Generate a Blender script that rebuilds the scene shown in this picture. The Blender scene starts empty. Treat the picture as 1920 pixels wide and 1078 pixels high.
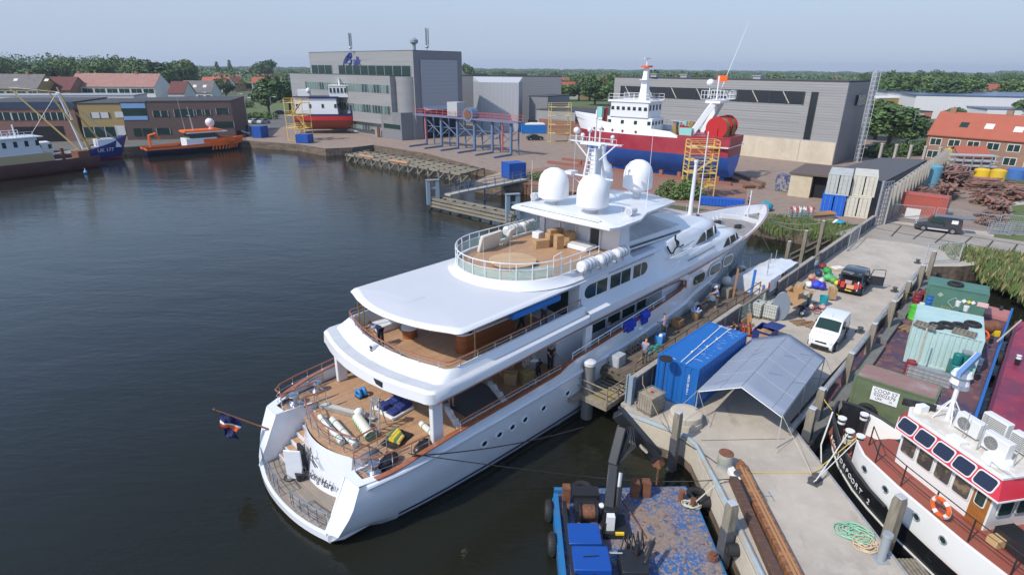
import bpy,math,random
from math import sin,cos,pi,radians,sqrt,atan2
from mathutils import Vector,Matrix
random.seed(7)
S=bpy.context.scene
C=S.collection
# ------------------------------------------------ camera
CAM_H=17.2;TH=radians(21.1);ROLL=radians(0.5);F=1067.0
_r=Vector((1,0,0));_u=Vector((0,sin(TH),cos(TH)));_f=Vector((0,cos(TH),-sin(TH)))
rx=_r*cos(ROLL)+_u*sin(ROLL);ux=-_r*sin(ROLL)+_u*cos(ROLL)
cd=bpy.data.cameras.new('camera');cam=bpy.data.objects.new('camera',cd);C.objects.link(cam)
cam.matrix_world=Matrix(((rx.x,ux.x,-_f.x,0),(rx.y,ux.y,-_f.y,0),(rx.z,ux.z,-_f.z,CAM_H),(0,0,0,1)))
cd.sensor_width=36;cd.lens=F/1920*36;cd.clip_start=.5;cd.clip_end=20000
S.camera=cam
def at(px,py,z=0.0):
 """point of the horizontal plane z seen at photo pixel px,py (survey of the place)"""
 d=rx*(px-960)+ux*(539-py)+_f*F
 t=(z-CAM_H)/d.z
 return Vector((d.x*t,d.y*t,z))
 # ------------------------------------------------ sky and sun
SUN_EL=radians(46);SUN_DIR=Vector((-.83,-.56,0)).normalized()
w=bpy.data.worlds.new('World');S.world=w;w.use_nodes=True
nt=w.node_tree;bg=nt.nodes['Background']
sk=nt.nodes.new('ShaderNodeTexSky');sk.sky_type='NISHITA';sk.sun_disc=False
sk.sun_elevation=SUN_EL;sk.sun_rotation=atan2(SUN_DIR.x,SUN_DIR.y)
sk.altitude=0;sk.air_density=1.0;sk.dust_density=0.6;sk.ozone_density=2.2
# hazy band of air low over the horizon, as the day was
tg=nt.nodes.new('ShaderNodeTexCoord');sx_=nt.nodes.new('ShaderNodeSeparateXYZ');nt.links.new(tg.outputs['Generated'],sx_.inputs[0])
mr_=nt.nodes.new('ShaderNodeMapRange');nt.links.new(sx_.outputs['Z'],mr_.inputs[0]);mr_.inputs[1].default_value=.02;mr_.inputs[2].default_value=.42;mr_.inputs[3].default_value=.93;mr_.inputs[4].default_value=0;mr_.interpolation_type='SMOOTHSTEP'
mh_=nt.nodes.new('ShaderNodeMix');mh_.data_type='RGBA';nt.links.new(mr_.outputs[0],mh_.inputs[0]);nt.links.new(sk.outputs[0],mh_.inputs[6]);mh_.inputs[7].default_value=(1.95,2.38,3.15,1)
nt.links.new(mh_.outputs[2],bg.inputs[0]);bg.inputs[1].default_value=0.15
sd=bpy.data.lights.new('sun','SUN');sun=bpy.data.objects.new('sun',sd);C.objects.link(sun)
sd.energy=2.75;sd.angle=radians(1.2);sd.color=(1,.94,.85)
sv=Vector((SUN_DIR.x*cos(SUN_EL),SUN_DIR.y*cos(SUN_EL),sin(SUN_EL)))
sun.rotation_euler=sv.to_track_quat('Z','Y').to_euler()
S.view_settings.view_transform='Standard';S.view_settings.look='None'
S.view_settings.gamma=1;S.view_settings.exposure=0.56
S.render.engine='CYCLES'
# ------------------------------------------------ materials
MATS={}
def M(name,col=None,rough=.6,metal=0,mix=None,bump=0,bs=20,planks=None,spec=None,alpha=None,trans=0,coat=0,clad=None,wave=None,detail=6):
 """col base colour; mix=[(scale, colour, lo, hi),...] noise blends; planks=(row, length, seamcol, axis); clad=(axis, pitch, depth)"""
 if name in MATS:return MATS[name]
 m=bpy.data.materials.new(name);m.use_nodes=True;n=m.node_tree.nodes;l=m.node_tree.links
 b=n['Principled BSDF'];b.inputs['Roughness'].default_value=rough;b.inputs['Metallic'].default_value=metal
 b.inputs['Base Color'].default_value=(*col,1)
 if spec is not None:b.inputs['Specular IOR Level'].default_value=spec
 if coat:b.inputs['Coat Weight'].default_value=coat
 if trans:b.inputs['Transmission Weight'].default_value=trans
 if alpha is not None:b.inputs['Alpha'].default_value=alpha
 tc=n.new('ShaderNodeTexCoord');src=tc.outputs['Object']
 out=None;hs=[]
 if planks:
  row,ln,seam,ax=planks
  mp=n.new('ShaderNodeMapping');l.new(src,mp.inputs[0])
  mp.inputs['Rotation'].default_value=ax
  br=n.new('ShaderNodeTexBrick');l.new(mp.outputs[0],br.inputs['Vector'])
  br.inputs['Scale'].default_value=1;br.inputs['Row Height'].default_value=row;br.inputs['Brick Width'].default_value=ln
  br.inputs['Mortar Size'].default_value=row*.06;br.inputs['Mortar Smooth'].default_value=.2
  br.inputs['Color1'].default_value=(*[c*1.12 for c in col],1);br.inputs['Color2'].default_value=(*[c*.86 for c in col],1)
  br.inputs['Mortar'].default_value=(*seam,1);br.inputs['Bias'].default_value=0
  out=br.outputs['Color'];hs.append((br.outputs['Fac'],-.3))
 for k,(sc,c2,lo,hi)in enumerate(mix or[]):
  no=n.new('ShaderNodeTexNoise');
  if isinstance(sc,tuple):
   mp=n.new('ShaderNodeMapping');l.new(src,mp.inputs[0]);mp.inputs['Scale'].default_value=sc;l.new(mp.outputs[0],no.inputs['Vector']);no.inputs['Scale'].default_value=1
  else:
   l.new(src,no.inputs['Vector']);no.inputs['Scale'].default_value=sc
  no.inputs['Detail'].default_value=detail;no.inputs['Roughness'].default_value=.62
  mr=n.new('ShaderNodeMapRange');l.new(no.outputs['Fac'],mr.inputs[0]);mr.inputs[1].default_value=lo;mr.inputs[2].default_value=hi
  mx=n.new('ShaderNodeMix');mx.data_type='RGBA';l.new(mr.outputs[0],mx.inputs[0])
  if out is None:mx.inputs[6].default_value=(*col,1)
  else:l.new(out,mx.inputs[6])
  mx.inputs[7].default_value=(*c2,1);out=mx.outputs[2]
 if out is not None:l.new(out,b.inputs['Base Color'])
 if clad:
  ax,pitch,dep=clad
  wv=n.new('ShaderNodeTexWave');wv.bands_direction=ax;wv.inputs['Scale'].default_value=1/pitch*.314
  wv.wave_profile='SIN';l.new(src,wv.inputs['Vector']);hs.append((wv.outputs['Fac'],dep))
 if bump:
  no=n.new('ShaderNodeTexNoise');l.new(src,no.inputs['Vector']);no.inputs['Scale'].default_value=bs;no.inputs['Detail'].default_value=4
  hs.append((no.outputs['Fac'],bump))
 nrm=None
 for o,st in hs:
  bp=n.new('ShaderNodeBump');l.new(o,bp.inputs['Height']);bp.inputs['Strength'].default_value=min(1,abs(st));bp.invert=st<0
  bp.inputs['Distance'].default_value=.03
  if nrm:l.new(nrm,bp.inputs['Normal'])
  nrm=bp.outputs[0]
 if nrm:l.new(nrm,b.inputs['Normal'])
 MATS[name]=m
 return m
 # ------------------------------------------------ mesh builder
def V(*a):return Vector(a)
class MB:
 def __init__(s,mat=None):
  s.v=[];s.f=[];s.mi=[];s.mats=[];s.cur=0;s.X=None
  if mat:s.m(mat)
 def m(s,mat):
  if mat not in s.mats:s.mats.append(mat)
  s.cur=s.mats.index(mat);return s
 def add(s,vs,fs):
  o=len(s.v)
  for p in vs:
   p=Vector(p)
   s.v.append(s.X@p if s.X else p)
  if not hasattr(s,'calls'):s.calls=[]
  s.calls.append((o,len(s.f)))
  for f in fs:s.f.append([i+o for i in f]);s.mi.append(s.cur)
  return s
 def b(s,x0,x1,y0,y1,z0,z1):
  return s.add([(x0,y0,z0),(x1,y0,z0),(x1,y1,z0),(x0,y1,z0),(x0,y0,z1),(x1,y0,z1),(x1,y1,z1),(x0,y1,z1)],[(0,3,2,1),(4,5,6,7),(0,1,5,4),(1,2,6,5),(2,3,7,6),(3,0,4,7)])
 def c(s,x,y,z,a,b_,h,rz=0):
  R=Matrix.Rotation(rz,3,'Z')
  vs=[]
  for dz in(0,h):
   for dx,dy in((-a,-b_),(a,-b_),(a,b_),(-a,b_)):
    q=R@Vector((dx/2,dy/2,0));vs.append((x+q.x,y+q.y,z+dz))
  return s.add(vs,[(0,3,2,1),(4,5,6,7),(0,1,5,4),(1,2,6,5),(2,3,7,6),(3,0,4,7)])
 def bar(s,p,q,w=.1,h=None):
  p=Vector(p);q=Vector(q);h=h or w;d=(q-p).normalized()
  up=Vector((0,0,1))if abs(d.z)<.95 else Vector((1,0,0))
  a=d.cross(up).normalized();b_=a.cross(d).normalized()
  vs=[]
  for o in(p,q):
   for i,j in((-1,-1),(1,-1),(1,1),(-1,1)):vs.append(o+a*i*w/2+b_*j*h/2)
  return s.add(vs,[(0,3,2,1),(4,5,6,7),(0,1,5,4),(1,2,6,5),(2,3,7,6),(3,0,4,7)])
 def cyl(s,p,q,r,r2=None,n=8,cap=True):
  p=Vector(p);q=Vector(q);r2=r if r2 is None else r2;d=(q-p).normalized()
  up=Vector((0,0,1))if abs(d.z)<.95 else Vector((1,0,0))
  a=d.cross(up).normalized();b_=a.cross(d)
  vs=[p+(a*cos(2*pi*i/n)+b_*sin(2*pi*i/n))*r for i in range(n)]+[q+(a*cos(2*pi*i/n)+b_*sin(2*pi*i/n))*r2 for i in range(n)]
  fs=[(i,(i+1)%n,n+(i+1)%n,n+i)for i in range(n)]
  if cap:fs+=[tuple(range(n-1,-1,-1)),tuple(range(n,2*n))]
  return s.add(vs,fs)
 def tube(s,pts,r,n=6):
  pts=[Vector(p)for p in pts];rings=[];a=None
  for i,p in enumerate(pts):
   d=((pts[min(i+1,len(pts)-1)]-pts[max(i-1,0)])).normalized()
   if a is None:
    up=Vector((0,0,1))if abs(d.z)<.95 else Vector((1,0,0));a=d.cross(up).normalized()
   a=(a-d*a.dot(d)).normalized();b_=d.cross(a)
   rings.append([p+(a*cos(2*pi*k/n)+b_*sin(2*pi*k/n))*r for k in range(n)])
  return s.loft(rings)
 def loft(s,rings,closed=True,caps=True):
  n=len(rings[0]);o=[p for r in rings for p in r];fs=[]
  for j in range(len(rings)-1):
   for i in range(n if closed else n-1):
    k=(i+1)%n;fs.append((j*n+i,j*n+k,(j+1)*n+k,(j+1)*n+i))
  if closed and caps:fs+=[tuple(range(n-1,-1,-1)),tuple(range((len(rings)-1)*n,len(rings)*n))]
  return s.add(o,fs)
 def lathe(s,c,prof,n=16):
  c=Vector(c)
  return s.loft([[c+Vector((r*cos(2*pi*k/n),r*sin(2*pi*k/n),z))for k in range(n)]for r,z in prof])
 def prism(s,pts,z0,z1):
  n=len(pts)
  return s.add([(p[0],p[1],z0)for p in pts]+[(p[0],p[1],z1)for p in pts],[tuple(range(n-1,-1,-1)),tuple(range(n,2*n))]+[(i,(i+1)%n,n+(i+1)%n,n+i)for i in range(n)])
 def ext(s,pts,vec):
  pts=[Vector(p)for p in pts];n=len(pts);vec=Vector(vec)
  return s.add(pts+[p+vec for p in pts],[tuple(range(n-1,-1,-1)),tuple(range(n,2*n))]+[(i,(i+1)%n,n+(i+1)%n,n+i)for i in range(n)])
 def quad(s,*p):return s.add(p,[tuple(range(len(p)))])
 def ball(s,c,rx_,ry=None,rz=None,n=12,m=8):
  ry=ry or rx_;rz=rz or rx_;c=Vector(c)
  return s.loft([[c+Vector((rx_*sin(pi*j/m)*cos(2*pi*k/n),ry*sin(pi*j/m)*sin(2*pi*k/n),-rz*cos(pi*j/m)))for k in range(n)]for j in[.15]+list(range(1,m))+[m-.15]])
 def torus(s,c,R,r,ax='Z',n=18,m=7,arc=2*pi):
  c=Vector(c);rings=[]
  for i in range(n+(0 if arc>6.28 else 1)):
   t=arc*i/n;ring=[]
   for k in range(m):
    p=2*pi*k/m;a,b_,z=(R+r*cos(p))*cos(t),(R+r*cos(p))*sin(t),r*sin(p)
    ring.append(c+(Vector((a,b_,z))if ax=='Z' else Vector((z,a,b_))if ax=='X' else Vector((a,z,b_))))
   rings.append(ring)
  if arc>6.28:rings.append(rings[0]);return s.loft(rings,True,False)
  return s.loft(rings)
 def build(s,name,parent=None,label=None,cat=None,group=None,kind=None,world=False,smooth=35,bevel=0,loc=None):
  me=bpy.data.meshes.new(name)
  vs=s.v
  if world and parent is not None:
   r=parent
   while r.parent:r=r.parent
   inv=r.matrix_basis.inverted();vs=[inv@p for p in vs]
  if parent is None and not loc and name not in STRUCT and vs:
   xs=[p.x for p in vs];ys=[p.y for p in vs]
   loc=((min(xs)+max(xs))/2,(min(ys)+max(ys))/2,min(p.z for p in vs))
   vs=[p-Vector(loc)for p in vs]
  me.from_pydata([tuple(p)for p in vs],[],s.f)
  for m in s.mats:me.materials.append(m)
  me.polygons.foreach_set('material_index',s.mi)
  if smooth:
   me.polygons.foreach_set('use_smooth',[True]*len(me.polygons));me.set_sharp_from_angle(angle=radians(smooth))
  me.update()
  o=bpy.data.objects.new(name,me);C.objects.link(o)
  if parent:o.parent=parent
  if loc:o.location=loc
  if bevel:
   md=o.modifiers.new('bevel','BEVEL');md.width=bevel;md.segments=2;md.limit_method='ANGLE';md.angle_limit=radians(40)
  tag(o,label,cat,group,kind)
  return o
def parts(mb,name,parent,k=1,**kw):
 """every k shapes of the builder become one part of their own"""
 cs=mb.calls+[(len(mb.v),len(mb.f))];out=[]
 for i in range(0,len(mb.calls),k):
  (v0,f0),(v1,f1)=cs[i],cs[min(i+k,len(mb.calls))];q=MB();q.mats=list(mb.mats)
  q.v=mb.v[v0:v1];q.f=[[j-v0 for j in f]for f in mb.f[f0:f1]];q.mi=mb.mi[f0:f1];out.append(q.build(name,parent,**kw))
 return out
STRUCT=('ground','water','quay','pier','road')
def tag(o,label=None,cat=None,group=None,kind=None):
 if label:o['label']=label
 if cat:o['category']=cat
 if group:o['group']=group
 if kind:o['kind']=kind
def thing(name,label,cat,loc=(0,0,0),rz=0,group=None,kind=None):
 o=bpy.data.objects.new(name,None);C.objects.link(o);o.matrix_basis=Matrix.Translation(Vector(loc))@Matrix.Rotation(rz,4,'Z')
 o.empty_display_size=.2
 tag(o,label,cat,group,kind);return o
def kids(o):return[c for c in C.objects if c.parent==o]
def dup(root,loc,rz=0,label=None,group=None,sc=None):
 r=root.copy();C.objects.link(r)
 s_=sc if sc else tuple(root.scale)
 r.location=loc;r.rotation_euler=(0,0,rz);r.scale=s_
 if label:r['label']=label
 if group:r['group']=group
 for ch in list(root.children):
  c=ch.copy();C.objects.link(c);c.parent=r
  for g in list(ch.children):
   d=g.copy();C.objects.link(d);d.parent=c
 return r
def text(name,s,size,mat,parent,o,xdir,ydir,ext=.004,shear=0,label=None,sx=1.0,align='CENTER'):
 """lettering as a mesh; o = centre, xdir reading direction, ydir up direction (in parent's frame)"""
 cu=bpy.data.curves.new(name,'FONT');cu.body=s;cu.size=size;cu.extrude=ext;cu.shear=shear;cu.align_x=align;cu.align_y='CENTER';cu.resolution_u=2
 t=bpy.data.objects.new('t',cu);C.objects.link(t)
 me=bpy.data.meshes.new_from_object(t.evaluated_get(bpy.context.evaluated_depsgraph_get()));C.objects.unlink(t)
 X=Vector(xdir).normalized();Yv=Vector(ydir);Yv=(Yv-X*Yv.dot(X)).normalized();Z=X.cross(Yv)
 mt=Matrix(((X.x*sx,Yv.x,Z.x,o[0]),(X.y*sx,Yv.y,Z.y,o[1]),(X.z*sx,Yv.z,Z.z,o[2]),(0,0,0,1)))
 me.transform(mt);me.materials.clear();me.materials.append(mat)
 ob=bpy.data.objects.new(name,me);C.objects.link(ob)
 if parent:ob.parent=parent
 if label:ob['label']=label
 return ob
def lerp(a,b,t):return a+(b-a)*t
def interp(tab,x):
 if x<=tab[0][0]:return tab[0][1]
 for(a,p),(b,q)in zip(tab,tab[1:]):
  if x<=b:return lerp(p,q,(x-a)/(b-a))
 return tab[-1][1]
def smooth_tab(tab,x):
 if x<=tab[0][0]:return tab[0][1]
 for i in range(len(tab)-1):
  a,p=tab[i];b,q=tab[i+1]
  if x<=b:
   p0=tab[i-1]if i else(a-1,p);q1=tab[i+2]if i+2<len(tab)else(b+1,q)
   m0=(q-p0[1])/(b-p0[0])if b>p0[0]else 0;m1=(q1[1]-p)/(q1[0]-a)
   t=(x-a)/(b-a);h=b-a
   return(2*t**3-3*t**2+1)*p+(t**3-2*t**2+t)*h*m0+(-2*t**3+3*t**2)*q+(t**3-t**2)*h*m1
 return tab[-1][1]
 # ------------------------------------------------ common materials
WHITE=M('white_paint',(.80,.81,.83),.22,coat=.3)
WHITE_D=M('white_paint_worn',(.72,.72,.70),.4,mix=[(3,(.55,.5,.42),.55,.8)])
DECKGREY=M('deck_grey',(.52,.54,.57),.55,mix=[(2,(.46,.48,.5),.4,.7)])
TEAK=M('teak',(.43,.26,.15),.55,planks=(.12,3.5,(.16,.09,.05),(0,0,0)),mix=[(.7,(.35,.21,.12),.45,.75),(6,(.48,.31,.19),.5,.8)])
TEAK_OLD=M('weathered_teak',(.30,.25,.20),.7,planks=(.12,3,(.12,.1,.08),(0,0,pi/2)),mix=[(1.2,(.2,.17,.14),.4,.75)])
VARN=M('varnished_wood',(.33,.115,.055),.25,coat=.5,mix=[(4,(.25,.08,.04),.4,.7)])
STEEL=M('stainless',(.62,.63,.65),.22,1)
GALV=M('galvanised_steel',(.46,.48,.5),.5,.6,mix=[(5,(.36,.37,.38),.4,.7)])
GLASSD=M('dark_window',(.02,.045,.04),.08,spec=.3)
GLASSG=M('green_glass',(.45,.68,.62),.06,alpha=.45)
BLACK=M('black_rubber',(.018,.018,.02),.7)
BLACKP=M('black_paint',(.02,.021,.024),.35)
NAVY=M('navy_paint',(.012,.02,.09),.3)
RUST=M('rusty_steel',(.20,.075,.035),.85,mix=[(3,(.1,.045,.03),.4,.65),(14,(.32,.15,.08),.5,.8)],bump=.3)
CARD=M('cardboard',(.42,.26,.13),.85,mix=[(5,(.35,.21,.1),.4,.7)])
CONC=M('concrete',(.36,.33,.29),.9,mix=[(.5,(.30,.28,.24),.35,.7),(6,(.42,.39,.34),.5,.8)],bump=.15)
CONC_L=M('pale_concrete',(.50,.45,.36),.85,mix=[(.4,(.40,.35,.27),.4,.75),(3,(.55,.5,.42),.5,.8)])
CONC_D=M('dark_concrete',(.16,.16,.155),.9,mix=[((.6,.6,2),(.09,.10,.08),.4,.7),(5,(.24,.23,.2),.5,.8)],bump=.2)
PILE=M('grey_timber',(.25,.22,.17),.9,mix=[((6,6,.8),(.13,.115,.09),.4,.7),(2,(.2,.22,.1),.58,.8)],bump=.4,bs=9)
TIMB=M('deck_timber',(.13,.1,.075),.9,planks=(.2,3,(.03,.025,.02),(0,0,0)),mix=[(1.5,(.2,.16,.12),.45,.75)])
WOODN=M('new_timber',(.45,.25,.12),.7,mix=[((1,8,8),(.33,.16,.07),.4,.7)])
HARD=M('hardwood_beam',(.30,.13,.05),.6,mix=[((8,.8,3),(.13,.055,.03),.42,.6),(1.5,(.42,.22,.1),.55,.8)])
BLUEC=M('blue_container_paint',(.012,.12,.40),.4,mix=[((1,1,6),(.03,.18,.45),.6,.85)])
BLUEB=M('blue_paint',(.01,.07,.32),.4)
YEL=M('yellow_paint',(.72,.5,.12),.5,mix=[(4,(.55,.38,.12),.5,.75)])
REDP=M('red_paint',(.45,.02,.02),.4)
ORANGE=M('orange_paint',(.80,.12,.015),.35)
ROPE=M('pale_rope',(.5,.46,.36),.9)
ROPEY=M('yellow_rope',(.6,.42,.06),.9)
SKIN=M('skin',(.48,.27,.18),.55)
CHROME=STEEL
# ================================================= SETTING
WZ=-1.6
GROUND=M('far_ground',(.07,.09,.035),.95,mix=[(.02,(.11,.11,.06),.4,.6),(.3,(.05,.07,.025),.45,.7)])
YARD=M('yard_paving',(.27,.205,.165),.9,mix=[(.08,(.27,.20,.155),.4,.65),(.6,(.16,.12,.10),.5,.8),((.15,1.5,1),(.24,.18,.14),.5,.75)],bump=.1)
BRICKY=M('slipway_brick',(.26,.13,.09),.9,mix=[(.3,(.2,.13,.1),.4,.7),(3,(.3,.2,.15),.5,.8)],bump=.2)
APRON=M('apron_concrete',(.33,.29,.25),.9,mix=[(.25,(.27,.235,.20),.4,.65),(2.5,(.38,.345,.30),.5,.8),((3,.3,1),(.22,.19,.17),.62,.85)],bump=.12)
PIERM=M('pier_concrete',(.46,.41,.345),.9,mix=[(.35,(.36,.32,.27),.38,.66),(1.6,(.5,.45,.38),.5,.8),(9,(.30,.27,.23),.6,.85),((1,.25,1),(.25,.225,.19),.62,.8)],bump=.12)
ASPH=M('asphalt',(.11,.105,.10),.9,mix=[(.3,(.15,.14,.13),.4,.7)])
GRASSM=M('grass_ground',(.08,.12,.03),.95,mix=[(.6,(.13,.14,.05),.4,.7)],bump=.4)
# water
wm=bpy.data.materials.new('harbour_water');wm.use_nodes=True;n_=wm.node_tree.nodes;l_=wm.node_tree.links
b_=n_['Principled BSDF'];b_.inputs['Base Color'].default_value=(.013,.014,.009,1);b_.inputs['Roughness'].default_value=.09;b_.inputs['IOR'].default_value=1.333
tc_=n_.new('ShaderNodeTexCoord')
def _noi(sc,det,dist_,rot=0.6):
 mp=n_.new('ShaderNodeMapping');mp.inputs['Scale'].default_value=sc;mp.inputs['Rotation'].default_value=(0,0,rot);l_.new(tc_.outputs['Object'],mp.inputs[0])
 a=n_.new('ShaderNodeTexNoise');a.inputs['Scale'].default_value=1;a.inputs['Detail'].default_value=det;a.inputs['Distortion'].default_value=dist_;l_.new(mp.outputs[0],a.inputs[0]);return a
a1=_noi((.9,2.6,1),4,.4);a2=_noi((.12,.3,1),3,.3,.4);a3=_noi((3.5,7,1),2,.2,.8)
bp1=n_.new('ShaderNodeBump');bp1.inputs['Strength'].default_value=.42;bp1.inputs['Distance'].default_value=.06;l_.new(a1.outputs[0],bp1.inputs['Height'])
bp2=n_.new('ShaderNodeBump');bp2.inputs['Strength'].default_value=.3;bp2.inputs['Distance'].default_value=.25;l_.new(a2.outputs[0],bp2.inputs['Height']);l_.new(bp1.outputs[0],bp2.inputs['Normal'])
bp3=n_.new('ShaderNodeBump');bp3.inputs['Strength'].default_value=.25;bp3.inputs['Distance'].default_value=.02;l_.new(a3.outputs[0],bp3.inputs['Height']);l_.new(bp2.outputs[0],bp3.inputs['Normal'])
l_.new(bp3.outputs[0],b_.inputs['Normal'])
mb=MB(wm);mb.quad((-400,-60,WZ),(120,-60,WZ),(120,230,WZ),(-400,230,WZ));mb.build('water',kind='structure')
# land: one sheet to the horizon with the harbour cut out of it
def g2(px,py,z=0):p=at(px,py,z);return(p.x,p.y)
A0=g2(0,288);A1=g2(240,276);A2=g2(462,264)
dv=Vector((A0[0]-A1[0],A0[1]-A1[1]));
shore=[(A0[0]+dv.x*4,A0[1]+dv.y*4),A0,A1,A2,g2(560,271),g2(610,279),g2(660,277),g2(700,272),g2(800,288),g2(905,316),g2(935,324),g2(905,334),g2(890,342),g2(940,347),g2(985,345),g2(1010,352),g2(1080,362),g2(1250,388),g2(1330,402),g2(1440,421),g2(1500,432),g2(1560,441),g2(1600,443)]
W0=(6.44,26.84);W1=(42.6,65.6)
pier_l=[(40.2,62.9),W0,(5.9,26.3),(6.05,25.9),(8.7,23.9),(9.0,23.2),(9.1,4)]
pier_r=[(14.6,4),(14.6,25.3),(19.4,30.4),g2(1745,500),g2(1800,500),g2(1862,494),g2(1895,515),g2(1960,540),(90,48),(700,40)]
R=5000
poly=shore+[(38.9,61.6)]+pier_l[1:]+pier_r+[(R,40),(R,R),(-R,R),(-R,shore[0][1]+(R*.05))]
# (the sheet is the land's top; its rims drop below the water)
mb=MB(M('quay_face',(.17,.13,.095),.9,mix=[((.5,.5,2),(.08,.06,.045),.4,.65),(2.5,(.28,.19,.12),.55,.75)],clad=('X',.8,.8),bump=.3));n=len(poly);poly3=[Vector((p[0],p[1],0))for p in poly]
mb.add([p for p in poly3]+[p+Vector((0,0,-3))for p in poly3],[(i,i+n,(i+1)%n+n,(i+1)%n)for i in range(n)])
mb.m(GROUND).add(poly3,[tuple(range(n))])
mb.build('ground',kind='structure',smooth=0)
def sheet(name,pts,mat,z,kind='structure'):
 mb=MB(mat);mb.add([Vector((p[0],p[1],z))for p in pts],[tuple(range(len(pts)))]);return mb.build(name,kind=kind,smooth=0,loc=(0,0,0))
e=.15
sheet('yard_paving',[A2,g2(560,271),g2(610,279),g2(660,277),g2(700,272),g2(800,288),g2(905,316),g2(935,324),g2(985,345),g2(1010,352),g2(1080,362),g2(1250,383),g2(1330,394),g2(1440,409),g2(1540,420),g2(1610,421),(44,67.5),(62,88),(110,150),(40,230),(-60,245),(-70,195),g2(430,238)],YARD,.012)
sheet('slipway',[g2(935,325),g2(1100,305),g2(1400,345),g2(1400,385),g2(1250,380),g2(1080,358),g2(985,344)],BRICKY,.024)
sheet('bank_sand',[g2(905,334),g2(890,342),g2(940,347),g2(984,344),g2(984,331),g2(935,324)],M('pale_sand',(.38,.29,.19),.95,mix=[(1,(.3,.22,.15),.4,.7)]),.03)
sheet('road',[g2(300,236),g2(470,255),g2(540,236),g2(575,222),g2(575,206),g2(470,214),g2(300,222)],ASPH,.016)
pier=[W0,(5.9,26.3),(6.05,25.9),(8.7,23.9),(9.0,23.2),(9.1,4),(14.6,4),(14.6,25.3),(19.4,30.4),g2(1745,500),g2(1800,500),g2(1862,494),g2(1895,515),(92,49),(110,95),(80,86),g2(1800,415),g2(1650,408),(41.6,66.0)]
sheet('pier',pier,PIERM,.018)
sheet('apron',[g2(1640,413),g2(1800,436),g2(1930,455),(100,70),(70,52.5),g2(1870,490),g2(1700,455),g2(1560,440)],APRON,.030)
mb=MB(M('joint_tar',(.05,.045,.04),.9))
for a,b in(((1641,428),(1700,440)),((1700,440),(1930,478)),((1660,418),(1930,462)),((1690,424),(1671,444)),((1736,431),(1712,449)),((1775,438),(1753,456)),((1822,445),(1799,465)),((1862,452),(1845,472)),((1908,458),(1893,478))):
 p,q=at(*a),at(*b);mb.bar((p.x,p.y,.034),(q.x,q.y,.034),.16,.012)
for a,b in(((1315,826),(1472,823)),((1395,700),(1560,712)),((1560,610),(1650,625))):
 p,q=at(*a),at(*b);mb.bar((p.x,p.y,.02),(q.x,q.y,.02),.03,.01)
mb.build('paving_joints',kind='structure',smooth=0)
# ================================================= MOTOR YACHT (local: x forward, y port, z above waterline)
YO=(-10.0,20.6,WZ);YA=radians(46.2)
Y=thing('motor_yacht','large white motor yacht moored along the timber walkway with three radar domes','yacht',YO,YA)
HW=M('hull_gloss_white',(.73,.75,.79),.12,coat=.5,mix=[((.5,.5,1.5),(.69,.71,.75),.4,.65),((.9,.9,.15),(.66,.66,.66),.62,.9)])
SW=M('superstructure_white',(.71,.72,.745),.25,coat=.3,mix=[(.5,(.68,.69,.71),.4,.65)])
# ---- hull
WLb=[(0,3.2),(3,4.0),(8,4.45),(16,4.6),(25,4.4),(31,3.6),(36,2.6),(41,1.4),(45,.45),(47.3,.03)]
TOPb=[(1.2,4.25),(3,4.7),(6,4.85),(14,4.9),(27,4.72),(33,4.45),(38,3.95),(42,3.35),(45,2.75),(48,1.95),(50,1.2),(51.5,.5),(52.1,.05)]
SHEER=[(1.2,2.9),(2.2,3.0),(4,3.3),(6,3.45),(13,3.62),(13.9,3.95),(20,4.2),(26.6,4.75),(27.1,5.62),(33,5.72),(42,5.75),(52,5.85)]
def hull_section(x):
 """starboard half points from keel up; x measured at the sheer, sections rake forward at the bow"""
 zt=interp(SHEER,x);yt=smooth_tab(TOPb,x)
 pts=[]
 for k in range(9):
  f=k/8;z=-.7+f*(zt+.7)
  rake=0 if x<34 else(x-34)/18*4.8
  fz=max(0,(zt-z)/zt)
  xx=x-rake*min(fz,1.1)
  yw=smooth_tab(WLb,min(x-rake,47.3))
  g=min(1,max(0,z/zt));flare=1.0 if x<28 else 1+(x-28)/22*1.0
  y=yw+(yt-yw)*(g**flare if x>28 else min(1,g*1.6))if z>0 else yw*(1+z*.12)
  pts.append((xx,y,z if x>2.3 else max(z,.17)))
 return pts
xs=[1.2,1.7,2.2,3,4,5,6,8,10,13,13.9,16,20,24,26.6,27.1,30,33,36,38.5,41,43,45,47,48.5,49.7,50.7,51.5,52.1]
rings=[]
for x in xs:
 h=hull_section(x)
 if x<3:h=[(xx-(1.2+(3-x)*.0)*max(0,(2.9-z))/2.9*(3-x)/1.8,y if z>.6 else y-.25,z)for xx,y,z in h]
 rings.append([Vector((a,-b,c))for a,b,c in reversed(h)]+[Vector((a,b,c))for a,b,c in h])
mb=MB(HW);mb.loft(rings,closed=False)
hull=mb.build('hull',Y,smooth=50)
# boot stripe, waterline antifouling
mb=MB(NAVY)
def waterline(z,off,x0=3.0):
 out=[]
 for x in xs:
  if x<x0:continue
  h=hull_section(x)
  for(a,b,c),(a2,b2,c2)in zip(h,h[1:]):
   if c<=z<=c2:
    t=(z-c)/(c2-c);out.append((lerp(a,a2,t),lerp(b,b2,t)+off,z));break
 return out
for sgn in(1,-1):
 for z0,z1,m_ in((-.3,.12,M('antifouling',(.03,.03,.05),.5)),(.27,.42,NAVY)):
  lo,hi=waterline(z0,.015),waterline(z1,.015)
  mb.m(m_);mb.loft([[Vector((a[0],a[1]*sgn,a[2])),Vector((b[0],b[1]*sgn,b[2]))]for a,b in zip(lo,hi)],closed=False)
mb.build('boot_stripe',Y)
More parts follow.
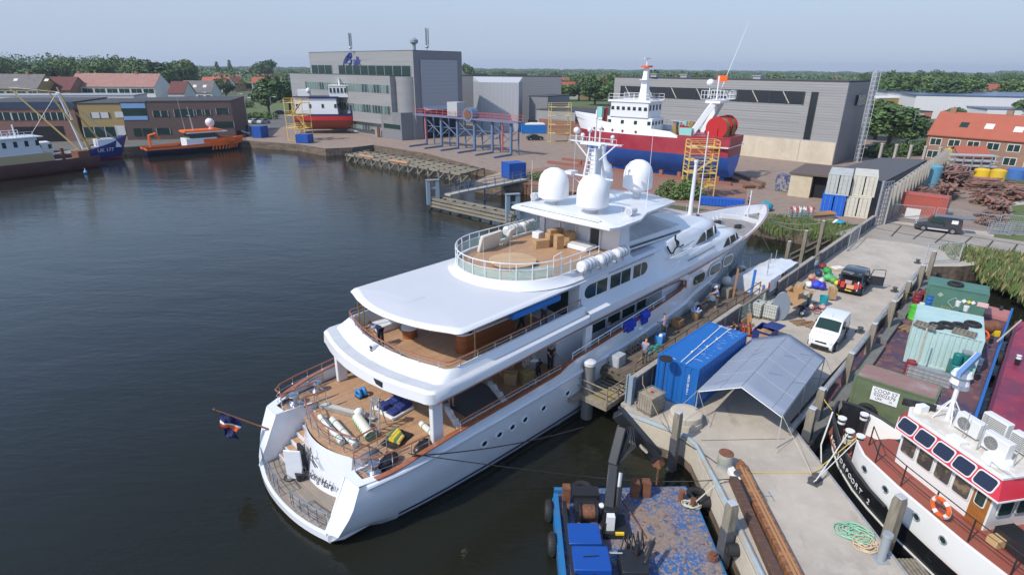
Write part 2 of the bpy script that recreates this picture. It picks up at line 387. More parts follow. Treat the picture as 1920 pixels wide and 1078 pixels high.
# rub rail (white half-round) both sides
def side_curve(x0,x1,zt,off=.05,st=1.5):
 out=[];x=x0
 while x<x1+.01:
  z=interp(zt,x)
  h=hull_section(x)
  y=None;xx=x
  for(a,b,c),(a2,b2,c2)in zip(h,h[1:]):
   if c<=z<=c2:t=(z-c)/max(1e-6,c2-c);y=lerp(b,b2,t);xx=lerp(a,a2,t)
  if y is None:y=h[-1][1];xx=h[-1][0]
  out.append((xx,y+off,z));x+=st
 return out
for sgn in(1,-1):
 mb=MB(HW);mb.tube([(a,b*sgn,c)for a,b,c in side_curve(1.5,34,[(1.2,2.75),(3,2.95),(10,3.0),(20,3.1),(27,3.5),(35,4.0)],.03)],.12,8);mb.build('rub_rail',Y)
 cap=[(a,b*sgn,c+.03)for a,b,c in side_curve(1.9,26.7,SHEER,-.06,.62)]
 mb=MB(VARN)
 mb.loft([[Vector((a,b-.13,c)),Vector((a,b+.13,c)),Vector((a,b+.13,c+.05)),Vector((a,b-.13,c+.05))]for a,b,c in cap]);mb.build('cap_rail',Y)
 mb=MB(VARN);cap=[(a,b*sgn,c+.03)for a,b,c in side_curve(27.1,52.1,SHEER,-.03,.5)]
 mb.loft([[Vector((a,b-.1,c)),Vector((a,b+.1,c)),Vector((a,b+.1,c+.05)),Vector((a,b-.1,c+.05))]for a,b,c in cap]);mb.build('cap_rail',Y)
 # inner bulwark skin so bulwarks have thickness
mb=MB(SW)
for sgn in(1,-1):
 r_=[]
 for x in xs[2:]:
  h=hull_section(x);a,b,c=h[-1];d=.16 if x<27 else.3
  zf=2.76 if x<27 else(4.7 if x<38 else 5.05)
  r_.append([Vector((a,b*sgn,c)),Vector((a-(.2 if x>46 else 0),max(0,b-d)*sgn,c)),Vector((a-(.5 if x>44 else 0),max(0,b-d-(.25 if x>38 else 0))*sgn,zf))])
 mb.loft(r_,closed=False)
for k in range(22):
 x=38.5+k*.56;h=hull_section(x);a,b,c=h[-1]
 if b>.6:
  for sgn in(1,-1):mb.ext([(a-.05,(b-.28)*sgn,c-.05),(a-.2,(b-.75)*sgn,5.06),(a-.1,(b-.5)*sgn,5.06)],(.05,0,0))
mb.build('bulwark',Y)
# portholes on starboard and port
for x,z in((7.6,2.02),(8.6,2.02),(9.5,2.02),(10.43,2.02),(11.86,2.04),(13.9,2.06),(17.4,2.1),(19.8,2.12),(22.4,2.15),(24.4,2.2)):
 for sgn in(1,-1):
  h=hull_section(x);y=interp([(c,b)for a,b,c in h],z)
  mb=MB(SW);mb.torus((x,sgn*(y+.01),z),.19,.05,'Y',16,6)
  mb.m(GLASSD);mb.cyl((x,sgn*(y-.03),z),(x,sgn*(y+.012),z),.12,n=14)
  for p in range(len(mb.v)):mb.v[p].x=x+(mb.v[p].x-x)*1.3
  mb.build('porthole',Y)
  # ---- swim platform
def stad(x0,ys,xe,n=14):
 """aft curve of a deck: from (xe,-ys) round x0 to (xe,ys)"""
 return[(xe-(xe-x0)*(1-abs(t)**2.6),ys*t)for t in[(-1+2*k/n)for k in range(n+1)]]
mb=MB(HW)
o=[(2.6,-3.75),(.6,-3.62),(.05,-3.3)]+[(-.45+.45*abs(k/8)**2.2,3.1*k/8)for k in range(-8,9)]+[(.05,3.3),(.6,3.62),(2.6,3.75)]
mb.prism([(x+.0,y)for x,y in o],.24,.56)
mb.m(M('red_antifouling',(.3,.04,.03),.5)).prism([(x+.09,y*.97)for x,y in o],.1,.238);mb.m(M('antifouling',(.03,.03,.05),.5)).prism([(x+.14,y*.95)for x,y in o],-.4,.098)
mb.m(TEAK_OLD).prism([(x+.14,y*.95)for x,y in o],.562,.58)
mb.build('swim_platform',Y)
# ---- transom wall, decks
def arc_wall(mb,pts,z0,z1,dx=0):
 mb.loft([[Vector((x,y,z0)),Vector((x+dx,y,z1))]for x,y in pts],closed=False)
tr=[(1.75+.55*(k/8)**2,2.15*k/8)for k in range(-8,9)]
mb=MB(HW);arc_wall(mb,[(x-.55,y)for x,y in tr],.56,2.74,.4)
mb.quad((tr[0][0]-.55,-2.15,.56),(tr[0][0]-.15,-2.15,2.74),(4,-2.15,2.74),(4,-2.15,.56));mb.quad((tr[-1][0]-.55,2.15,.56),(4,2.15,.56),(4,2.15,2.74),(tr[-1][0]-.15,2.15,2.74))
mb.build('transom',Y,smooth=60)
# main deck (teak) with stair wells either side
md=[(2.15+.5*(k/8)**2-.45,2.3*k/8)for k in range(-8,9)]
out=[(27,-4.5),(6,-4.6),(3.0,-4.4),(2.0,-4.2),(1.55,-3.9),(1.5,-3.15),(3.3,-3.1),(3.3,-2.3)]+md+[(3.3,2.3),(3.3,3.1),(1.5,3.15),(1.55,3.9),(2.0,4.2),(3,4.4),(6,4.6),(27,4.5)]
mb=MB(TEAK);mb.prism(out,2.68,2.76);mb.build('main_deck',Y,smooth=0)
# stern wings: inner faces + aft faces
for sgn in(1,-1):
 mb=MB(HW)
 mb.ext([(.0,3.12*sgn,.56),(.55,3.12*sgn,.56),(3.4,3.12*sgn,.56),(3.4,3.12*sgn,2.72),(1.4,3.12*sgn,2.95),(1.15,3.12*sgn,2.9)],(0,.1*sgn,0))
 h=hull_section(1.2)
 # aft face between inner wall and hull edge
 r0=rings[0];edge=[p for p in r0 if p.y*sgn>0 and p.z>.4];edge.sort(key=lambda p:p.z)
 mb.loft([[Vector((lerp(-.12,1.2,min(1,(p.z-.4)/2.5)),3.12*sgn,max(.5,p.z))),p]for p in edge],closed=False)
 mb.ext([(1.15,3.12*sgn,2.9),(1.2,4.2*sgn,2.9),(2.2,4.55*sgn,3.0),(2.2,4.2*sgn,2.95),(1.55,3.9*sgn,2.9),(1.6,3.2*sgn,2.9)],(0,0,.05))
 mb.build('stern_wing',Y,smooth=50)
 mb=MB(SW)
 for k in range(7):
  x=.95+k*.34;z=.56+(k+1)*.27
  mb.m(SW).b(x,3.4,min(2.2*sgn,3.1*sgn),max(2.2*sgn,3.1*sgn),z-.27,z-.02)
  mb.m(TEAK).b(x+.03,x+.33,min(2.26*sgn,3.05*sgn),max(2.26*sgn,3.05*sgn),z-.02,z)
 mb.build('stair',Y,smooth=0)
 # transom door, standing open
mb=MB(HW);X=Matrix.Translation((1.02,.62,.62))@Matrix.Rotation(radians(128),4,'Z');mb.X=X;mb.b(-.02,.8,-.04,.04,0,1.6);mb.build('transom_door',Y,bevel=.03)
mb=MB(BLACK);mb.b(1.2,1.34,.7,1.3,.7,2.2);mb.build('doorway',Y)
text('name_lettering','Dancing Hare',.56,M('dark_lettering',(.05,.05,.06),.4),Y,(1.10,-.62,1.35),(0.16,-1,0),(.18,0,1),.012,.4,sx=.72)
def rail(name,pts,z,h,cap=VARN,capw=.05,bars=(.33,.66),step=.9,post=.024,rb=.015,parent=None):
 """stanchion rail: pts (x,y[,z]) polyline"""
 P3=[Vector((p[0],p[1],(p[2]if len(p)>2 else z)))for p in pts]
 mb=MB(cap);up=Vector((0,0,h))
 mb.tube([p+up for p in P3],capw*.8 if cap is VARN else.032,6)
 mb.m(STEEL if cap is VARN else cap)
 for f in bars:mb.tube([p+up*f for p in P3],rb,5)
 acc=0;mb.cyl(P3[0],P3[0]+up,post,n=5)
 for a,b in zip(P3,P3[1:]):
  L=(b-a).length;d=step-acc
  while d<=L:
   q=a.lerp(b,d/L);mb.cyl(q,q+up,post,n=5);d+=step
  acc=(acc+L)%step
 mb.cyl(P3[-1],P3[-1]+up,post,n=5)
 return mb.build(name,parent or Y)
rail('deck_rail',[(4.6,-4.5),(3,-4.35),(2.1,-4.15),(1.65,-3.85),(1.6,-3.25),(2.2,-3.18),(3.3,-3.15)],2.85,1.0)
rail('deck_rail',[(5.4,4.75),(3,4.45),(2.0,4.2),(1.6,3.85),(1.6,3.25),(2.2,3.2),(3.4,3.15)],2.85,1.0)
rail('deck_rail',[(3.4,-2.22)]+[(x+.12,y)for x,y in md]+[(3.4,2.22)],2.76,1.0)
pr=[(-.45+.45*abs(k/8)**2.2+.2,3.1*k/8)for k in range(-8,9)]
rail('platform_rail',pr[:7],.58,.95,STEEL,bars=(.25,.5,.75),step=.55);rail('platform_rail',pr[9:],.58,.95,STEEL,bars=(.25,.5,.75),step=.55)
# ---- pillars under the upper deck
for x,y in((5.35,-4.1),(5.35,4.1),(16.0,-4.45),(16.0,4.45)):
 mb=MB(SW);mb.b(x-.3,x+.3,y-.13,y+.13,2.76,5.35);mb.build('pillar',Y,bevel=.05)
 # ---- main deckhouse inside
mb=MB(SW);mb.b(14.6,27.2,-3.35,3.35,2.76,5.5);mb.b(24.4,27.3,-4.3,-3.36,2.76,5.6);mb.b(24.4,27.3,3.36,4.3,2.76,5.6);mb.build('deckhouse',Y,smooth=0)
for s_ in(1,-1):
 rail('side_rail',[(6.2,4.78*s_,3.55),(13.2,4.86*s_,3.7)],3.5,.4,bars=(.5,),step=1.0);rail('side_rail',[(14.2,4.84*s_,4.02),(24.0,4.76*s_,4.55)],4,.38,SW,bars=(.5,),step=1.2)
 mb=MB(M('shadow_line',(.3,.3,.32),.6));[mb.b(24.6,26.9,s_*4.31-.01,s_*4.31+.01,z,z+.03)for z in(3.6,4.0,4.4,4.8)];mb.build('panel_shadow_lines',Y,smooth=0)  # flat grey strips draw shadow lines on the plain side panel
for x0,x1 in((17.6,19.3),(19.5,20.9),(21.1,22.6),(22.8,24.0)):
 for sgn in(1,-1):
  mb=MB(SW);mb.b(x0,x1,sgn*3.38-.03,sgn*3.38+.03,3.75,4.85);mb.m(GLASSD);mb.b(x0+.06,x1-.06,sgn*3.39-.04,sgn*3.39+.04,3.82,4.78);mb.build('window',Y)
mb=MB(GLASSD);mb.b(14.5,14.59,-1.6,1.6,2.85,4.9);mb.build('saloon_door',Y)
# ---- upper deck slab and bulwark: rings of inset outline
def outline(x0,xc,yc,r,xe,n=6):
 """half-open deck outline: aft centre x0 bulging, corner near (xc, yc), to xe"""
 pts=[(xe,-yc),(xc+1.2,-yc)]
 for k in range(1,n):t=k/n*pi/2;pts.append((xc+r-r*sin(t)+(1.2-r)*0,-(yc-r+r*cos(t))))
 m=8
 for k in range(m+1):
  y=-(yc-r)+2*(yc-r)*k/m;pts.append((x0+(xc-x0)*(y/(yc-r))**2,y))
 for k in range(n-1,0,-1):t=k/n*pi/2;pts.append((xc+r-r*sin(t),(yc-r+r*cos(t))))
 pts+=[(xc+1.2,yc),(xe,yc)]
 return pts
def ring(x0,xc,yc,r,xe,z,dz=0):
 return[Vector((x,y,z+dz*max(0,x-6)))for x,y in outline(x0,xc,yc,r,xe)]
mb=MB(VARN);lo=[ring(3.98,4.68,4.50,.5,16,5.20,.03),ring(3.9,4.6,4.62,.55,16,5.28,.03)];mb.loft(lo,closed=False);
mb.m(SW);mb.loft([lo[1],ring(3.95,4.65,4.62,.55,16,5.75,.02),ring(4.1,4.8,4.52,.5,16,5.86,.015)],closed=False)
mb.m(DECKGREY);mb.loft([ring(4.1,4.8,4.52,.5,16,5.86,.015),ring(4.65,5.3,4.36,.5,16,5.88,.015)],closed=False)
mb.m(SW);mb.loft([ring(4.65,5.3,4.36,.5,16,5.88,.015),ring(5.3,5.95,4.2,.5,16,6.26,.02),ring(5.4,6.05,4.1,.48,16,6.28,.02),ring(5.5,6.15,4.02,.45,16,6.2,.02),ring(5.52,6.17,4.0,.45,16,5.4,.0)],closed=False)
mb.build('upper_bulwark',Y,smooth=45)
mb=MB(TEAK);mb.prism([(p.x,p.y)for p in ring(5.4,6.05,4.08,.45,15.8,0)],5.3,5.45);mb.build('upper_deck',Y,smooth=0)
mb=MB(SW);mb.prism([(p.x,p.y)for p in ring(3.99,4.69,4.48,.5,27,0)],5.26,5.29);mb.build('deckhead',Y,smooth=0)
rail('upper_rail',[(15.6,-4.12,6.55)]+[(p.x,p.y,6.27+.018*max(0,p.x-6))for p in ring(5.35,6.0,4.12,.46,12,0)]+[(15.6,4.12,6.55)],6.27,.36,bars=(.5,),step=1.1)
# ---- upper house with panoramic windows: sides x 15.6..24
WALLY=3.95
def body(mb,stations):
 rs=[]
 for st in stations:
  x=st[0];pts=st[1]
  rs.append([Vector((x+(p[2]if len(p)>2 else 0),-p[0],p[1]))for p in pts]+[Vector((x+(p[2]if len(p)>2 else 0),p[0],p[1]))for p in reversed(pts)])
 mb.loft(rs,closed=False);return rs
mb=MB(SW)
P_=lambda*a:list(a)
st=[(15.9,P_((4.62,5.55),(4.62,6.08),(4.5,6.15),(4.36,6.18),(4.05,6.45),(3.97,6.5),(3.95,7.9),(3.9,7.95),(3.2,7.96))),(20.0,P_((4.62,5.6),(4.62,6.1),(4.5,6.17),(4.3,6.3),(4.05,6.5),(3.97,6.55),(3.95,7.9),(3.9,7.95),(3.2,7.96))),(22.9,P_((4.62,5.63),(4.62,6.1),(4.5,6.17),(4.3,6.35),(4.05,6.6),(3.97,6.7),(3.95,7.9),(3.9,7.95),(3.2,7.96))),(24.2,P_((4.62,5.65),(4.62,6.1),(4.5,6.2),(4.4,6.6),(4.32,7.1),(4.2,7.6),(4.05,8.0),(3.85,8.15),(2.6,8.3))),(28.0,P_((4.6,5.7),(4.6,6.15),(4.5,6.25),(4.42,6.7),(4.35,6.95),(4.1,7.1),(3.9,7.95),(3.6,8.3),(2.4,8.42))),(31.0,P_((4.52,5.72),(4.52,6.15),(4.45,6.25),(4.35,6.75),(4.2,6.98),(3.9,7.08),(3.8,7.95),(3.45,8.28),(2.2,8.4))),(33.2,P_((4.42,5.74),(4.42,6.15),(4.35,6.2),(4.2,6.75),(4.0,6.98),(3.6,7.05),(3.4,7.85),(3.0,8.15),(1.8,8.3))),(34.3,P_((4.35,5.75),(4.35,6.1),(4.25,6.15),(4.08,6.75),(3.8,6.95),(3.0,7.05),(2.7,7.7),(2.3,7.9),(1.2,8.05))),(34.9,P_((4.3,5.75),(4.3,6.1),(4.2,6.15),(4.0,6.72),(3.7,6.92),(2.4,7.03),(2.0,7.1),(1.4,7.15),(.5,7.2))),(36.8,P_((4.1,5.76),(4.1,6.0),(3.95,6.05),(3.7,6.6),(3.4,6.8),(2.4,6.9),(2.0,6.95),(1.4,6.97),(.5,7.0))),(38.0,P_((3.9,5.76),(3.85,5.95),(3.4,6.0),(3.0,6.3),(2.6,6.5),(2.0,6.55),(1.6,6.6),(1.2,6.6),(.4,6.62))),(38.7,P_((3.75,5.76),(3.6,5.8),(2.9,5.7),(2.3,5.6),(2.0,5.5),(1.6,5.4),(1.2,5.3),(.8,5.2),(.3,5.1))),(38.8,P_((3.72,5.76),(3.5,5.7),(2.9,4.7),(2.3,4.7),(2.0,4.7),(1.6,4.7),(1.2,4.7),(.8,4.7),(.3,4.7))),]
body(mb,st);mb.build('superstructure',Y,smooth=38)
mb=MB(SW);mb.b(15.7,15.9,-3.95,3.95,5.45,7.95);mb.b(22.9,24.2,-3.9,3.9,7.6,7.95);mb.build('aft_wall',Y,smooth=0)
for k,(y0,y1)in enumerate(((-3.2,-1.2),(-1.0,1.0),(1.2,3.2))):
 mb=MB(GLASSD);mb.b(15.62,15.7,y0,y1,5.6,7.5);mb.build('sliding_door',Y)
 # ledge/lip line over main-deck side from 16 to 27 is part of body; fashion plate at forward end of side opening
for sgn in(1,-1):
 mb=MB(VARN);mb.tube([(24.0,4.66*sgn,5.6),(25.7,4.68*sgn,5.6),(26.75,4.74*sgn,5.3),(26.75,4.76*sgn,4.78)],.07,5);mb.build('opening_trim',Y)
 mb=MB(SW)
 mb.ext([(25.7,4.62*sgn,5.62),(26.75,4.68*sgn,5.3),(26.75,4.68*sgn,4.75),(27.3,4.68*sgn,4.75),(27.3,4.68*sgn,5.65)],(0,-.1*sgn,0))
 mb.build('fashion_plate',Y,smooth=0)
 mb=MB(VARN);mb.tube([(5,4.64*sgn,5.27),(12,4.64*sgn,5.42),(16,4.64*sgn,5.56),(20,4.64*sgn,5.6),(30,4.64*sgn,5.7),(36,4.2*sgn,5.76)],.035,5);mb.build('trim_line',Y)
 # windows
def win(mb,x0,x1,z0,z1,y,ra=0,rf=0,sgn=-1,t=.03,tilt=0):
 """glass pane on plane y with rounded aft/fwd ends"""
 pts=[];h=(z1-z0)/2;zc=(z0+z1)/2
 if ra:pts+=[(x0+ra-ra*cos(a),zc+h*sin(a))for a in[(-pi/2+pi*k/10)for k in range(11)]][::1]
 else:pts+=[(x0,z0),(x0,z1)]
 if rf:pts+=[(x1-rf+rf*cos(a),zc+h*sin(a))for a in[(pi/2-pi*k/10)for k in range(11)]]
 else:pts+=[(x1,z1),(x1,z0)]
 mb.ext([(x,sgn*(y-tilt*(z-z0)),z)for x,z in pts],(0,sgn*t,0))
for sgn in(-1,1):
 groups=((16.15,18.3,.5,0),(18.65,20.75,0,0),(21.1,22.7,0,.5))
 for x0,x1,ra,rf in groups:
  mb=MB(SW);win(mb,x0-.1,x1+.1,6.62,7.56,3.95,ra,rf,sgn,.03)
  mb.m(GLASSD);win(mb,x0,x1,6.68,7.5,3.96,ra,rf,sgn,.035)
  mb.m(SW);mb.b((x0+x1)/2-.025,(x0+x1)/2+.025,sgn*3.98-.03,sgn*3.98+.03,6.68,7.5);mb.build('window',Y)
 mb=MB(GLASSD);mb.ext([(29.0,sgn*4.03,7.2),(30.3,sgn*3.93,7.85),(33.0,sgn*3.52,7.8),(33.15,sgn*3.62,7.2),(31,sgn*3.98,7.2)],(0,sgn*.02,0))
 mb.m(SW);mb.bar((30.6,sgn*4.0,7.2),(30.6,sgn*3.9,7.9),.12);mb.bar((32.3,sgn*3.82,7.2),(32.3,sgn*3.7,7.9),.08);mb.build('bridge_window',Y)
 mb=MB(GLASSD);mb.ext([(33.0,sgn*4.37,6.22),(34.0,sgn*4.17,6.72),(36.6,sgn*3.76,6.56),(36.7,sgn*3.94,6.12),(34.5,sgn*4.28,6.2)],(0,sgn*.03,0))
 mb.m(SW);mb.bar((34.4,sgn*4.3,6.2),(34.4,sgn*4.15,6.7),.06);mb.bar((36,sgn*4.06,6.12),(36,sgn*3.9,6.6),.06);mb.build('forward_window',Y)
 for x0,x1 in((28.0,29.75),(30.9,32.6),(33.7,35.2)):
  y=smooth_tab(TOPb,(x0+x1)/2)-(.0 if x0<33 else.04)
  mb=MB(SW);win(mb,x0-.1,x1+.1,4.42,5.3,y-.03,.3,.3,sgn,.04)
  mb.m(GLASSD);win(mb,x0,x1,4.5,5.2,y-.025,.28,.28,sgn,.05);mb.build('cabin_window',Y)
for sgn in(1,-1):
 mb=MB(DECKGREY)
 mb.m(M('shadow_gap',(.12,.12,.13),.6));mb.tube([(27.2,sgn*4.5,6.55),(29,sgn*4.46,6.6),(31.5,sgn*4.36,6.66)],.03,4);mb.tube([(18.0,sgn*4.24,7.86),(22.9,sgn*4.25,7.95)],.025,4)  # dark tubes paint the shade of gaps; only the white tube is moulding
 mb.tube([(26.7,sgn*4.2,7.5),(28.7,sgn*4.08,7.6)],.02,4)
 mb.m(SW);mb.tube([(24.5,sgn*4.42,7.25),(27.8,sgn*4.36,7.3)],.07,6);mb.build('moulding_and_shadow_gaps',Y)
 # ---- roof of upper deck / sun-deck level
def rring(x0,xc,yc,r,z):return[Vector((x-(.07*y if x<12 else 0),y,z+(.012*max(0,x-6)if z>7.5 else 0)))for x,y in outline(x0,xc,yc,r,24.2)]
mb=MB(SW)
R1=[rring(5.95,6.8,3.85,.35,7.60),rring(5.7,6.55,4.0,.4,7.64),rring(5.62,6.45,4.08,.42,7.74),rring(5.7,6.55,4.0,.4,7.84),rring(5.9,6.8,3.85,.35,7.88)]
mb.loft(R1,closed=False);mb.m(DECKGREY)
top=R1[-1];n=len(top)
mb.m(M('roof_paint',(.53,.54,.57),.45,mix=[(.35,(.51,.52,.55),.35,.7),(3,(.49,.49,.51),.6,.9)]))
mb.loft([[Vector((p.x,p.y,p.z))for p in top],[Vector((p.x+(.6 if p.x<8 else 0),p.y*.55,p.z+.12))for p in top],[Vector((p.x+(.8 if p.x<8 else 0),0,p.z+.16))for p in top]],closed=False)
mb.m(SW);mb.prism([(p.x,p.y)for p in R1[0]],7.60,7.63)
mb.build('sun_deck_roof',Y,smooth=50)
# sun deck coaming and floor
def sdo(r,cx=14.9,xe=21.0,rf=None):
 return[(xe,-r),(cx+3,-r)]+[(cx-r*1.02*cos(a),r*sin(a))for a in[(-pi/2+pi*k/24)for k in range(25)]]+[(cx+3,r),(xe,r)]
mb=MB(SW);mb.loft([[Vector((x,y,8.02))for x,y in sdo(4.02)],[Vector((x,y,8.2))for x,y in sdo(3.72)],[Vector((x,y,8.46))for x,y in sdo(3.6)],[Vector((x,y,8.46))for x,y in sdo(3.46)],[Vector((x,y,8.3))for x,y in sdo(3.46)]],closed=False)
mb.build('coaming',Y,smooth=40)
mb=MB(TEAK);mb.prism(sdo(3.5),8.2,8.31);mb.build('sun_deck',Y,smooth=0)
rp=sdo(3.53);rp[0]=(17.9,-3.53);rp[1]=(17.4,-3.53);rp[-1]=(20.5,3.53)
rail('sun_deck_rail',rp,8.45,.92,SW,bars=(.62,),step=.85,post=.03,rb=.02)
gl=MB(GLASSG);gl.loft([[Vector((x,y,8.5)),Vector((x,y,8.98))]for x,y in[(a*.99+.14,b*.99)for a,b in rp]],closed=False);gl.build('wind_screen',Y)
gl=MB(GLASSG);gl.quad((14.0,-3.2,8.5),(14.4,-3.1,9.0),(12.2,-2.1,9.0),(12.0,-2.2,8.5));gl.m(SW);gl.tube([(14.3,-3.2,8.4),(14.3,-3.2,9.5),(14.9,-3.2,9.6),(15.0,-3.2,8.4)],.03);gl.build('stair_hatch',Y)
# house on sun deck (radar arch base) + hardtop
mb=MB(SW)
body(mb,[(20.5,P_((3.25,8.25),(3.15,9.2),(3.05,10.3),(1.5,10.35),(.2,10.36))),(25.5,P_((3.5,8.25),(3.1,9.0),(2.75,9.9),(1.5,10.1),(.2,10.15))),(28.2,P_((3.4,8.3),(2.9,8.9),(2.4,9.35),(1.4,9.5),(.2,9.55))),(31.5,P_((3.2,8.2),(2.6,8.5),(2.0,8.62),(1.2,8.68),(.2,8.7))),(33.5,P_((2.6,8.1),(2.1,8.2),(1.6,8.25),(1,8.3),(.1,8.3)))])
mb.b(20.45,20.55,-3.2,3.2,8.3,10.3);mb.build('bridge_house',Y,smooth=30)
mb=MB(M('louvre_grey',(.42,.44,.47),.5))
for sgn in(1,-1):
 for k in range(15):
  z=8.85+k*.09;y=lerp(3.3,2.87,(z-8.4)/1.9);mb.bar((21.6+k*.02,sgn*(y+.04),z),(27.6-k*.26,sgn*(y+.1-.0),z-.02),.05,.03)
 mb.m(M('dark_louvre',(.08,.08,.085),.6));mb.bar((21.3,sgn*3.42,8.52),(27.5,sgn*3.5,8.42),.04,.12);mb.m(M('louvre_grey'))
mb.build('louvres',Y)
mb=MB(M('locker_grey',(.55,.57,.6),.5));mb.b(20.38,20.45,.1,2.6,8.4,10.0);mb.m(M('dark_recess',(.05,.05,.05),.8));mb.b(20.36,20.44,-1.75,-1.15,8.35,10.2);mb.m(SW)
for y in(2.7,1.35,.05,-1.05,-1.85):mb.b(20.3,20.44,y-.04,y+.04,8.32,10.2)
mb.build('bulkhead',Y)
ht=[(18.35,-3.85),(18.2,-1),(18.15,0),(18.2,1),(18.35,3.85),(19,4.1),(21.5,3.95),(23.2,3.3),(27.5,2.9),(28.5,0),(27.5,-2.9),(23.2,-3.3),(21.5,-3.95),(19,-4.1)]
mb=MB(SW);mb.loft([[Vector((x+.25 if x<22 else x,y*.93,10.1))for x,y in ht],[Vector((x,y,10.24))for x,y in ht],[Vector((x,y,10.38))for x,y in ht],[Vector((x*.98+.45,y*.9,10.46))for x,y in ht],[Vector((x*.7+6.9,y*.5,10.55))for x,y in ht]])
mb.m(M('dark_louvre'));mb.bar((18.62,3.3,10.46),(18.62,-2.9,10.46),.07,.06);mb.m(SW);mb.bar((18.78,3.4,10.52),(18.78,-2.9,10.52),.2,.1)
mb.build('hardtop',Y,smooth=40)
for x,y,z in((20.4,2.05,10.5),(20.25,-1.2,10.5),(25.95,-.75,10.75)):
 mb=MB(M('dome_white',(.82,.82,.82),.35));mb.lathe((x,y,z-.4),[(.26,0),(.26,.5),(.4,.6),(.9,.86),(.99,.9),(1.0,.95),(.99,1.7),(.95,2.0),(.83,2.32),(.6,2.58),(.3,2.73),(.02,2.77)],32);mb.build('radar_dome',Y,smooth=40)
mb=MB(M('wrap_plastic',(.7,.71,.73),.35,bump=.6,bs=6));mb.lathe((25.6,2.1,10.2),[(.3,0),(.5,.5),(.85,.8),(.9,1.6),(.75,2.2),(.4,2.6),(.25,3.2),(.32,3.6),(.1,3.8)],14);mb.build('wrapped_dome',Y)
# mast
mb=MB(SW);mx,my=22.3,.35
for dx,dy in((-.55,-.45),(-.55,.45),(.7,-.45),(.7,.45)):mb.cyl((mx+dx*1.2,my+dy*1.3,10.4),(mx+dx*.45,my+dy*.5,14.2),.09,.06)
for k in range(14):z=10.8+k*.25;t=(z-10.4)/3.8;h=lerp(1.2,.5,t);mb.bar((mx-.55*lerp(1.2,.45,t),my-.45*h,z),(mx-.55*lerp(1.2,.45,t),my+.45*h,z),.03)
mb.b(mx-.1,mx+.5,my-.25,my+.25,10.4,14.0)
mb.build('mast',Y)
mb=MB(SW)
mb.bar((mx-.5,my-1.9,12.35),(mx-.5,my+1.9,12.35),.09);mb.bar((mx-.5,my-1.7,12.35),(mx,my-.3,11.4),.06);mb.bar((mx-.5,my+1.7,12.35),(mx,my+.3,11.4),.06)
mb.b(mx-.9,mx-.2,my+1.1,my+1.7,12.35,12.55)
mb.bar((mx,my-2.0,14.4),(mx,my+2.0,14.4),.1);mb.b(mx-.5,mx+.6,my-.8,my+.8,14.3,14.4)
for s_ in(1,-1):mb.bar((mx,my+1.6*s_,14.4),(mx,my+.2*s_,13.2),.07);mb.bar((mx+.3,my+1.9*s_,14.42),(mx-.3,my+1.9*s_,14.42),.04)
for k in range(9):mb.cyl((mx-.3,my-1.8+k*.45,14.4),(mx-.3,my-1.8+k*.45,14.75),.012,n=4)
mb.tube([(mx-.3,my-1.8,14.75),(mx-.3,my+1.8,14.75)],.015,4)
mb.build('yardarm',Y)
mb=MB(SW)
mb.cyl((mx,my,14.3),(mx,my,15.9),.05);mb.cyl((mx,my,15.9),(mx,my,16.4),.09,.05)
for dy,dz,r in((1.5,15.0,.22),(1.0,14.75,.14),(.45,15.1,.16),(-.35,15.3,.13),(-1.3,14.8,.13)):mb.cyl((mx,my+dy,14.4),(mx,my+dy,dz),.05);mb.ball((mx,my+dy,dz+.05),r)
parts(mb,'antenna',Y,2)
def whip(p,h,r=.025,col=None,name='whip_antenna'):m_=MB(col or SW);m_.cyl(p,(p[0]+.0,p[1],p[2]+h*.4),r,r*.8,n=6);m_.cyl((p[0],p[1],p[2]+h*.4),(p[0],p[1],p[2]+h),r*.6,r*.3,n=5);return m_.build(name,Y)
for p,h,r in(((20.0,3.6,10.4),2.8,.03),((19.8,-3.6,10.4),1.4,.02),((24.2,3.4,9.6),5.2,.02),((24.4,-2.5,10),5.5,.035),((25.2,3.0,9.6),4.6,.02),((12.0,-.2,8.3),2.2,.02),((12.6,-1.6,8.3),2.4,.02),((30.6,-2.2,8.4),1.2,.02)):whip(p,h,r)
mb=MB(SW);mb.cyl((31.9,-1.9,8.3),(31.9,-1.9,12.4),.17,.12,12);mb.cyl((31.9,-1.9,12.4),(31.9,-1.9,12.6),.16,.16,12);mb.build('signal_pole',Y)
mb=MB(SW);mb.cyl((32.6,-2.2,8.2),(32.6,-2.2,14.6),.05,.04,8);mb.m(BLACK);mb.ball((32.6,-2.2,8.35),.14);mb.build('signal_pole',Y)
# hardtop speakers, small things on roof
for x,y in((20.3,3.7),(21.2,-3.2)):
 mb=MB(SW);mb.m(SW).cyl((x,y,10.75),(x+.7,y,10.75),.27,.2,12);mb.m(M('louvre_grey')).cyl((x-.02,y,10.75),(x-.01,y,10.75),.22,n=12);mb.m(SW).b(x+.1,x+.4,y-.1,y+.1,10.4,10.6);mb.build('horn_speaker',Y)
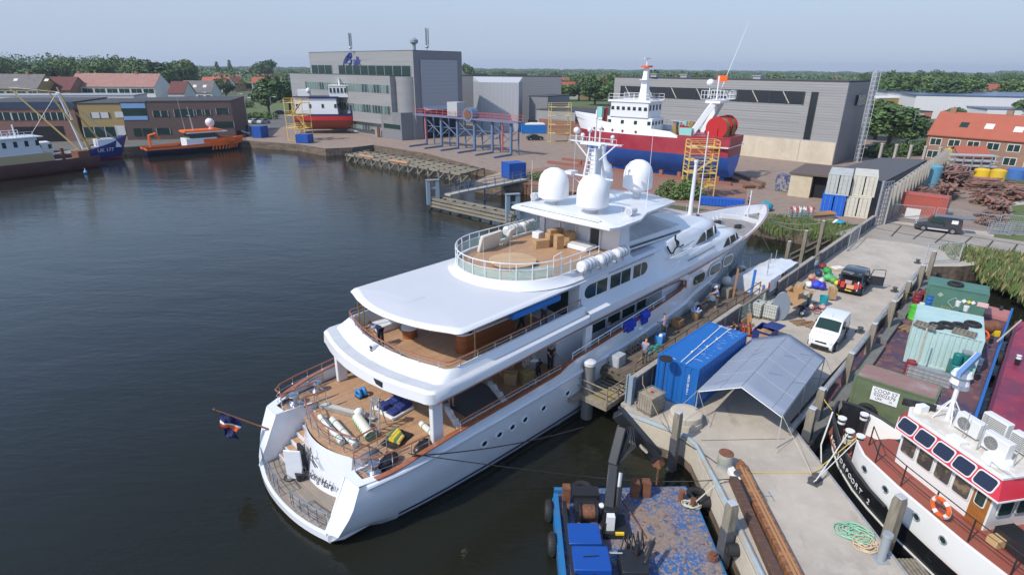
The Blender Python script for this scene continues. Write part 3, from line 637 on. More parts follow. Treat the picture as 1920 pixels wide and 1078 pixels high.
 # leaping hare emblem
mb=MB(M('polished_emblem',(.06,.065,.07),.25,.8))
hx=lambda x,z:(x,-4.40+(z-7.2)*.27,z)
for pts,r in(([(24.65,8.25),(24.8,7.95),(25.0,7.72),(25.25,7.68),(25.45,7.85),(25.75,7.95),(26.0,7.98),(26.3,7.9),(26.7,7.95)],.06),([(25.9,8.0),(25.9,8.25),(25.75,8.5),(25.85,8.75)],.07),([(25.85,8.4),(26.1,8.25),(26.05,8.05)],.08),([(24.62,8.2),(24.75,8.1),(24.95,7.75)],.05)):mb.tube([hx(a,b-.2)for a,b in pts],r,6)
mb.build('hare_emblem',Y)
mb=MB(M('dark_lettering'));hy=lambda y,z:(1.02-(2.0-z)*.18+.55*(y/2.15)**2+.14,y,z)
for pts in([(.6,2.5),(.5,2.25),(.25,2.12),(.0,2.2),(-.2,2.3),(-.3,2.1),(-.65,1.9)],[(-.0,2.2),(-.1,2.4),(0,2.6)],[(.2,2.12),(-.2,2.05),(-.5,1.85)]):mb.tube([hy(a,b)for a,b in pts],.025,5)
mb.build('hare_emblem',Y)
# foredeck
fd=[(38.5,-3.5)]+[(x,-(smooth_tab(TOPb,x)-.5))for x in(40,42,44,46,48,49.5)]+[(50.6,0)]+[(x,(smooth_tab(TOPb,x)-.5))for x in(49.5,48,46,44,42,40)]+[(38.5,3.5)]
mb=MB(M('foredeck_grey',(.27,.25,.24),.8,mix=[(1.5,(.2,.19,.18),.4,.7)]));mb.prism(fd,4.9,5.06);mb.build('foredeck',Y,smooth=0)
mb=MB(SW);mb.ext([(46.2,-2.0,5.05),(47.0,0,5.05),(46.2,2.0,5.05),(46.5,2.0,5.05),(47.3,0,5.05),(46.5,-2.0,5.05)],(-.1,0,.4));mb.build('breakwater',Y)
mb=MB(SW);mb.cyl((48.2,0,5),(48.2,0,7.8),.07,.05);mb.bar((48.2,0,6.2),(46.9,0,5.2),.05);mb.build('jackstaff',Y)
for x,y in((44.2,1.0),(44.2,-1.0)):
 mb=MB(SW);mb.cyl((x,y,4.7),(x,y,5.1),.3,.24,14);mb.m(STEEL).cyl((x,y,5.1),(x,y,5.4),.2,.26,14);mb.m(BLACK).b(x-.8,x-.3,y-.25,y+.25,5.0,5.35);mb.build('windlass',Y)
 # furniture: bar, posts
mb=MB(M('bar_wood',(.30,.10,.035),.35,planks=(.14,5,(.14,.04,.02),(pi/2,0,0))));mb.b(8.9,12.2,-2.35,-1.55,5.45,6.5);mb.cyl((8.9,-1.95,5.45),(8.9,-1.95,6.5),.4,n=14);mb.m(SW);mb.b(8.9,12.2,-2.5,-1.4,6.5,6.57);mb.cyl((8.9,-1.95,6.5),(8.9,-1.95,6.57),.55,n=16);mb.build('bar_counter',Y,bevel=.02)
mb=MB(M('bar_wood'));mb.cyl((8.0,1.3,5.45),(8.0,1.3,5.95),.4,.42,16);mb.m(SW).cyl((8.0,1.3,5.95),(8.0,1.3,6.02),.46,n=16);mb.build('drinks_table',Y)
mb=MB(SW);mb.b(7.0,9.5,2.6,3.5,5.45,5.85);mb.build('side_bench',Y,bevel=.03)
for x,y in((6.5,3.7),(8.2,-3.6),(11.9,-3.8),(6.5,3.2)):
 mb=MB(M('brass',(.5,.36,.15),.3,.8));mb.cyl((x,y,5.45),(x,y,7.65),.04,n=8);mb.build('awning_pole',Y)
mb=MB(M('awning_blue',(.01,.16,.5),.7));mb.b(10.5,14.2,-3.9,-3.5,7.2,7.55);mb.build('rolled_awning',Y,bevel=.08)
for(x,y,z)in((5.05,.25,6.1),):
 mb=MB(SW);mb.b(x-.05,x+.25,y-.12,y+.12,z-.15,z+.25);mb.m(BLACK);mb.b(x-.08,x-.04,y-.1,y+.1,z+.08,z+.22);mb.b(x-.08,x-.04,y-.1,y+.1,z-.12,z+.02);mb.build('floodlight',Y)
mb=MB(BLACK);mb.b(4.02,4.08,-1.95,-1.35,5.4,5.65);mb.build('vent_grille',Y)
# hatch circle on sun deck
mb=MB(M('pale_teak',(.52,.35,.2),.5,planks=(.14,4,(.2,.11,.06),(0,0,.6))));mb.cyl((14.4,-.1,8.5),(14.4,-.1,8.56),1.35,n=40);mb.m(SW);mb.cyl((14.4,-.1,8.3),(14.4,-.1,8.49),1.1,n=30);mb.torus((14.4,-.1,8.52),1.36,.035,n=40,arc=2.2);mb.build('round_table',Y)
# stern flag
fs=thing('ensign_staff','wooden flagstaff raking out over the stern of the white yacht','flagstaff',Matrix.Translation(Vector(YO))@Matrix.Rotation(YA,4,'Z')@Vector((1.0,3.3,2.0)),YA)
mb=MB(VARN);mb.cyl((0,0,0),(-2.1,1.1,1.7),.05,.03);mb.ball((-2.12,1.11,1.72),.05);mb.build('pole',fs)
mb=MB(NAVY);rows=[]
for j in range(12):
 row=[]
 for k in range(6):
  s_=k/5*(1-.35*j/11);row.append(Vector((-1.95+.75*s_+.07*sin(j*.8+k),1.03-.4*s_+.1*sin(j*.6+k*1.9),1.56-.6*s_-j*.12)))
 rows.append(row)
mb.loft(rows[:5],closed=False);mb.m(M('flag_white',(.75,.75,.75),.8)).loft(rows[4:6],closed=False);mb.m(ORANGE).loft(rows[5:8],closed=False);mb.m(NAVY).loft(rows[7:],closed=False);mb.build('flag',fs)
# ================================================= BUILDERS FOR THINGS THAT REPEAT
def corr(mb,a,b,z0,z1,out,pitch=.28,dep=.04):
 """corrugated wall from a to b (xy), bulging towards out"""
 a=Vector((a[0],a[1],0));b=Vector((b[0],b[1],0));L=(b-a).length;n=max(2,int(L/pitch));d=(b-a)/n;o=Vector((out[0],out[1],0))*dep
 pr=[]
 for i in range(n):
  p=a+d*i;pr+=[p,p+d*.15+o,p+d*.5+o,p+d*.65]
 pr.append(b)
 mb.loft([[Vector((p.x,p.y,z0)),Vector((p.x,p.y,z1))]for p in pr],closed=False)
def container(label,loc,rz,L,W,H,mat,group=None,name='shipping_container',doorend=1,roofm=None,doorm=None,frame=None,roofcorr=True):
 t=thing(name,label,'container',loc,rz,group)
 frame=frame or mat
 mb=MB(mat);e_=.06
 for y in(-1,1):corr(mb,(-L/2+.1,y*(W/2-e_)),(L/2-.1,y*(W/2-e_)),.14,H-.1,(0,y))
 corr(mb,(-doorend*(L/2-e_),-W/2+.1),(-doorend*(L/2-e_),W/2-.1),.14,H-.1,(-doorend,0))
 mb.build('wall',t,smooth=0)
 mb=MB(frame)
 for x in(-1,1):
  for y in(-1,1):mb.c(x*(L/2-.07),y*(W/2-.07),0,.14,.14,H)
  mb.c(x*(L/2-.05),0,0,.1,W-.28,.15);mb.c(x*(L/2-.05),0,H-.12,.1,W-.28,.12)
 for y in(-1,1):mb.c(0,y*(W/2-.05),0,L-.28,.1,.15);mb.c(0,y*(W/2-.05),H-.1,L-.28,.1,.1)
 mb.build('frame',t,smooth=0,bevel=.01)
 mb=MB(roofm or mat)
 if roofcorr:
  n=int(L/.3);pr=[]
  for i in range(n):
   x=-L/2+.14+(L-.28)*i/n;d=(L-.28)/n;pr+=[(x,H-.03),(x+d*.2,H-.01),(x+d*.6,H-.01),(x+d*.8,H-.03)]
  pr.append((L/2-.14,H-.03))
  mb.loft([[Vector((x,-W/2+.1,z)),Vector((x,W/2-.1,z))]for x,z in pr],closed=False)
 else:mb.b(-L/2+.1,L/2-.1,-W/2+.1,W/2-.1,H-.04,H-.015)
 mb.build('roof',t,smooth=0)
 for s_ in(-1,1):
  x=doorend*(L/2-.03);mb=MB(doorm or mat)
  mb.c(x,s_*(W/4-.03),.16,.05,W/2-.2,H-.3)
  for k in range(4):mb.c(x+doorend*.03,s_*(W/4-.03),.3+k*(H-.5)/4,.02,W/2-.3,(H-.5)/4-.12)
  d=mb.build('door',t,smooth=0)
  mb=MB(GALV)
  for q in(.35,.8):mb.cyl((x+doorend*.07,s_*q*W/2*.9,.16),(x+doorend*.07,s_*q*W/2*.9,H-.14),.02,n=6)
  mb.build('lock_rod',d)
 return t
IBCP=M('ibc_plastic',(.55,.56,.50),.5,mix=[(2,(.45,.46,.38),.4,.7)])
def ibc(label,loc,rz,mat=None,dirty=None):
 t=thing('ibc_tank',label,'water tank',loc,rz,'caged liquid tanks on the pier')
 mb=MB(mat or IBCP);mb.b(-.55,.55,-.46,.46,.16,1.12);mb.build('tank',t,bevel=.06)
 mb=MB(dirty or BLACKP);mb.cyl((0,0,1.12),(0,0,1.17),.09,n=12);mb.build('cap',t)
 mb=MB(GALV);
 for k in range(8):
  x=-.57+k*1.14/7
  for y in(-.48,.48):mb.bar((x,y,.14),(x,y,1.14),.02)
  if k<7:
   y=-.48+k*.96/6
   for x2 in(-.57,.57):mb.bar((x2,y,.14),(x2,y,1.14),.02)
 for z in(.2,.45,.7,.95,1.13):
  for y in(-.48,.48):mb.bar((-.57,y,z),(.57,y,z),.02)
  for x in(-.57,.57):mb.bar((x,-.48,z),(x,.48,z),.02)
 mb.bar((-.2,-.48,1.16),(-.2,.48,1.16),.03);mb.bar((.2,-.48,1.16),(.2,.48,1.16),.03)
 mb.build('cage',t)
 mb=MB(PILE)
 for y in(-.42,0,.42):mb.b(-.55,.55,y-.05,y+.05,0,.1)
 for k in range(5):mb.b(-.58+k*.26,-.48+k*.26,-.48,.48,.1,.13)
 mb.build('pallet',t)
 return t
def box_open(mb,x,y,z,a,b_,h,rz,mat,t=.02):
 mb.m(mat);R=Matrix.Translation((x,y,z))@Matrix.Rotation(rz,4,'Z');s=mb.X;mb.X=R
 mb.b(-a/2,a/2,-b_/2,b_/2,0,t)
 for q in(-1,1):mb.b(-a/2,a/2,q*b_/2-t/2,q*b_/2+t/2,0,h);mb.b(q*a/2-t/2,q*a/2+t/2,-b_/2,b_/2,0,h)
 mb.X=s
def carton(label,loc,rz,a,b_,h,group=None,open_=False,cat='box',mat=None):
 t=thing('cardboard_box',label,cat,loc,rz,group)
 mb=MB(mat or CARD)
 if open_:
  box_open(mb,0,0,0,a,b_,h,0,mat or CARD);mb.build('carton',t,smooth=0)
  for s_,nm in((1,'flap'),(-1,'flap')):
   mb=MB(mat or CARD);mb.ext([(-a/2,s_*b_/2,h),(a/2,s_*b_/2,h),(a/2,s_*(b_/2+.2),h+.08),(-a/2,s_*(b_/2+.2),h+.08)],(0,0,.01));mb.build(nm,t,smooth=0)
 else:
  mb.b(-a/2,a/2,-b_/2,b_/2,0,h);mb.build('carton',t,bevel=.008)
  mb=MB(M('parcel_tape',(.5,.38,.22),.4));mb.b(-a/2-.002,a/2+.002,-.03,.03,h*.7,h+.004);mb.build('tape',t,smooth=0)
 return t
def tyre(label,p,R=.5,r=.13,ax='Z',group=None,rz=0,name='tyre'):
 t=thing(name,label,'tyre',p,rz,group)
 mb=MB(BLACK)
 prof=[(R-r*1.6,-r*.7),(R-r*.3,-r),(R,-r*.6),(R+r*.05,0),(R,r*.6),(R-r*.3,r),(R-r*1.6,r*.7),(R-r*1.5,0)]
 n=24;rings=[]
 for i in range(n+1):
  a=2*pi*i/n;ring=[]
  for q,h in prof:
   v=Vector((q*cos(a),q*sin(a),h));ring.append(v if ax=='Z' else Vector((v.z,v.x,v.y)))
  rings.append(ring)
 mb.loft(rings,True,False);mb.m(M('tread',(.03,.03,.03),.9))
 for i in range(0,24):
  a=2*pi*i/24;v=Vector(((R+r*.06)*cos(a),(R+r*.06)*sin(a),0));d=Vector((0,0,r*.5))
  if ax=='X':v=Vector((v.z,v.x,v.y));d=Vector((r*.5,0,0))
  mb.bar(v-d,v+d,.03)
 mb.build('rubber_ring',t,smooth=50);mb=MB(M('tyre_inner',(.012,.012,.012),.9));mb.torus((0,0,0),R-r*1.5,r*.35,'Z' if ax=='Z' else 'X');mb.build('inner_bead',t)
 return t
def pile(label,top,w=.34,z0=-3.2,mat=None,rz=.78,group='timber mooring piles along the pier',sleeve=0,cap=True):
 t=thing('mooring_pile',label,'pile',(top.x,top.y,-1.6),rz,group)
 mb=MB(mat or PILE);h=top.z+1.6;zz=z0+1.6
 r=[[Vector((sx*w/2*q,sy*w/2*q,z))for sx,sy in((-1,-1),(1,-1),(1,1),(-1,1))]for z,q in((zz,1),(h*.5,.99),(h-.25,1),(h-.03,.8))]
 mb.loft(r);mb.build('post',t,bevel=.02)
 if sleeve:mb=MB(M('pile_sleeve',(.07,.075,.085),.6,mix=[(3,(.11,.11,.11),.5,.7)]));mb.c(0,0,zz,w*1.1,w*1.1,sleeve+1.6-zz);mb.build('sleeve',t,bevel=.02)
 if cap:mb=MB(M('cap_metal',(.62,.63,.64),.45,.4));mb.c(0,0,h-.03,w*.84,w*.84,.04);mb.build('cap_plate',t,bevel=.01)
 return t
def steel_pile(label,top,r=.34,mat=None,capm=None):
 t=thing('steel_pile',label,'pile',(top.x,top.y,-1.6),0,'steel tube piles beside the yacht')
 h=top.z+1.6
 mb=MB(mat or M('pile_steel',(.19,.19,.19),.7,mix=[((2,2,.6),(.12,.12,.11),.4,.7),(3,(.26,.24,.22),.55,.8)]));mb.cyl((0,0,-1.6),(0,0,h),r,n=20);mb.build('tube',t)
 mb=MB(capm or M('pile_cap',(.66,.66,.66),.4,mix=[(5,(.5,.48,.45),.5,.75)]));mb.lathe((0,0,h),[(r*1.05,-.16),(r*1.05,.02),(r*.9,.06),(r*.3,.09),(.01,.1)],20);mb.build('cap',t)
 return t
def bollard(label,p,rz=0,group='bollards on the pier edge'):
 t=thing('bollard',label,'bollard',p,rz,group)
 mb=MB(M('bollard_iron',(.10,.10,.105),.6,.3));mb.lathe((0,0,.0),[(.3,0),(.3,.05),(.16,.07),(.13,.2),(.16,.27),(.2,.3),(.18,.36),(.02,.38)],14);mb.build('bollard_body',t)
 mb=MB(M('bollard_iron'));mb.bar((-.35,0,.22),(.35,0,.22),.08);mb.b(-.38,.38,-.22,.22,.0,.03);mb.build('base_plate',t)
 return t
def rope(name,label,pts,r=.03,mat=None,sag=0,cat='rope',group=None,n=14):
 out=[]
 for a,b in zip(pts,pts[1:]):
  for k in range(n):t=k/n;p=Vector(a).lerp(Vector(b),t);p.z-=sag*4*t*(1-t);out.append(p)
 out.append(Vector(pts[-1]))
 mb=MB(mat or ROPE);mb.tube(out,r,5);return mb.build(name,None,label,cat,group)
def coil(name,label,c,R,r,mat,turns=7,cat='rope',seed=1,flat=.5):
 rr=random.Random(seed);pts=[]
 for i in range(turns*14):
  a=i/14*2*pi;q=R*(.45+.5*rr.random()*.4+.35*sin(i*.37+seed));pts.append(Vector((c[0]+q*cos(a)+.1*sin(i*.11),c[1]+q*sin(a)*.85,c[2]+r+(i/(turns*14))*r*4)))
 mb=MB(mat);mb.tube(pts,r,5);return mb.build(name,None,label,cat)
 # ---------------- people
def person(label,loc,rz,shirt,trou,hair=(.06,.04,.03),lean=0,armL=(20,20),armR=(20,20),legL=(0,0),legR=(0,0),cap=None,H=1.76,headp=10,shorts=False,spread=(8,8),sleeves=True):
 """x is forward; arm=(shoulder pitch fwd, elbow bend); leg=(hip pitch, knee bend)"""
 t=thing('person',label,'person',loc,rz,'people at work')
 s=H/1.76;J={};E_=[];Rr={}
 def add(n,p,r):J[n]=Vector(p)*s;Rr[n]=r*s
 def link(a,b):E_.append((a,b))
 ln=radians(lean)
 # legs
 low=[]
 for sd_,(hp,kn)in(('L',legL),('R',legR)):
  low.append(.42*cos(radians(hp))+.42*cos(radians(hp-kn)))
 pz=max(low)+.09
 add('pel',(0,0,pz),.125)
 up=Vector((sin(ln),0,cos(ln)));fw=Vector((cos(ln),0,-sin(ln)))
 P0=Vector((0,0,pz))
 add('wai',P0+up*.18,.12);add('che',P0+up*.38,.14);add('nek',P0+up*.53,.06)
 hd=Vector((sin(ln*.6+radians(headp)),0,cos(ln*.6+radians(headp))))
 add('hd0',P0+up*.6,.062);add('hd1',P0+up*.6+hd*.1,.09);add('hd2',P0+up*.6+hd*.2,.075)
 for a,b in(('pel','wai'),('wai','che'),('che','nek'),('nek','hd0'),('hd0','hd1'),('hd1','hd2')):link(a,b)
 fwd_h=Vector((hd.z,0,-hd.x));add('nose',P0+up*.6+hd*.09+fwd_h*.115,.012);link('hd1','nose')
 for sd_,sg,(sp,eb)in(('L',1,armL),('R',-1,armR)):
  sh=P0+up*.47+Vector((0,sg*.17,0));a1=radians(sp);
  dd=Vector((sin(a1),sg*sin(radians(spread[0]if sg>0 else spread[1])),-cos(a1))).normalized();el=sh+dd*.28
  a2=radians(sp+eb);d2=Vector((sin(a2),sg*.05,-cos(a2))).normalized();wr=el+d2*.25
  add('sh'+sd_,sh,.062);add('el'+sd_,el,.043);add('wr'+sd_,wr,.03);pm=wr+d2*.07;add('pm'+sd_,pm,.034)
  link('che','sh'+sd_);link('sh'+sd_,'el'+sd_);link('el'+sd_,'wr'+sd_);link('wr'+sd_,'pm'+sd_)
  side=Vector((d2.z,0,-d2.x)).cross(d2).normalized();nrm=d2.cross(side)
  for k,(o,l_2)in enumerate(((-.03,.06),(-.01,.075),(.01,.07),(.03,.055))):
   b0=pm+d2*.03+nrm*o;add(f'f{k}a'+sd_,b0+d2*l_2*.5+side*.004,.009);add(f'f{k}b'+sd_,b0+d2*l_2*.9+side*.02,.008);link('pm'+sd_,f'f{k}a'+sd_);link(f'f{k}a'+sd_,f'f{k}b'+sd_)
  add('tha'+sd_,pm-nrm*.045-d2*.01,.011);add('thb'+sd_,pm-nrm*.06+d2*.03,.009);link('pm'+sd_,'tha'+sd_);link('tha'+sd_,'thb'+sd_)
 for sd_,sg,(hp,kn)in(('L',1,legL),('R',-1,legR)):
  hp_=P0+Vector((0,sg*.09,-.04));a1=radians(hp);k_=hp_+Vector((sin(a1),sg*.02,-cos(a1)))*.42;a2=radians(hp-kn);an=k_+Vector((sin(a2),0,-cos(a2)))*.41
  add('hi'+sd_,hp_,.088);add('kn'+sd_,k_,.06);add('an'+sd_,an,.042);add('to'+sd_,an+Vector((.15,sg*.02,-.045)),.035)
  link('pel','hi'+sd_);link('hi'+sd_,'kn'+sd_);link('kn'+sd_,'an'+sd_);link('an'+sd_,'to'+sd_)
 def skin(nm,names,mat,grow=0,root='pel'):
  idx={n:i for i,n in enumerate(names)}
  me=bpy.data.meshes.new(nm);me.from_pydata([tuple(J[n])for n in names],[(idx[a],idx[b])for a,b in E_ if a in idx and b in idx],[])
  me.materials.append(mat);o=bpy.data.objects.new(nm,me);C.objects.link(o);o.parent=t
  md=o.modifiers.new('skin','SKIN');md.use_smooth_shade=True
  if not me.skin_vertices:return o
  for n in names:
   v=me.skin_vertices[0].data[idx[n]];r=Rr[n]+grow;v.radius=(r,r)
   v.use_root=(n==root)
  sb=o.modifiers.new('sub','SUBSURF');sb.levels=1;sb.render_levels=1
  return o
 skin('body',list(J),SKIN)
 sh_names=['wai','che','pel','shL','shR']+(['elL','elR']if sleeves else[])
 J2=dict(J)
 for s2 in 'LR':J['el'+s2]=J['sh'+s2].lerp(J['el'+s2],.62 if sleeves is True else 1);Rr['el'+s2]+=.02
 skin('shirt',sh_names,shirt,.014,'che');J.update(J2)
 for s2 in 'LR':
  if shorts:J['kn'+s2]=J['hi'+s2].lerp(J['kn'+s2],.8)
 skin('trousers',['pel','hiL','hiR','knL','knR']+([]if shorts else['anL','anR']),trou,.018);J.update(J2)
 for s2 in 'LR':
  mb=MB(BLACKP);a=J['an'+s2];mb.loft([[a+Vector((x,y*w_,z))for y,z in((-1,-.09*s),(1,-.09*s),(1,h_),(-1,h_))]for x,w_,h_ in((-.07,.035,-.02),(0,.045,.02),(.09,.05,-.03),(.19,.035,-.06))]);mb.build('shoe',t,bevel=.01)
 hm=M('hair_%02d_%02d'%(int(hair[0]*99),int(hair[2]*99)),hair,.8)if not cap else cap
 c0=J['hd2'];b0=-fwd_h
 mb=MB(hm);mb.ball(c0+b0*.012*s+hd*.005,.098*s,.088*s,.075*s,12,8)
 if cap:mb.ext([c0+fwd_h*.07+Vector((0,-.06,0)),c0+fwd_h*.17+Vector((0,-.04,-.02)),c0+fwd_h*.17+Vector((0,.04,-.02)),c0+fwd_h*.07+Vector((0,.06,0))],(0,0,.012))
 mb.build('cap' if cap else 'hair',t)
 mb=MB(BLACKP)
 for y in(-.032,.032):mb.ball(J['hd1']+fwd_h*.088*s+hd*.02+Vector((0,y,0)),.011)
 mb.build('eyes',t)
 return t
SHIRT_B=M('blue_work_shirt',(.16,.28,.62),.8,bump=.3,bs=15);TROU_G=M('grey_trousers',(.10,.085,.085),.85,bump=.3,bs=15);TROU_N=M('navy_trousers',(.015,.018,.03),.85)
# ---------------- vehicles
def wheel(t,x,y,r,w_=.2):
 s_=1 if y>0 else-1
 o=None
 mb=MB(BLACK);mb.cyl((x,y-s_*w_,r),(x,y,r),r,n=22);o=mb.build('wheel',t,smooth=40)
 mb=MB(M('alloy',(.45,.46,.47),.35,.7));mb.cyl((x,y,r),(x,y+s_*.012,r),r*.64,r*.6,n=18)
 mb.m(BLACKP)
 for k in range(5):a=k*2*pi/5;mb.cyl((x+cos(a)*r*.4,y+s_*.012,r+sin(a)*r*.4),(x+cos(a)*r*.4,y+s_*.018,r+sin(a)*r*.4),r*.12,n=6)
 mb.build('rim',o)
def car(label,loc,rz,prof,W,paint,wb,wr=.31,tumble=.14,glass=None,wsh=None,rear=None,name='parked_car',cat='car',group=None,front_lights=True,detail=True,belt=.95,roofm=None,dark_trim=True,plate='rear'):
 """prof: roofline points (x,z) from rear bottom round the top to the front bottom; x forward"""
 t=thing(name,label,cat,loc,rz,group)
 hw=lambda z:W/2-(tumble*max(0,z-belt)/.9)-.03*max(0,.45-z)
 def HWx(x,z):
  xf=max(p[0]for p in prof);xr=min(p[0]for p in prof);e2=0
  if x>xf-.5:e2=((x-(xf-.5))/.5)**2*.14
  if x<xr+.25:e2=(((xr+.25)-x)/.25)**2*.06
  return hw(z)-e2
 mb=MB(paint);n=len(prof)
 L=[Vector((x,HWx(x,z),z))for x,z in prof];Rr_=[Vector((x,-HWx(x,z),z))for x,z in prof]
 rows=[[a,a.lerp(b,.06)+Vector((0,0,.012)),a.lerp(b,.5)+Vector((0,0,.03 if a.z>.8 else 0)),a.lerp(b,.94)+Vector((0,0,.012)),b]for a,b in zip(L,Rr_)]
 mb.loft(rows,closed=False)
 mb.add(L,[tuple(range(n))]);mb.add(Rr_,[tuple(range(n-1,-1,-1))])
 mb.add([L[0],L[-1],Rr_[-1],Rr_[0]],[(0,1,2,3)])
 mb.build('body',t,smooth=30,bevel=.035)
 G=GLASSD
 for k,g in enumerate(glass or[]):
  for s_ in(1,-1):
   mb=MB(G);mb.add([Vector((x,s_*(hw(z)+.006),z))for x,z in g],[tuple(range(len(g)))]);mb.m(BLACKP)
   pts=[Vector((x,s_*(hw(z)+.006),z))for x,z in g];mb.tube(pts+[pts[0]],.008,4);mb.build('side_window',t,smooth=0)
 for nm,seg in(('windscreen',wsh),('rear_window',rear)):
  if seg:
   (x0,z0),(x1,z1)=seg;dx,dz=x1-x0,z1-z0;q=sqrt(dx*dx+dz*dz);nx,nz=(-dz/q*.03,dx/q*.03)
   if nz<0:nx,nz=-nx,-nz
   if nm=='rear_window':nx,nz=-abs(nx),abs(nz)
   else:nx,nz=abs(nx),abs(nz)
   mb=MB(G);mb.loft([[Vector((x0+nx,(hw(z0)-.1)*c_,z0+nz+.03*(1-c_*c_)))for c_ in(-1,-.5,0,.5,1)],[Vector((x1+nx,(hw(z1)-.07)*c_,z1+nz+.03*(1-c_*c_)))for c_ in(-1,-.5,0,.5,1)]],closed=False);mb.build(nm,t,smooth=60)
 for x in wb:
  for s_ in(1,-1):
   mb=MB(BLACKP);pts=[]
   mb.cyl((x,s_*(hw(.5)-.1),wr),(x,s_*(hw(.5)+.008),wr),wr*1.17,n=24);mb.build('wheel_arch',t)
   wheel(t,x,s_*(hw(.3)+.015),wr)
 xf=max(p[0]for p in prof);xr=min(p[0]for p in prof)
 if detail:
  mb=MB(BLACKP);
  for s_ in(1,-1):mb.b(min(wb)+wr*1.2,max(wb)-wr*1.2,s_*hw(.3)-.02,s_*hw(.3)+.02,.2,.34)
  mb.build('sill',t,smooth=0)
  for s_ in(1,-1):
   mb=MB(M('headlamp',(.7,.72,.75),.1,.3));mb.ball((xf-.12,s_*(W/2-.28),.72),.14,.17,.1,10,6);mb.build('headlight',t)
   mb=MB(M('tail_lamp',(.5,.02,.015),.2));mb.b(xr-.02,xr+.06,s_*(W/2-.14)-.07,s_*(W/2-.14)+.07,.75,1.1);mb.build('taillight',t,bevel=.02)
   mb=MB(BLACKP);mx_=(glass[-1][1][0]if glass else xf-1.3);mb.b(mx_-.2,mx_-.06,s_*(W/2+.02)if s_>0 else-W/2-.2,s_*(W/2+.02)+.18 if s_>0 else-W/2-.02,1.0,1.2);mb.build('mirror',t,bevel=.03)
  mb=MB(BLACKP);mb.b(xf-.1,xf+.03,-W/2+.3,W/2-.3,.22,.45);mb.b(xf-.12,xf+.02,-.35,.35,.62,.72);mb.build('grille',t,bevel=.02)
  mb=MB(BLACKP);mb.b(xr-.06,xr+.1,-W/2+.08,W/2-.08,.3,.52);mb.build('bumper',t,bevel=.03)
  mb=MB(M('number_plate',(.75,.55,.05),.5));mb.b(xr-.075,xr-.055,-.24,.24,.36,.46);mb.build('number_plate',t)
 return t
def frame_grid(mb,p0,ux_,uz,nx,nz,r=.03):
 p0=Vector(p0);ux_=Vector(ux_);uz=Vector(uz)
 for i in range(nx+1):mb.bar(p0+ux_*i/nx,p0+ux_*i/nx+uz,r)
 for j in range(nz+1):mb.bar(p0+uz*j/nz,p0+ux_+uz*j/nz,r)
 # ================================================= PIER
YM=Matrix.Translation(Vector(YO))@Matrix.Rotation(YA,4,'Z')
def yl(x,y,z):return YM@Vector((x,y,z))
WD=Vector((W1[0]-W0[0],W1[1]-W0[1],0));WL_=WD.length;WD.normalize();WN=Vector((-WD.y,WD.x,0))
def wpt(s,o=0,z=0):return Vector((W0[0],W0[1],0))+WD*s+WN*o+Vector((0,0,z))
def wof(px,py):p=at(px,py,0);return(p-Vector((W0[0],W0[1],0))).dot(WD)
wr=atan2(WD.y,WD.x)
BLOCK=M('dark_block_wall',(.13,.13,.135),.85,planks=(.22,1.6,(.06,.06,.06),(pi/2,0,0)),mix=[((.6,.6,2.5),(.085,.085,.09),.4,.7),(2,(.2,.19,.18),.55,.8)])
CAPC=M('cap_concrete',(.36,.33,.29),.85,mix=[(2,(.26,.24,.2),.45,.7)])
def wall_seg(s0,s1,top=1.3,label=''):
 p=wpt(s0);t=thing('flood_wall',label,'wall',(p.x,p.y,0),wr,'sections of the dark flood wall');L=s1-s0
 mb=MB(BLOCK);mb.b(0,L,-.02,.18,0,top-.1);mb.build('panel',t,smooth=0)
 mb=MB(CAPC);mb.b(-.02,L+.02,-.08,.24,top-.1,top+.02);mb.b(0,L,-.28,-.022,-.02,.16);mb.b(0,L,.182,.3,-.6,.1);mb.build('coping',t,bevel=.02)
 mb=MB(GALV);x=2.0
 while x<L:mb.b(x-.05,x+.05,-.06,-.021,.16,top-.1);x+=2.4
 mb.build('post',t)
 return t
s_g0,s_g1=15.2,19.0
wall_seg(.3,14.6,1.55,'dark flood wall section behind the blue container')
wall_seg(22.2,31.0,1.35,'dark flood wall section between the white plastic tent and the junk')
wall_seg(33.0,53.0,1.3,'dark flood wall section running on to the container stack')
def glass_seg(s0,s1,label):
 p=wpt(s0);t=thing('glass_barrier',label,'barrier',(p.x,p.y,0),wr,'glass flood barriers');L=s1-s0
 mb=MB(M('weathered_rail',(.20,.17,.14),.8));mb.b(0,L,-.05,.12,1.25,1.37);mb.b(0,.12,-.05,.12,0,1.25);mb.b(L-.12,L,-.05,.12,0,1.25);mb.b(0,L,-.1,.2,0,.3);mb.build('frame',t,smooth=0)
 mb=MB(M('pane_glass',(.5,.66,.6),.05,alpha=.3));mb.b(.12,L-.12,.02,.05,.3,1.25);mb.build('pane',t,smooth=0)
glass_seg(14.7,19.8,'green glass flood barrier with the pale tank standing behind it');glass_seg(31.1,32.9,'short glass barrier by the coloured bags')
# steel end post
t=thing('wall_end_post','blue-grey steel post closing the near end of the flood wall','post',(W0[0],W0[1],0),wr)
mb=MB(M('bluegrey_steel',(.25,.32,.38),.6,mix=[(3,(.3,.27,.22),.5,.75)]));mb.b(0,.3,-.14,-.08,-.3,1.75);mb.b(0,.3,.2,.26,-.3,1.75);mb.b(.1,.16,-.08,.2,-.3,1.75);mb.build('profile',t);mb=MB(CAPC);mb.b(-.15,.5,-.4,.4,-.8,.02);mb.build('foot',t,bevel=.03)
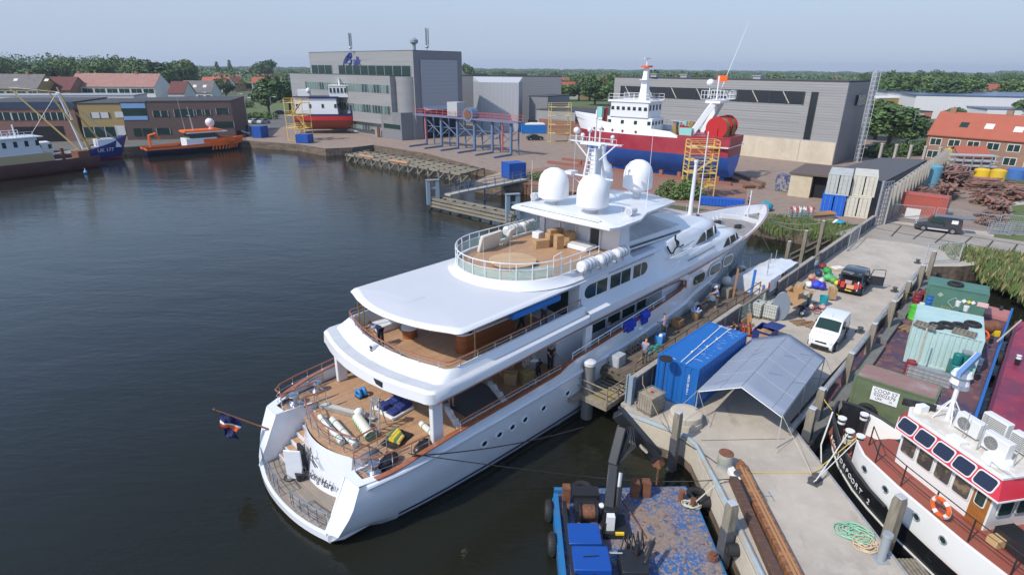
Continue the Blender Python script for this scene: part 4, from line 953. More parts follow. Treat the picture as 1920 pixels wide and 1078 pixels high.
# timber walkway beside the yacht (its deck lies above the pier)
WK=.85
mb=MB(TIMB);p=wpt(1.2);t=thing('timber_walkway','dark timber walkway on piles between yacht and flood wall','walkway',(p.x,p.y,WK),wr)
mb.b(0,18.0,.32,2.5,-.12,.02);mb.build('decking',t,smooth=0)
mb=MB(M('old_beam',(.12,.1,.07),.9));mb.b(0,18.0,2.5,2.7,-.35,.05);mb.b(0,18,.32,.5,-.5,-.13)
for k in range(7):mb.b(k*3-.1,k*3+.1,.3,2.9,-.4,-.13)
mb.build('beam',t)
for k in range(7):mb=MB(PILE);mb.cyl((.3+2.8*k,2.6,-3),(.3+2.8*k,2.6,-.12),.16,n=10);mb.build('support_pile',t)
mb=MB(M('brown_rail',(.13,.09,.065),.7))
for z in(.55,1.1):mb.bar((0,.45,z),(18,.45,z),.06)
for k in range(13):mb.bar((k*1.5,.45,0),(k*1.5,.45,1.1),.05)
mb.build('handrail',t)
# steel gangway platform at the near end
p=at(1130,735,-.1);t=thing('gangway_platform','steel gangway platform with railings at the near end of the timber walkway','platform',(p.x,p.y,.1),wr)
OLDS=M('old_steel',(.28,.25,.20),.7,mix=[(4,(.2,.14,.08),.45,.7)])
mb=MB(OLDS);mb.b(-1.4,2.0,-1.2,-1.05,-.3,0);mb.b(-1.4,2.0,1.0,1.15,-.3,0);mb.b(-1.4,-1.2,-1.05,1.0,-.3,0);mb.b(1.9,2.0,-1.05,1.0,-.3,0);mb.build('frame',t)
mb=MB(M('checker_yellow',(.33,.25,.08),.6,mix=[(3,(.25,.21,.16),.4,.6)]));mb.b(-1.2,.2,-1.0,.95,-.05,-.01);mb.build('floor_plate',t)
mb=MB(OLDS)
for a,b in(((-1.3,-1.12),(1.9,-1.12)),((-1.3,1.07),(-1.3,-1.12)),((-.2,1.07),(1.9,1.07))):
 for z in(.5,.95):mb.bar((*a,z),(*b,z),.05)
for q in((-1.3,-1.12),(-.2,-1.12),(.9,-1.12),(1.9,-1.12),(-1.3,1.07),(-.2,1.07),(.9,1.07)):mb.bar((*q,-.1),(*q,.95),.06)
for k in range(5):mb.bar((.4+k*.35,-1.0,-.02),(.4+k*.35,1.0,-.02),.1)
mb.build('railing',t)
mb=MB(OLDS);mb.cyl((1.0,-1.1,-3),(1.0,-1.1,-.3),.14);mb.cyl((1.0,1.0,-3),(1.0,1.0,-.3),.14);mb.b(-2.1,-1.4,.5,1.0,-.25,-.05);parts(mb,'support',t)
p=at(1153,703,.1);t=thing('electric_cabinet','grey steel electric cabinet standing on the gangway platform','cabinet',(p.x,p.y,.45),wr)
mb=MB(M('cabinet_grey',(.38,.40,.42),.5));mb.b(-.38,.38,-.42,.42,.05,1.1);mb.build('housing',t,bevel=.02);mb=MB(M('cabinet_door',(.42,.44,.46),.5));mb.b(-.41,-.385,-.36,.36,.12,1.03);mb.build('door',t,bevel=.01);mb=MB(BLACKP);mb.b(-.43,-.41,.2,.26,.5,.65);mb.build('handle',t)
# piles beside the yacht
for i,(px,py,z,r,lb)in enumerate(((1106,678,2.0,.34,'near steel pile standing in the water beside the gangway'),(1200,619,1.35,.33,'steel pile with white cap next to the man in the blue shirt nearest the gangway'),(1277,574,1.35,.33,'steel pile with white cap behind the blue container'),(1342,535,1.35,.3,'steel pile with white cap beside the woman in the white cap'))):steel_pile(lb,at(px,py,z),r)
for px,py,z,lb in((1392,500,1.2,'round timber pile by the white tent'),):
 steel_pile(lb,at(px,py,z),.22,PILE)
for px,py,z,w_,lb in((1481,452,1.9,.34,'nearest of the three tall wooden piles off the yacht bow'),(1513,432,2.3,.34,'middle one of the three tall wooden piles off the yacht bow'),(1545,414,2.5,.34,'farthest of the three tall wooden piles off the yacht bow'),(1397,502,1.5,.3,'slim wooden pile behind the white tent')):
 pile(lb,at(px,py,z),w_)
mb=MB(M('old_beam'));mb.bar(at(1480,480,-.3),at(1600,420,-.3),.25,.3);mb.bar(at(1450,505,-.6),at(1600,430,-.6),.25,.3);mb.build('waling_beam',None,'dark timber waling beams between the tall piles off the bow','beam')
# piles and beams on the barge side
for px,py,z,z0,w_,lb in((1753,471,2.0,-3,.36,'tall pile at the inner corner by the bridge gate'),(1732,497,1.6,-3,.4,'thick pile beside the dark green container'),(1706,527,1.5,-3,.34,'pile halfway along the barge berth, second after the corner'),(1677,564,1.6,-3,.4,'pile opposite the open black van'),(1641,606,1.6,-3,.36,'pile beside the empty rusty barge deck'),(1598,661,1.6,-3,.36,'pile next to the far end of the COOP container'),(1543,728,1.5,-3,.38,'pile right of the grey tarpaulin tent'),(1525,764,1.6,-3,.38,'pile at the tug bow in front of the tent'),(1690,930,2.1,-3,.38,'grey pile leaning against the white tug side'),(1374,942,1.6,-3,.38,'pile beside the blue pontoon with green algae on its top'),(1273,772,1.8,-3,.34,'tall pile in front of the concrete rings')):
 pile(lb,at(px,py,z),w_,z0,rz=.3 if py>900 else.75,sleeve=.35 if px in(1374,1273,1525,1543)else 0)
BEAM=M('guard_tube',(.36,.38,.40),.6,.3,mix=[(2,(.3,.27,.23),.45,.7)])
def guard(px0,py0,px1,py1,z,lb):
 a,b=at(px0,py0,z),at(px1,py1,z);t=thing('guard_tube',lb,'barrier',(a.x,a.y,0),atan2(b.y-a.y,b.x-a.x),'steel tube guards on the barge side');L=(b-a).length
 mb=MB(BEAM);mb.cyl((0,0,z),(L,0,z),.15,n=12);mb.build('tube',t);mb=MB(OLDS)
 for x in(.1,L-.1):mb.cyl((x,0,0),(x,0,z),.08)
 parts(mb,'leg',t)
 mb=MB(CONC_D);mb.b(0,L,-.9,-.25,-1.0,-.4);mb.b(0,L,-.9,-.8,-3,-1.0);mb.build('lower_ledge',t,smooth=0)
guard(1596,668,1640,612,.75,'steel guard tube beside the white van');guard(1643,604,1674,566,.75,'steel guard tube between the two vans');guard(1680,560,1704,530,.75,'steel guard tube right of the black van');guard(1708,526,1731,500,.75,'farthest steel guard tube near the bridge');guard(1482,806,1541,738,.35,'low steel guard tube beside the tent');guard(1547,730,1594,672,.6,'steel guard tube behind the tent')
# edge protection of the near pier
EDGE=M('edge_blue',(.30,.38,.42),.6,mix=[(2,(.34,.31,.26),.42,.62)])
for nm,pts,lb in(('edge_pipe',[(6.1,26.0,.05),(8.75,24.0,.05),(9.08,23.2,.05),(9.2,20,.05),(9.2,10,.05)],'faded blue steel edge along the pontoon side of the pier'),('edge_angle',[(14.55,8,.03),(14.55,25.2,.03)],'galvanised edge angle along the tug side of the pier')):
 mb=MB(EDGE if nm=='edge_pipe' else GALV);mb.tube([Vector(p_)for p_ in pts],.13 if nm=='edge_pipe' else.05,8);mb.build(nm,None,lb,'edge rail')
 # blue container
cs=[at(1326,603.5,2.6),at(1404,623,2.6),at(1312,691,2.6),at(1234,666,2.6)]
cc=sum(cs,Vector())/4;ca=atan2((cs[1]-cs[2]).y,(cs[1]-cs[2]).x)
t=container('blue shipping container with two white stripes of straps on its roof, beside the tent',(cc.x,cc.y,.02),ca,6.06,2.44,2.58,BLUEC,doorend=-1)
for ch in list(t.children):
 if ch.name.startswith(('door','lock')):
  for g_ in list(ch.children):bpy.data.objects.remove(g_)
  bpy.data.objects.remove(ch)
mb=MB(BLUEC);corr(mb,(-2.99,-1.12),(-2.99,1.12),.14,2.48,(-1,0),.3,.05);mb.build('end_wall',t,smooth=0)
mb=MB(M('strap_grey',(.62,.64,.68),.5));mb.bar((-3,-.15,2.6),(3,.35,2.6),.05,.02);mb.bar((-3,-.45,2.6),(3,-.2,2.6),.05,.02)
for x,y in((-1.5,-.02),(.2,.12),(-.3,-.33),(1,-.28)):mb.b(x-.08,x+.08,y-.05,y+.05,2.59,2.64)
mb.build('roof_strap',t)
mb=MB(M('scratch_white',(.6,.65,.7),.6));rr=random.Random(4)
for k in range(34):x=rr.uniform(-2.4,2.8);y=rr.uniform(-1.1,-.35);mb.b(x,x+.015,y,y+rr.uniform(.08,.4),2.59,2.592)
mb.b(-2.95,-2.9,.2,.6,2.592,2.595);mb.b(2.85,2.9,-.3,.5,2.592,2.595);mb.build('roof_scratches',t,smooth=0)
text('stencil_number','HRZU 200 816 1',.17,M('stencil_white',(.75,.75,.75),.6),t,(-3.05,-.72,1.45),(0,0,-1),(0,-1,0),.003,sx=1.0)
text('stencil_number','HRZU 200816',.13,M('stencil_white'),t,(2.75,.1,2.6),(0,-1,0),(1,0,0),.002)
pe=[(5.9,26.3),(6.05,25.9),(8.7,23.9),(9.0,23.2),(9.1,4)];mb=MB(CONC_L);mb.loft([[Vector((x-.06,y-.05,-1.05)),Vector((x-.06,y-.05,-.02)),Vector((x+.1,y+.1,-.02)),Vector((x+.1,y+.1,-1.05))]for x,y in pe]);mb.build('edge_beam',None,'pale concrete edge beam along the pontoon side of the pier','edge beam')
# tarpaulin tent
TARP=M('grey_tarpaulin',(.25,.29,.36),.85,mix=[(1.2,(.23,.27,.34),.4,.7)],bump=.25,bs=4)
NL,NR,FL,FR=at(1309,731,1.9),at(1467,779,1.9),at(1410,634,1.9),at(1547,670,1.9);NM,FM=at(1391,723,2.65),at(1480,626,2.65)
t=thing('tarpaulin_tent','grey tarpaulin party tent without walls standing between container and white van','tent',((NL.x+FR.x)/2,(NL.y+FR.y)/2,0),0)
mb=MB(TARP);rows=[]
for j in range(13):
 f=j/12;a,m_,b=NL.lerp(FL,f),NM.lerp(FM,f),NR.lerp(FR,f);row=[]
 for k in range(9):
  g=k/8;p=a.lerp(m_,g*2)if g<=.5 else m_.lerp(b,g*2-1);q=(abs(g-.5)*2)
  p=p.copy();p.z-=.045*sin(pi*min(1,q))*(1 if j%4 else.2);row.append(p)
 row=[row[0]+Vector((0,0,-.2))]+row+[row[-1]+Vector((0,0,-.2))]
 rows.append(row)
mb.loft(rows,closed=False)
for j,s_ in((0,-1),(12,1)):mb.loft([rows[j],[p+Vector((0,0,-.13))for p in rows[j]]],closed=False)
sm=MB(M('tarp_seam',(.36,.40,.47),.8));up=Vector((0,0,.02));[sm.tube([q+up for q in rows[j][1:-1]],.012,4)for j in(3,6,9)];[sm.tube([r_[k]+up for r_ in rows],.012,4)for k in(3,5,8)];sm.m(M('tarp_fold',(.20,.23,.29),.9));[sm.tube([rows[j][k]+up,rows[j+1][k+1]+up*.6],.009,4)for j,k in((1,2),(4,6),(7,3),(10,7),(5,8),(8,6))];sm.build('seams',t,world=True)
o=mb.build('canopy',t,world=True,smooth=60);md=o.modifiers.new('thick','SOLIDIFY');md.thickness=.012
mb=MB(M('tent_pole',(.55,.56,.58),.4,.5))
for p in(NL,NR,FL,FR,NL.lerp(FL,.5),NR.lerp(FR,.5)):mb.cyl((p.x,p.y,.02),(p.x,p.y,1.86),.025)
for a,m_,b in((NL,NM,NR),(FL,FM,FR),(NL.lerp(FL,.5),NM.lerp(FM,.5),NR.lerp(FR,.5))):
 d=Vector((0,0,-.1));mb.tube([a+d,m_+d,b+d],.025)
mb.tube([NM+Vector((0,0,-.08)),FM+Vector((0,0,-.08))],.025);mb.tube([NL+Vector((0,0,-.1)),FL+Vector((0,0,-.1))],.02);mb.tube([NR+Vector((0,0,-.1)),FR+Vector((0,0,-.1))],.02)
mb.build('pole_frame',t,world=True)
mb=MB(ROPE)
for a,b in((NR,at(1530,905,.02)),(NL,at(1262,775,1.5)),(NR,at(1455,850,.02)),(NL,at(1330,800,.1)),(FR,at(1560,700,.1))):mb.tube([a,b],.012,4)
mb.build('guy_line',t,world=True)
# round floodlight on pole beside the container
p=at(1238,762,.02);t=thing('disc_lamp','black disc shaped lamp on a thin pole at the corner of the blue container','lamp',p,0)
mb=MB(BLACKP);mb.cyl((0,0,0),(0,0,2.9),.03);mb.lathe((0,0,0),[(.2,0),(.2,.04),(.03,.08),(.02,.1)],12);mb.build('pole',t);mb=MB(BLACK);mb.lathe((0,0,2.85),[(.03,0),(.35,.06),(.36,.12),(.3,.14),(.01,.16)],20);mb.build('lamp_head',t)
# concrete rings
p=at(1284,792,.02);t=thing('concrete_ring','two stacked pale concrete rings at the foot of the container','concrete ring',p,0)
for z,r in((0,.88),(.34,.82)):mb=MB(CONC_L);mb.lathe((0,0,z),[(r,0),(r,.05),(r*.98,.3),(r*.9,.33),(r*.55,.33),(.02,.3)],32);mb.build('ring',t,smooth=40)
ibc('dirty beige caged tank at the near end of the flood wall',at(1219,769,.02),wr-.15,M('ibc_dirty',(.36,.31,.22),.7,mix=[(2,(.26,.21,.15),.4,.65)]),REDP)
ibc('pale caged tank in front of the grey oval board',at(1444,596,.02),wr+.1)
ibc('caged tank seen through the glass barrier',at(1412,590,.02)+WN*-.2,wr)
ibc('caged tank under the cardboard boxes',at(1500,572,.02),wr-.1)
# rust drum, beams
p=at(1357,878,.02);t=thing('pile_stub','short faded steel pipe stub rusty inside standing on the pier','pipe',p,0)
mb=MB(M('faded_pipe',(.40,.42,.38),.7,mix=[(3,(.45,.33,.15),.5,.7)]));mb.lathe((0,0,0),[(.33,0),(.33,.35),(.34,.36),(.34,.86)],24);mb.build('pipe_wall',t,smooth=50);mb=MB(RUST);mb.lathe((0,0,.6),[(.29,0),(.29,.25),(.335,.265),(.335,.27)],24);mb.lathe((0,0,.55),[(.29,0),(.01,.02)],24);mb.build('rusty_rim',t)
for i,(a,b,w_,lb)in enumerate(((at(1381,868,.1),at(1492,1090,.1),.5,'reddish brown hardwood beam with a pointed end, right of the pair'),(at(1374,900,.1),at(1462,1100,.1),.36,'darker weathered hardwood beam, left of the pair'))):
 d=(b-a);L=d.length;t=thing('hardwood_beam',lb,'beam',(a.x,a.y,.02),atan2(d.y,d.x),'hardwood beams on the pier')
 mb=MB(HARD if i==0 else M('dark_hardwood',(.09,.05,.035),.6,mix=[((8,.8,3),(.2,.09,.04),.5,.7)]))
 if i==0:mb.prism([(.0,.12),(.5,-.25),(L,-.25),(L,.25),(.3,.25)],0,.36)
 else:mb.b(0,L,-.18,.18,0,.32)
 mb.build('timber',t,bevel=.015)
 if i==0:mb=MB(M('beam_light',(.38,.2,.09),.6));mb.b(.5,L,-.1,.0,.36,.375);mb.b(.8,L,.05,.14,.36,.38);mb.build('plank_strip',t,smooth=0)
a=at(1368,880,.1);b=at(1392,922,.1);t=thing('fender_profile','white and black plastic fender profile lying beside the beams','fender',(a.x,a.y,.02),atan2(b.y-a.y,b.x-a.x))
mb=MB(WHITE_D);mb.b(0,.9,-.16,.16,0,.3);mb.build('white_profile',t,bevel=.04);mb=MB(BLACKP);mb.b(.92,2.3,-.16,.16,0,.3);mb.build('black_profile',t,bevel=.04)
t=thing('paint_bucket','small white and blue container standing on the hardwood beams','bucket',at(1448,1072,.0),0);mb=MB(WHITE_D);mb.b(-.16,.16,-.12,.12,0,.28);mb.build('can',t,bevel=.03);mb=MB(BLUEB);mb.b(-.165,.165,-.125,.125,.05,.18);mb.build('blue_label',t)
for px,py,lb in((1528,902,'bollard on the pier edge holding the tug lines'),(1382,898,'bollard beside the drum on the pontoon side'),(1612,622,'dark bollard on the pier right of the white van'),(1677,546,'dark bollard on the pier near the open van door'),(1720,493,'dark bollard by the mesh gate')):bollard(lb,at(px,py,.02),.8)
p=at(1651,1048,.02);t=thing('grey_post','round grey steel post with sloped top beside the rope coil','post',p,0);mb=MB(M('post_grey',(.33,.36,.38),.5,.2));mb.cyl((0,0,0),(0,0,1.15),.15,n=18);mb.b(-.25,.25,-.25,.25,0,.02);mb.build('tube',t);mb=MB(M('post_grey'));mb.cyl((0,0,1.15),(.0,0,1.25),.19,.17,18);mb.build('cap',t);mb=MB(BLUEB);mb.b(.12,.2,-.1,0,.2,.28);mb.build('valve',t)
coil('rope_coil','green rope coiled in a heap on the pier',at(1600,1000,.02),.75,.028,M('green_rope',(.25,.48,.34),.9),8,seed=3)
coil('rope_coil','beige rope lying tangled next to the green coil',at(1622,1022,.02),.6,.028,M('beige_rope',(.55,.42,.28),.9),6,seed=5)
a=at(1690,1050,.0);t=thing('timber_steps','small slatted timber step hanging on the pier edge beside the tug','steps',(a.x+.3,a.y-.2,-.35),0);mb=MB(PILE)
for k in range(7):mb.b(-.5+k*.15,-.4+k*.15,-.5,.5,.1,.15)
mb.build('slats',t);mb=MB(PILE);mb.b(-.5,.5,-.5,-.42,-.1,.1);mb.b(-.5,.5,.42,.5,-.1,.1);mb.build('bearer',t)
for px,py,r,lb in((1440,930,.14,'small steel hatch ring on the pier concrete'),):
 mb=MB(GALV);p=at(px,py,.03);mb.bar(p+Vector((-.15,-.3,0)),p+Vector((-.15,.3,0)),.04);mb.bar(p+Vector((.15,-.3,0)),p+Vector((.15,.3,0)),.04);mb.bar(p+Vector((-.15,0,0)),p+Vector((.15,0,0)),.04);mb.build('hatch_ring',None,lb,'fitting')
 # fender tyres on the pier edge towards the pontoon
for p_,lb in(((8.75,20.4,-.9),'black round fender between pier and pontoon, near the algae pile'),((8.9,17.2,-.4),'black round fender below the near pier edge'),((14.9,24.2,-.4),'round black fender at the tug bow')):
 t=thing('pipe_fender',lb,'fender',p_,0,'black pier fenders');mb=MB(BLACK);mb.cyl((-.35,0,0),(.35,0,0),.26,n=16);mb.build('rubber',t);mb=MB(M('grip_ring',(.04,.04,.045),.6));mb.cyl((-.37,0,0),(-.36,0,0),.12,n=12);mb.build('core',t)
 # white plastic shelter beyond the glass barrier
a=wpt(20.6,.2);t=thing('plastic_shelter','work shelter wrapped in white plastic sheet beside the flood wall','shelter',(a.x,a.y,0),wr)
PL=M('plastic_sheet',(.66,.68,.71),.3,mix=[(1,(.55,.58,.62),.4,.7)],bump=.8,bs=3)
mb=MB(PL);rr=random.Random(2);rows=[]
for i in range(9):
 row=[]
 for j in range(8):u_,v_=i/8,j/7;row.append(Vector((u_*6.4-.3*v_,.0+v_*2.4+.5*(1-u_)*v_,1.7+.25*sin(v_*pi)+rr.uniform(-.06,.06)-.25*v_)))
 rows.append(row)
mb.loft(rows,closed=False)
mb.loft([[Vector((p.x,p.y,p.z))for p in rows[0]],[Vector((p.x-.1,p.y,.0))for p in rows[0]]],closed=False);mb.loft([[r_[0]for r_ in rows[:4]],[r_[0]+Vector((0,-.05,-1.0))for r_ in rows[:4]]],closed=False)
mb.build('sheet',t,smooth=60)
mb=MB(REDP);mb.b(-.14,-.1,.0,.06,.1,1.65);mb.tube([(-.15,.5,1.2),(-.16,1.0,1.35),(-.15,1.5,1.15)],.02);mb.tube([(-.15,.4,.8),(-.16,.9,.9),(-.15,1.4,.75)],.02);mb.m(M('tape_blue',(.1,.4,.7),.5)).b(-.16,-.1,2.2,2.45,.0,1.6);mb.build('tape',t)
mb=MB(GALV)
for x,y in((.8,.6),(2.6,1.2),(.6,2.6),(4.2,1.6),(5.4,1.6)):mb.cyl((x,y,1.4),(x,y,2.7),.03,n=5)
parts(mb,'pole',t)
# ball fenders between yacht and piles
FEND=M('fender_white',(.72,.70,.63),.4,mix=[(3,(.6,.56,.48),.45,.7)])
def ballf(label,p,r=.42,L=0):
 t=thing('fender',label,'fender',p,0,'white fenders of the yacht');mb=MB(FEND)
 if L:mb.lathe((0,0,0),[(.02,-L),(r*.6,-L*.95),(r,-L*.7),(r,L*.5),(r*.75,L*.8),(r*.3,L),(.1,L*1.05)],16)
 else:mb.ball((0,0,0),r,r,r,18,12);mb.cyl((0,0,r*.9),(0,0,r*1.2),.09)
 mb.build('ball' if not L else 'cylinder_body',t,smooth=60);mb=MB(NAVY);mb.cyl((0,0,(L or r)*1.02),(0,0,(L or r)*1.2),.1,.05,n=8);mb.build('eye',t)
 mb=MB(ROPE);mb.cyl((0,0,(L or r)*1.1),(-.1,.1,(L or r)*1.1+.9),.02,n=5);mb.build('lanyard',t)
ballf('round white fender by the near steel pile',at(1076,727,.0),.46);ballf('long white fender hanging at the stern quarter',at(857,836,.6),.24,.5)
for px,py,z,lb in((1209,655,.6,'white fender behind the equipment on the walkway'),(1306,577,.7,'white fender left of the woman in the white cap'),(1333,562,.8,'white fender touching the pile by the woman'),(1363,527,1.0,'white fender resting on a timber block'),(1405,512,1.2,'white fender by the plastic shelter')):ballf(lb,at(px,py,z),.42)
mb=MB(PILE);p=at(1362,556,WK);mb.c(p.x,p.y,WK,.8,.6,.7,wr);mb.build('fender_block',None,'square timber block under a white fender beside the walkway','timber block')
p=at(1374,558,WK);mb=MB(WOODN);mb.bar(p,p+Vector((.12,.1,2.3)),.12,.12);mb.build('timber_prop',None,'bright new timber prop standing upright on the walkway','timber')
p=at(1408,552,WK);mb=MB(M('blue_pole',(.02,.18,.6),.5));mb.cyl(p,p+Vector((.05,.05,2.0)),.1,n=10);mb.build('blue_pole',None,'bright blue padded pole beside the plastic shelter','pole')
# walkway clutter
def heap(name,label,cat,p,items,group=None):
 t=thing(name,label,cat,p,wr,group)
 for nm,mb in items:mb.build(nm,t)
 return t
p=at(1180,650,WK);mb=MB(OLDS);
for k in range(9):mb.bar((-.9+k*.22,-.7,.1+.1*(k%3)),(-.7+k*.2,.7,.35+.15*(k%2)),.06)
for q in((-.8,-.6),(.8,-.6),(.8,.6),(-.8,.6)):mb.bar((*q,0),(*q,.8),.06)
frame_grid(mb,(-.8,-.6,.2),(1.6,0,0),(0,0,.6),3,2,.04)
heap('pipe_rack','old steel rack of pipes standing on the walkway near the gangway','rack',p,[('rack_frame',mb)])
for px,py,c_,lb in((1237,640,(.05,.25,.6),'blue plastic tub beside two men on the walkway'),(1240,622,(.45,.5,.55),'grey tub on the walkway')):
 p=at(px,py,WK);t=thing('plastic_tub',lb,'tub',p,wr+.2);mb=MB();box_open(mb,0,0,0,.7,.5,.5,0,M('tub_%d'%px,c_,.5));mb.build('tub',t,bevel=.01);mb=MB(WHITE_D);mb.ball((.1,0,.35),.2,.15,.15);mb.build('contents',t)
rr=random.Random(8)
p=at(1225,655,WK);mb=MB(M('teal_net',(.02,.22,.2),.9))
for k in range(14):q=Vector((rr.uniform(-.8,.8),rr.uniform(-.35,.35),.08));mb.ball(q,rr.uniform(.1,.22),rr.uniform(.1,.2),.1,8,5)
heap('net_bundle','teal bundle of hoses and nets at the rail','bundle',p,[('mesh_heap',mb)])
p=at(1303,598,WK);mb=MB(M('light_blue_cloth',(.35,.45,.7),.8))
for k in range(16):a=k*.9;mb.bar((cos(a)*.1,sin(a)*.1,.55),(cos(a)*.42,sin(a)*.38,.65+.05*(k%3)),.1,.02)
mb2=MB(CARD);mb2.cyl((0,0,0),(0,0,.55),.25,.3,12)
heap('mop_tub','tub full of light blue brushes beside the pile','tub',p,[('brushes',mb),('tub',mb2)])
p=at(1270,612,WK);mb=MB(WOODN);
for a,b in(((-.3,-.25,0),(.3,-.25,0)),((-.3,.25,0),(.3,.25,0)),((-.3,-.25,0),(-.3,.25,.0)),((.3,-.25,0),(.3,.25,0))):mb.bar(Vector(a)+Vector((0,0,.3)),Vector(b)+Vector((0,0,.3)),.1,.5)
heap('wooden_crate','small wooden crate with a hole beside the pile on the walkway','crate',p,[('boards',mb)])
p=at(1318,575,WK);mb=MB(CARD);mb.b(-.3,.3,-.25,.25,0,.2);mb2=MB(BLUEB);mb2.cyl((0,0,.2),(0,0,.23),.17,n=14)
heap('paint_tray','white tray with bright blue paint on the walkway','tray',p,[('tray',mb),('paint',mb2)])
p=at(1322,566,WK+.3);mb=MB(WOODN);mb.bar((-.9,0,.0),(.9,.1,.1),.12,.05);mb.m(NAVY).bar((-1.2,0,0),(-.9,0,0),.16,.16);heap('paint_pole','long wooden pole with a dark blue end lying over the walkway','pole',p,[('stick',mb)])
rope('yellow_hose','yellow hose snaking over the gangway to the walkway',[at(1165,700,.5),at(1195,680,WK+.05),at(1215,655,WK+.05)],.025,ROPEY)
rope('yellow_hose','yellow hose hanging over the dirty tank',[at(1170,694,.1),at(1205,693,1.5),at(1205,720,1.3),at(1240,790,WK),at(1258,812,.03)],.02,M('dull_hose',(.35,.28,.14),.8))
# ---- junk on the pier
def bag(label,p,r,col,k=0):
 t=thing('plastic_bag',label,'bag',p,k,'bags and clutter heaped by the wall');mb=MB(M('bag_%d_%d_%d'%tuple(int(c*99)for c in col),col,.55,bump=.8,bs=6));rr=random.Random(k+int(r*100))
 mb.ball((0,0,r*.65),r,r*rr.uniform(.7,1),r*.7,12,8)
 for i in range(len(mb.v)):mb.v[i]=mb.v[i]*(1+rr.uniform(-.13,.13))
 mb.build('sack',t,smooth=70);mb=MB(M('bag_%d_%d_%d'%tuple(int(c*99)for c in col)));mb.cyl((0,0,r*1.25),(.03,.02,r*1.5),.05,.1,7);mb.build('knot',t)
for i,(px,py,r,c_,lb)in enumerate(((1521,524,.35,(.5,.25,.2),'pinkish bag at the top of the heap'),(1534,517,.4,(.02,.05,.12),'dark navy bag against the wall'),(1550,513,.42,(.04,.3,.08),'green bag at the back of the heap'),(1552,526,.45,(.1,.42,.16),'bright green sack in the middle'),(1562,530,.38,(.12,.36,.1),'green sack beside the yellow bag'),(1570,535,.3,(.65,.55,.03),'yellow bag at the right edge of the heap'),(1530,540,.45,(.02,.05,.5),'shiny royal blue bag in the heap'),(1541,542,.38,(.06,.04,.4),'violet blue bag beside the royal blue one'),(1515,538,.35,(.6,.6,.62),'white bag next to the cardboard'),(1527,534,.3,(.5,.03,.03),'red bag in the heap'),(1540,530,.3,(.55,.55,.5),'cream bag in the heap'),(1541,503,.35,(.2,.03,.03),'dark red bag by the glass'),(1528,500,.3,(.25,.35,.6),'light blue bag by the glass'),(1510,567,.3,(.55,.6,.65),'clear plastic bag by the grey bin'),(1528,577,.28,(.04,.04,.04),'black rag heap near the bin'),(1542,579,.24,(.6,.3,.3),'pink cloth on the concrete'),(1520,580,.25,(.65,.5,.42),'beige cloth by the motor'))):bag(lb,at(px,py,.1),r,c_,i)
G_='cardboard on the pier'
carton('big open cardboard box on top of the caged tank',at(1490,556,1.2),wr,1.2,.8,.5,G_,True);carton('long cardboard box behind the tank',at(1498,545,1.0),wr+.1,1.1,.6,.55,G_);carton('brown cardboard box with holes on a trolley',at(1559,559,.15),wr+.5,.6,.5,.9,G_);carton('open box of papers above the grey bin',at(1513,553,.9),wr,.9,.6,.3,G_,True)
mb=MB(CARD);p=at(1490,566,1.18);mb.c(p.x,p.y,1.2,1.9,1.0,.03,wr-.1);mb.build('cardboard_sheet',None,'flattened cardboard lying over the caged tank','cardboard')
p=at(1509,572,.02);t=thing('wheeled_bin','grey wheeled bin full of rubbish','bin',p,wr);mb=MB(M('bin_grey',(.12,.15,.17),.5));mb.loft([[Vector((x*q,y*q,z))for x,y in((-.35,-.35),(.35,-.35),(.35,.35),(-.35,.35))]for z,q in((.1,.8),(1.05,1.0))]);mb.build('tub',t,bevel=.03);mb=MB(BLACK);mb.cyl((-.3,-.4,.1),(-.3,.4,.1),.1);mb.build('wheel',t)
p=at(1543,572,.02);t=thing('teal_bucket','teal plastic bucket standing by the bin','bucket',p,0);mb=MB(M('teal',(.02,.30,.34),.4));mb.cyl((0,0,0),(0,0,.75),.26,.34,16,False);mb.build('bucket_wall',t);mb=MB(BLACKP);mb.cyl((0,0,0),(0,0,.5),.25,.3,16);mb.build('contents',t)
p=at(1460,600,.02);t=thing('oval_board','grey blue oval board standing on edge between the tanks','board',p,wr+1.9);mb=MB(M('board_grey',(.20,.24,.29),.5));mb.X=None
pts=[(cos(a)*.55,0,1.1+sin(a)*1.1)for a in[k*2*pi/28 for k in range(28)]];mb.ext(pts,(0,.06,0));mb.build('board',t);mb=MB(GALV);mb.tube([(cos(a)*.56,.03,1.1+sin(a)*1.11)for a in[k*2*pi/28 for k in range(29)]],.02);mb.build('edge_band',t)
def pallet(label,p,rz,z=0,mat=None,tilt=None):
 t=thing('wooden_pallet',label,'pallet',(p.x,p.y,p.z+z),rz,'wooden pallets');m_=mat or M('pallet_wood',(.30,.2,.11),.85,mix=[((1,6,4),(.2,.13,.08),.4,.7)])
 mb=MB(m_)
 for k in range(6):mb.b(-.58+k*.21,-.48+k*.21,-.4,.4,.11,.135)
 mb.build('deck_boards',t,smooth=0);mb=MB(m_)
 for y in(-.36,0,.36):mb.b(-.6,.6,y-.05,y+.05,0,.11)
 mb.build('bearers',t,smooth=0)
 if tilt:t.rotation_euler=(tilt,0,rz)if False else t.rotation_euler;t.matrix_basis=Matrix.Translation(t.location)@Matrix.Rotation(rz,4,'Z')@Matrix.Rotation(tilt,4,'X')
 return t
pallet('broken pallet lying in front of the motor',at(1500,606,.02),wr-.6);pallet('second pallet beside the broken one',at(1520,610,.02),wr-.3);pallet('pallet leaning against the wall behind the blue skip',at(1398,606,.5),wr,tilt=1.2)
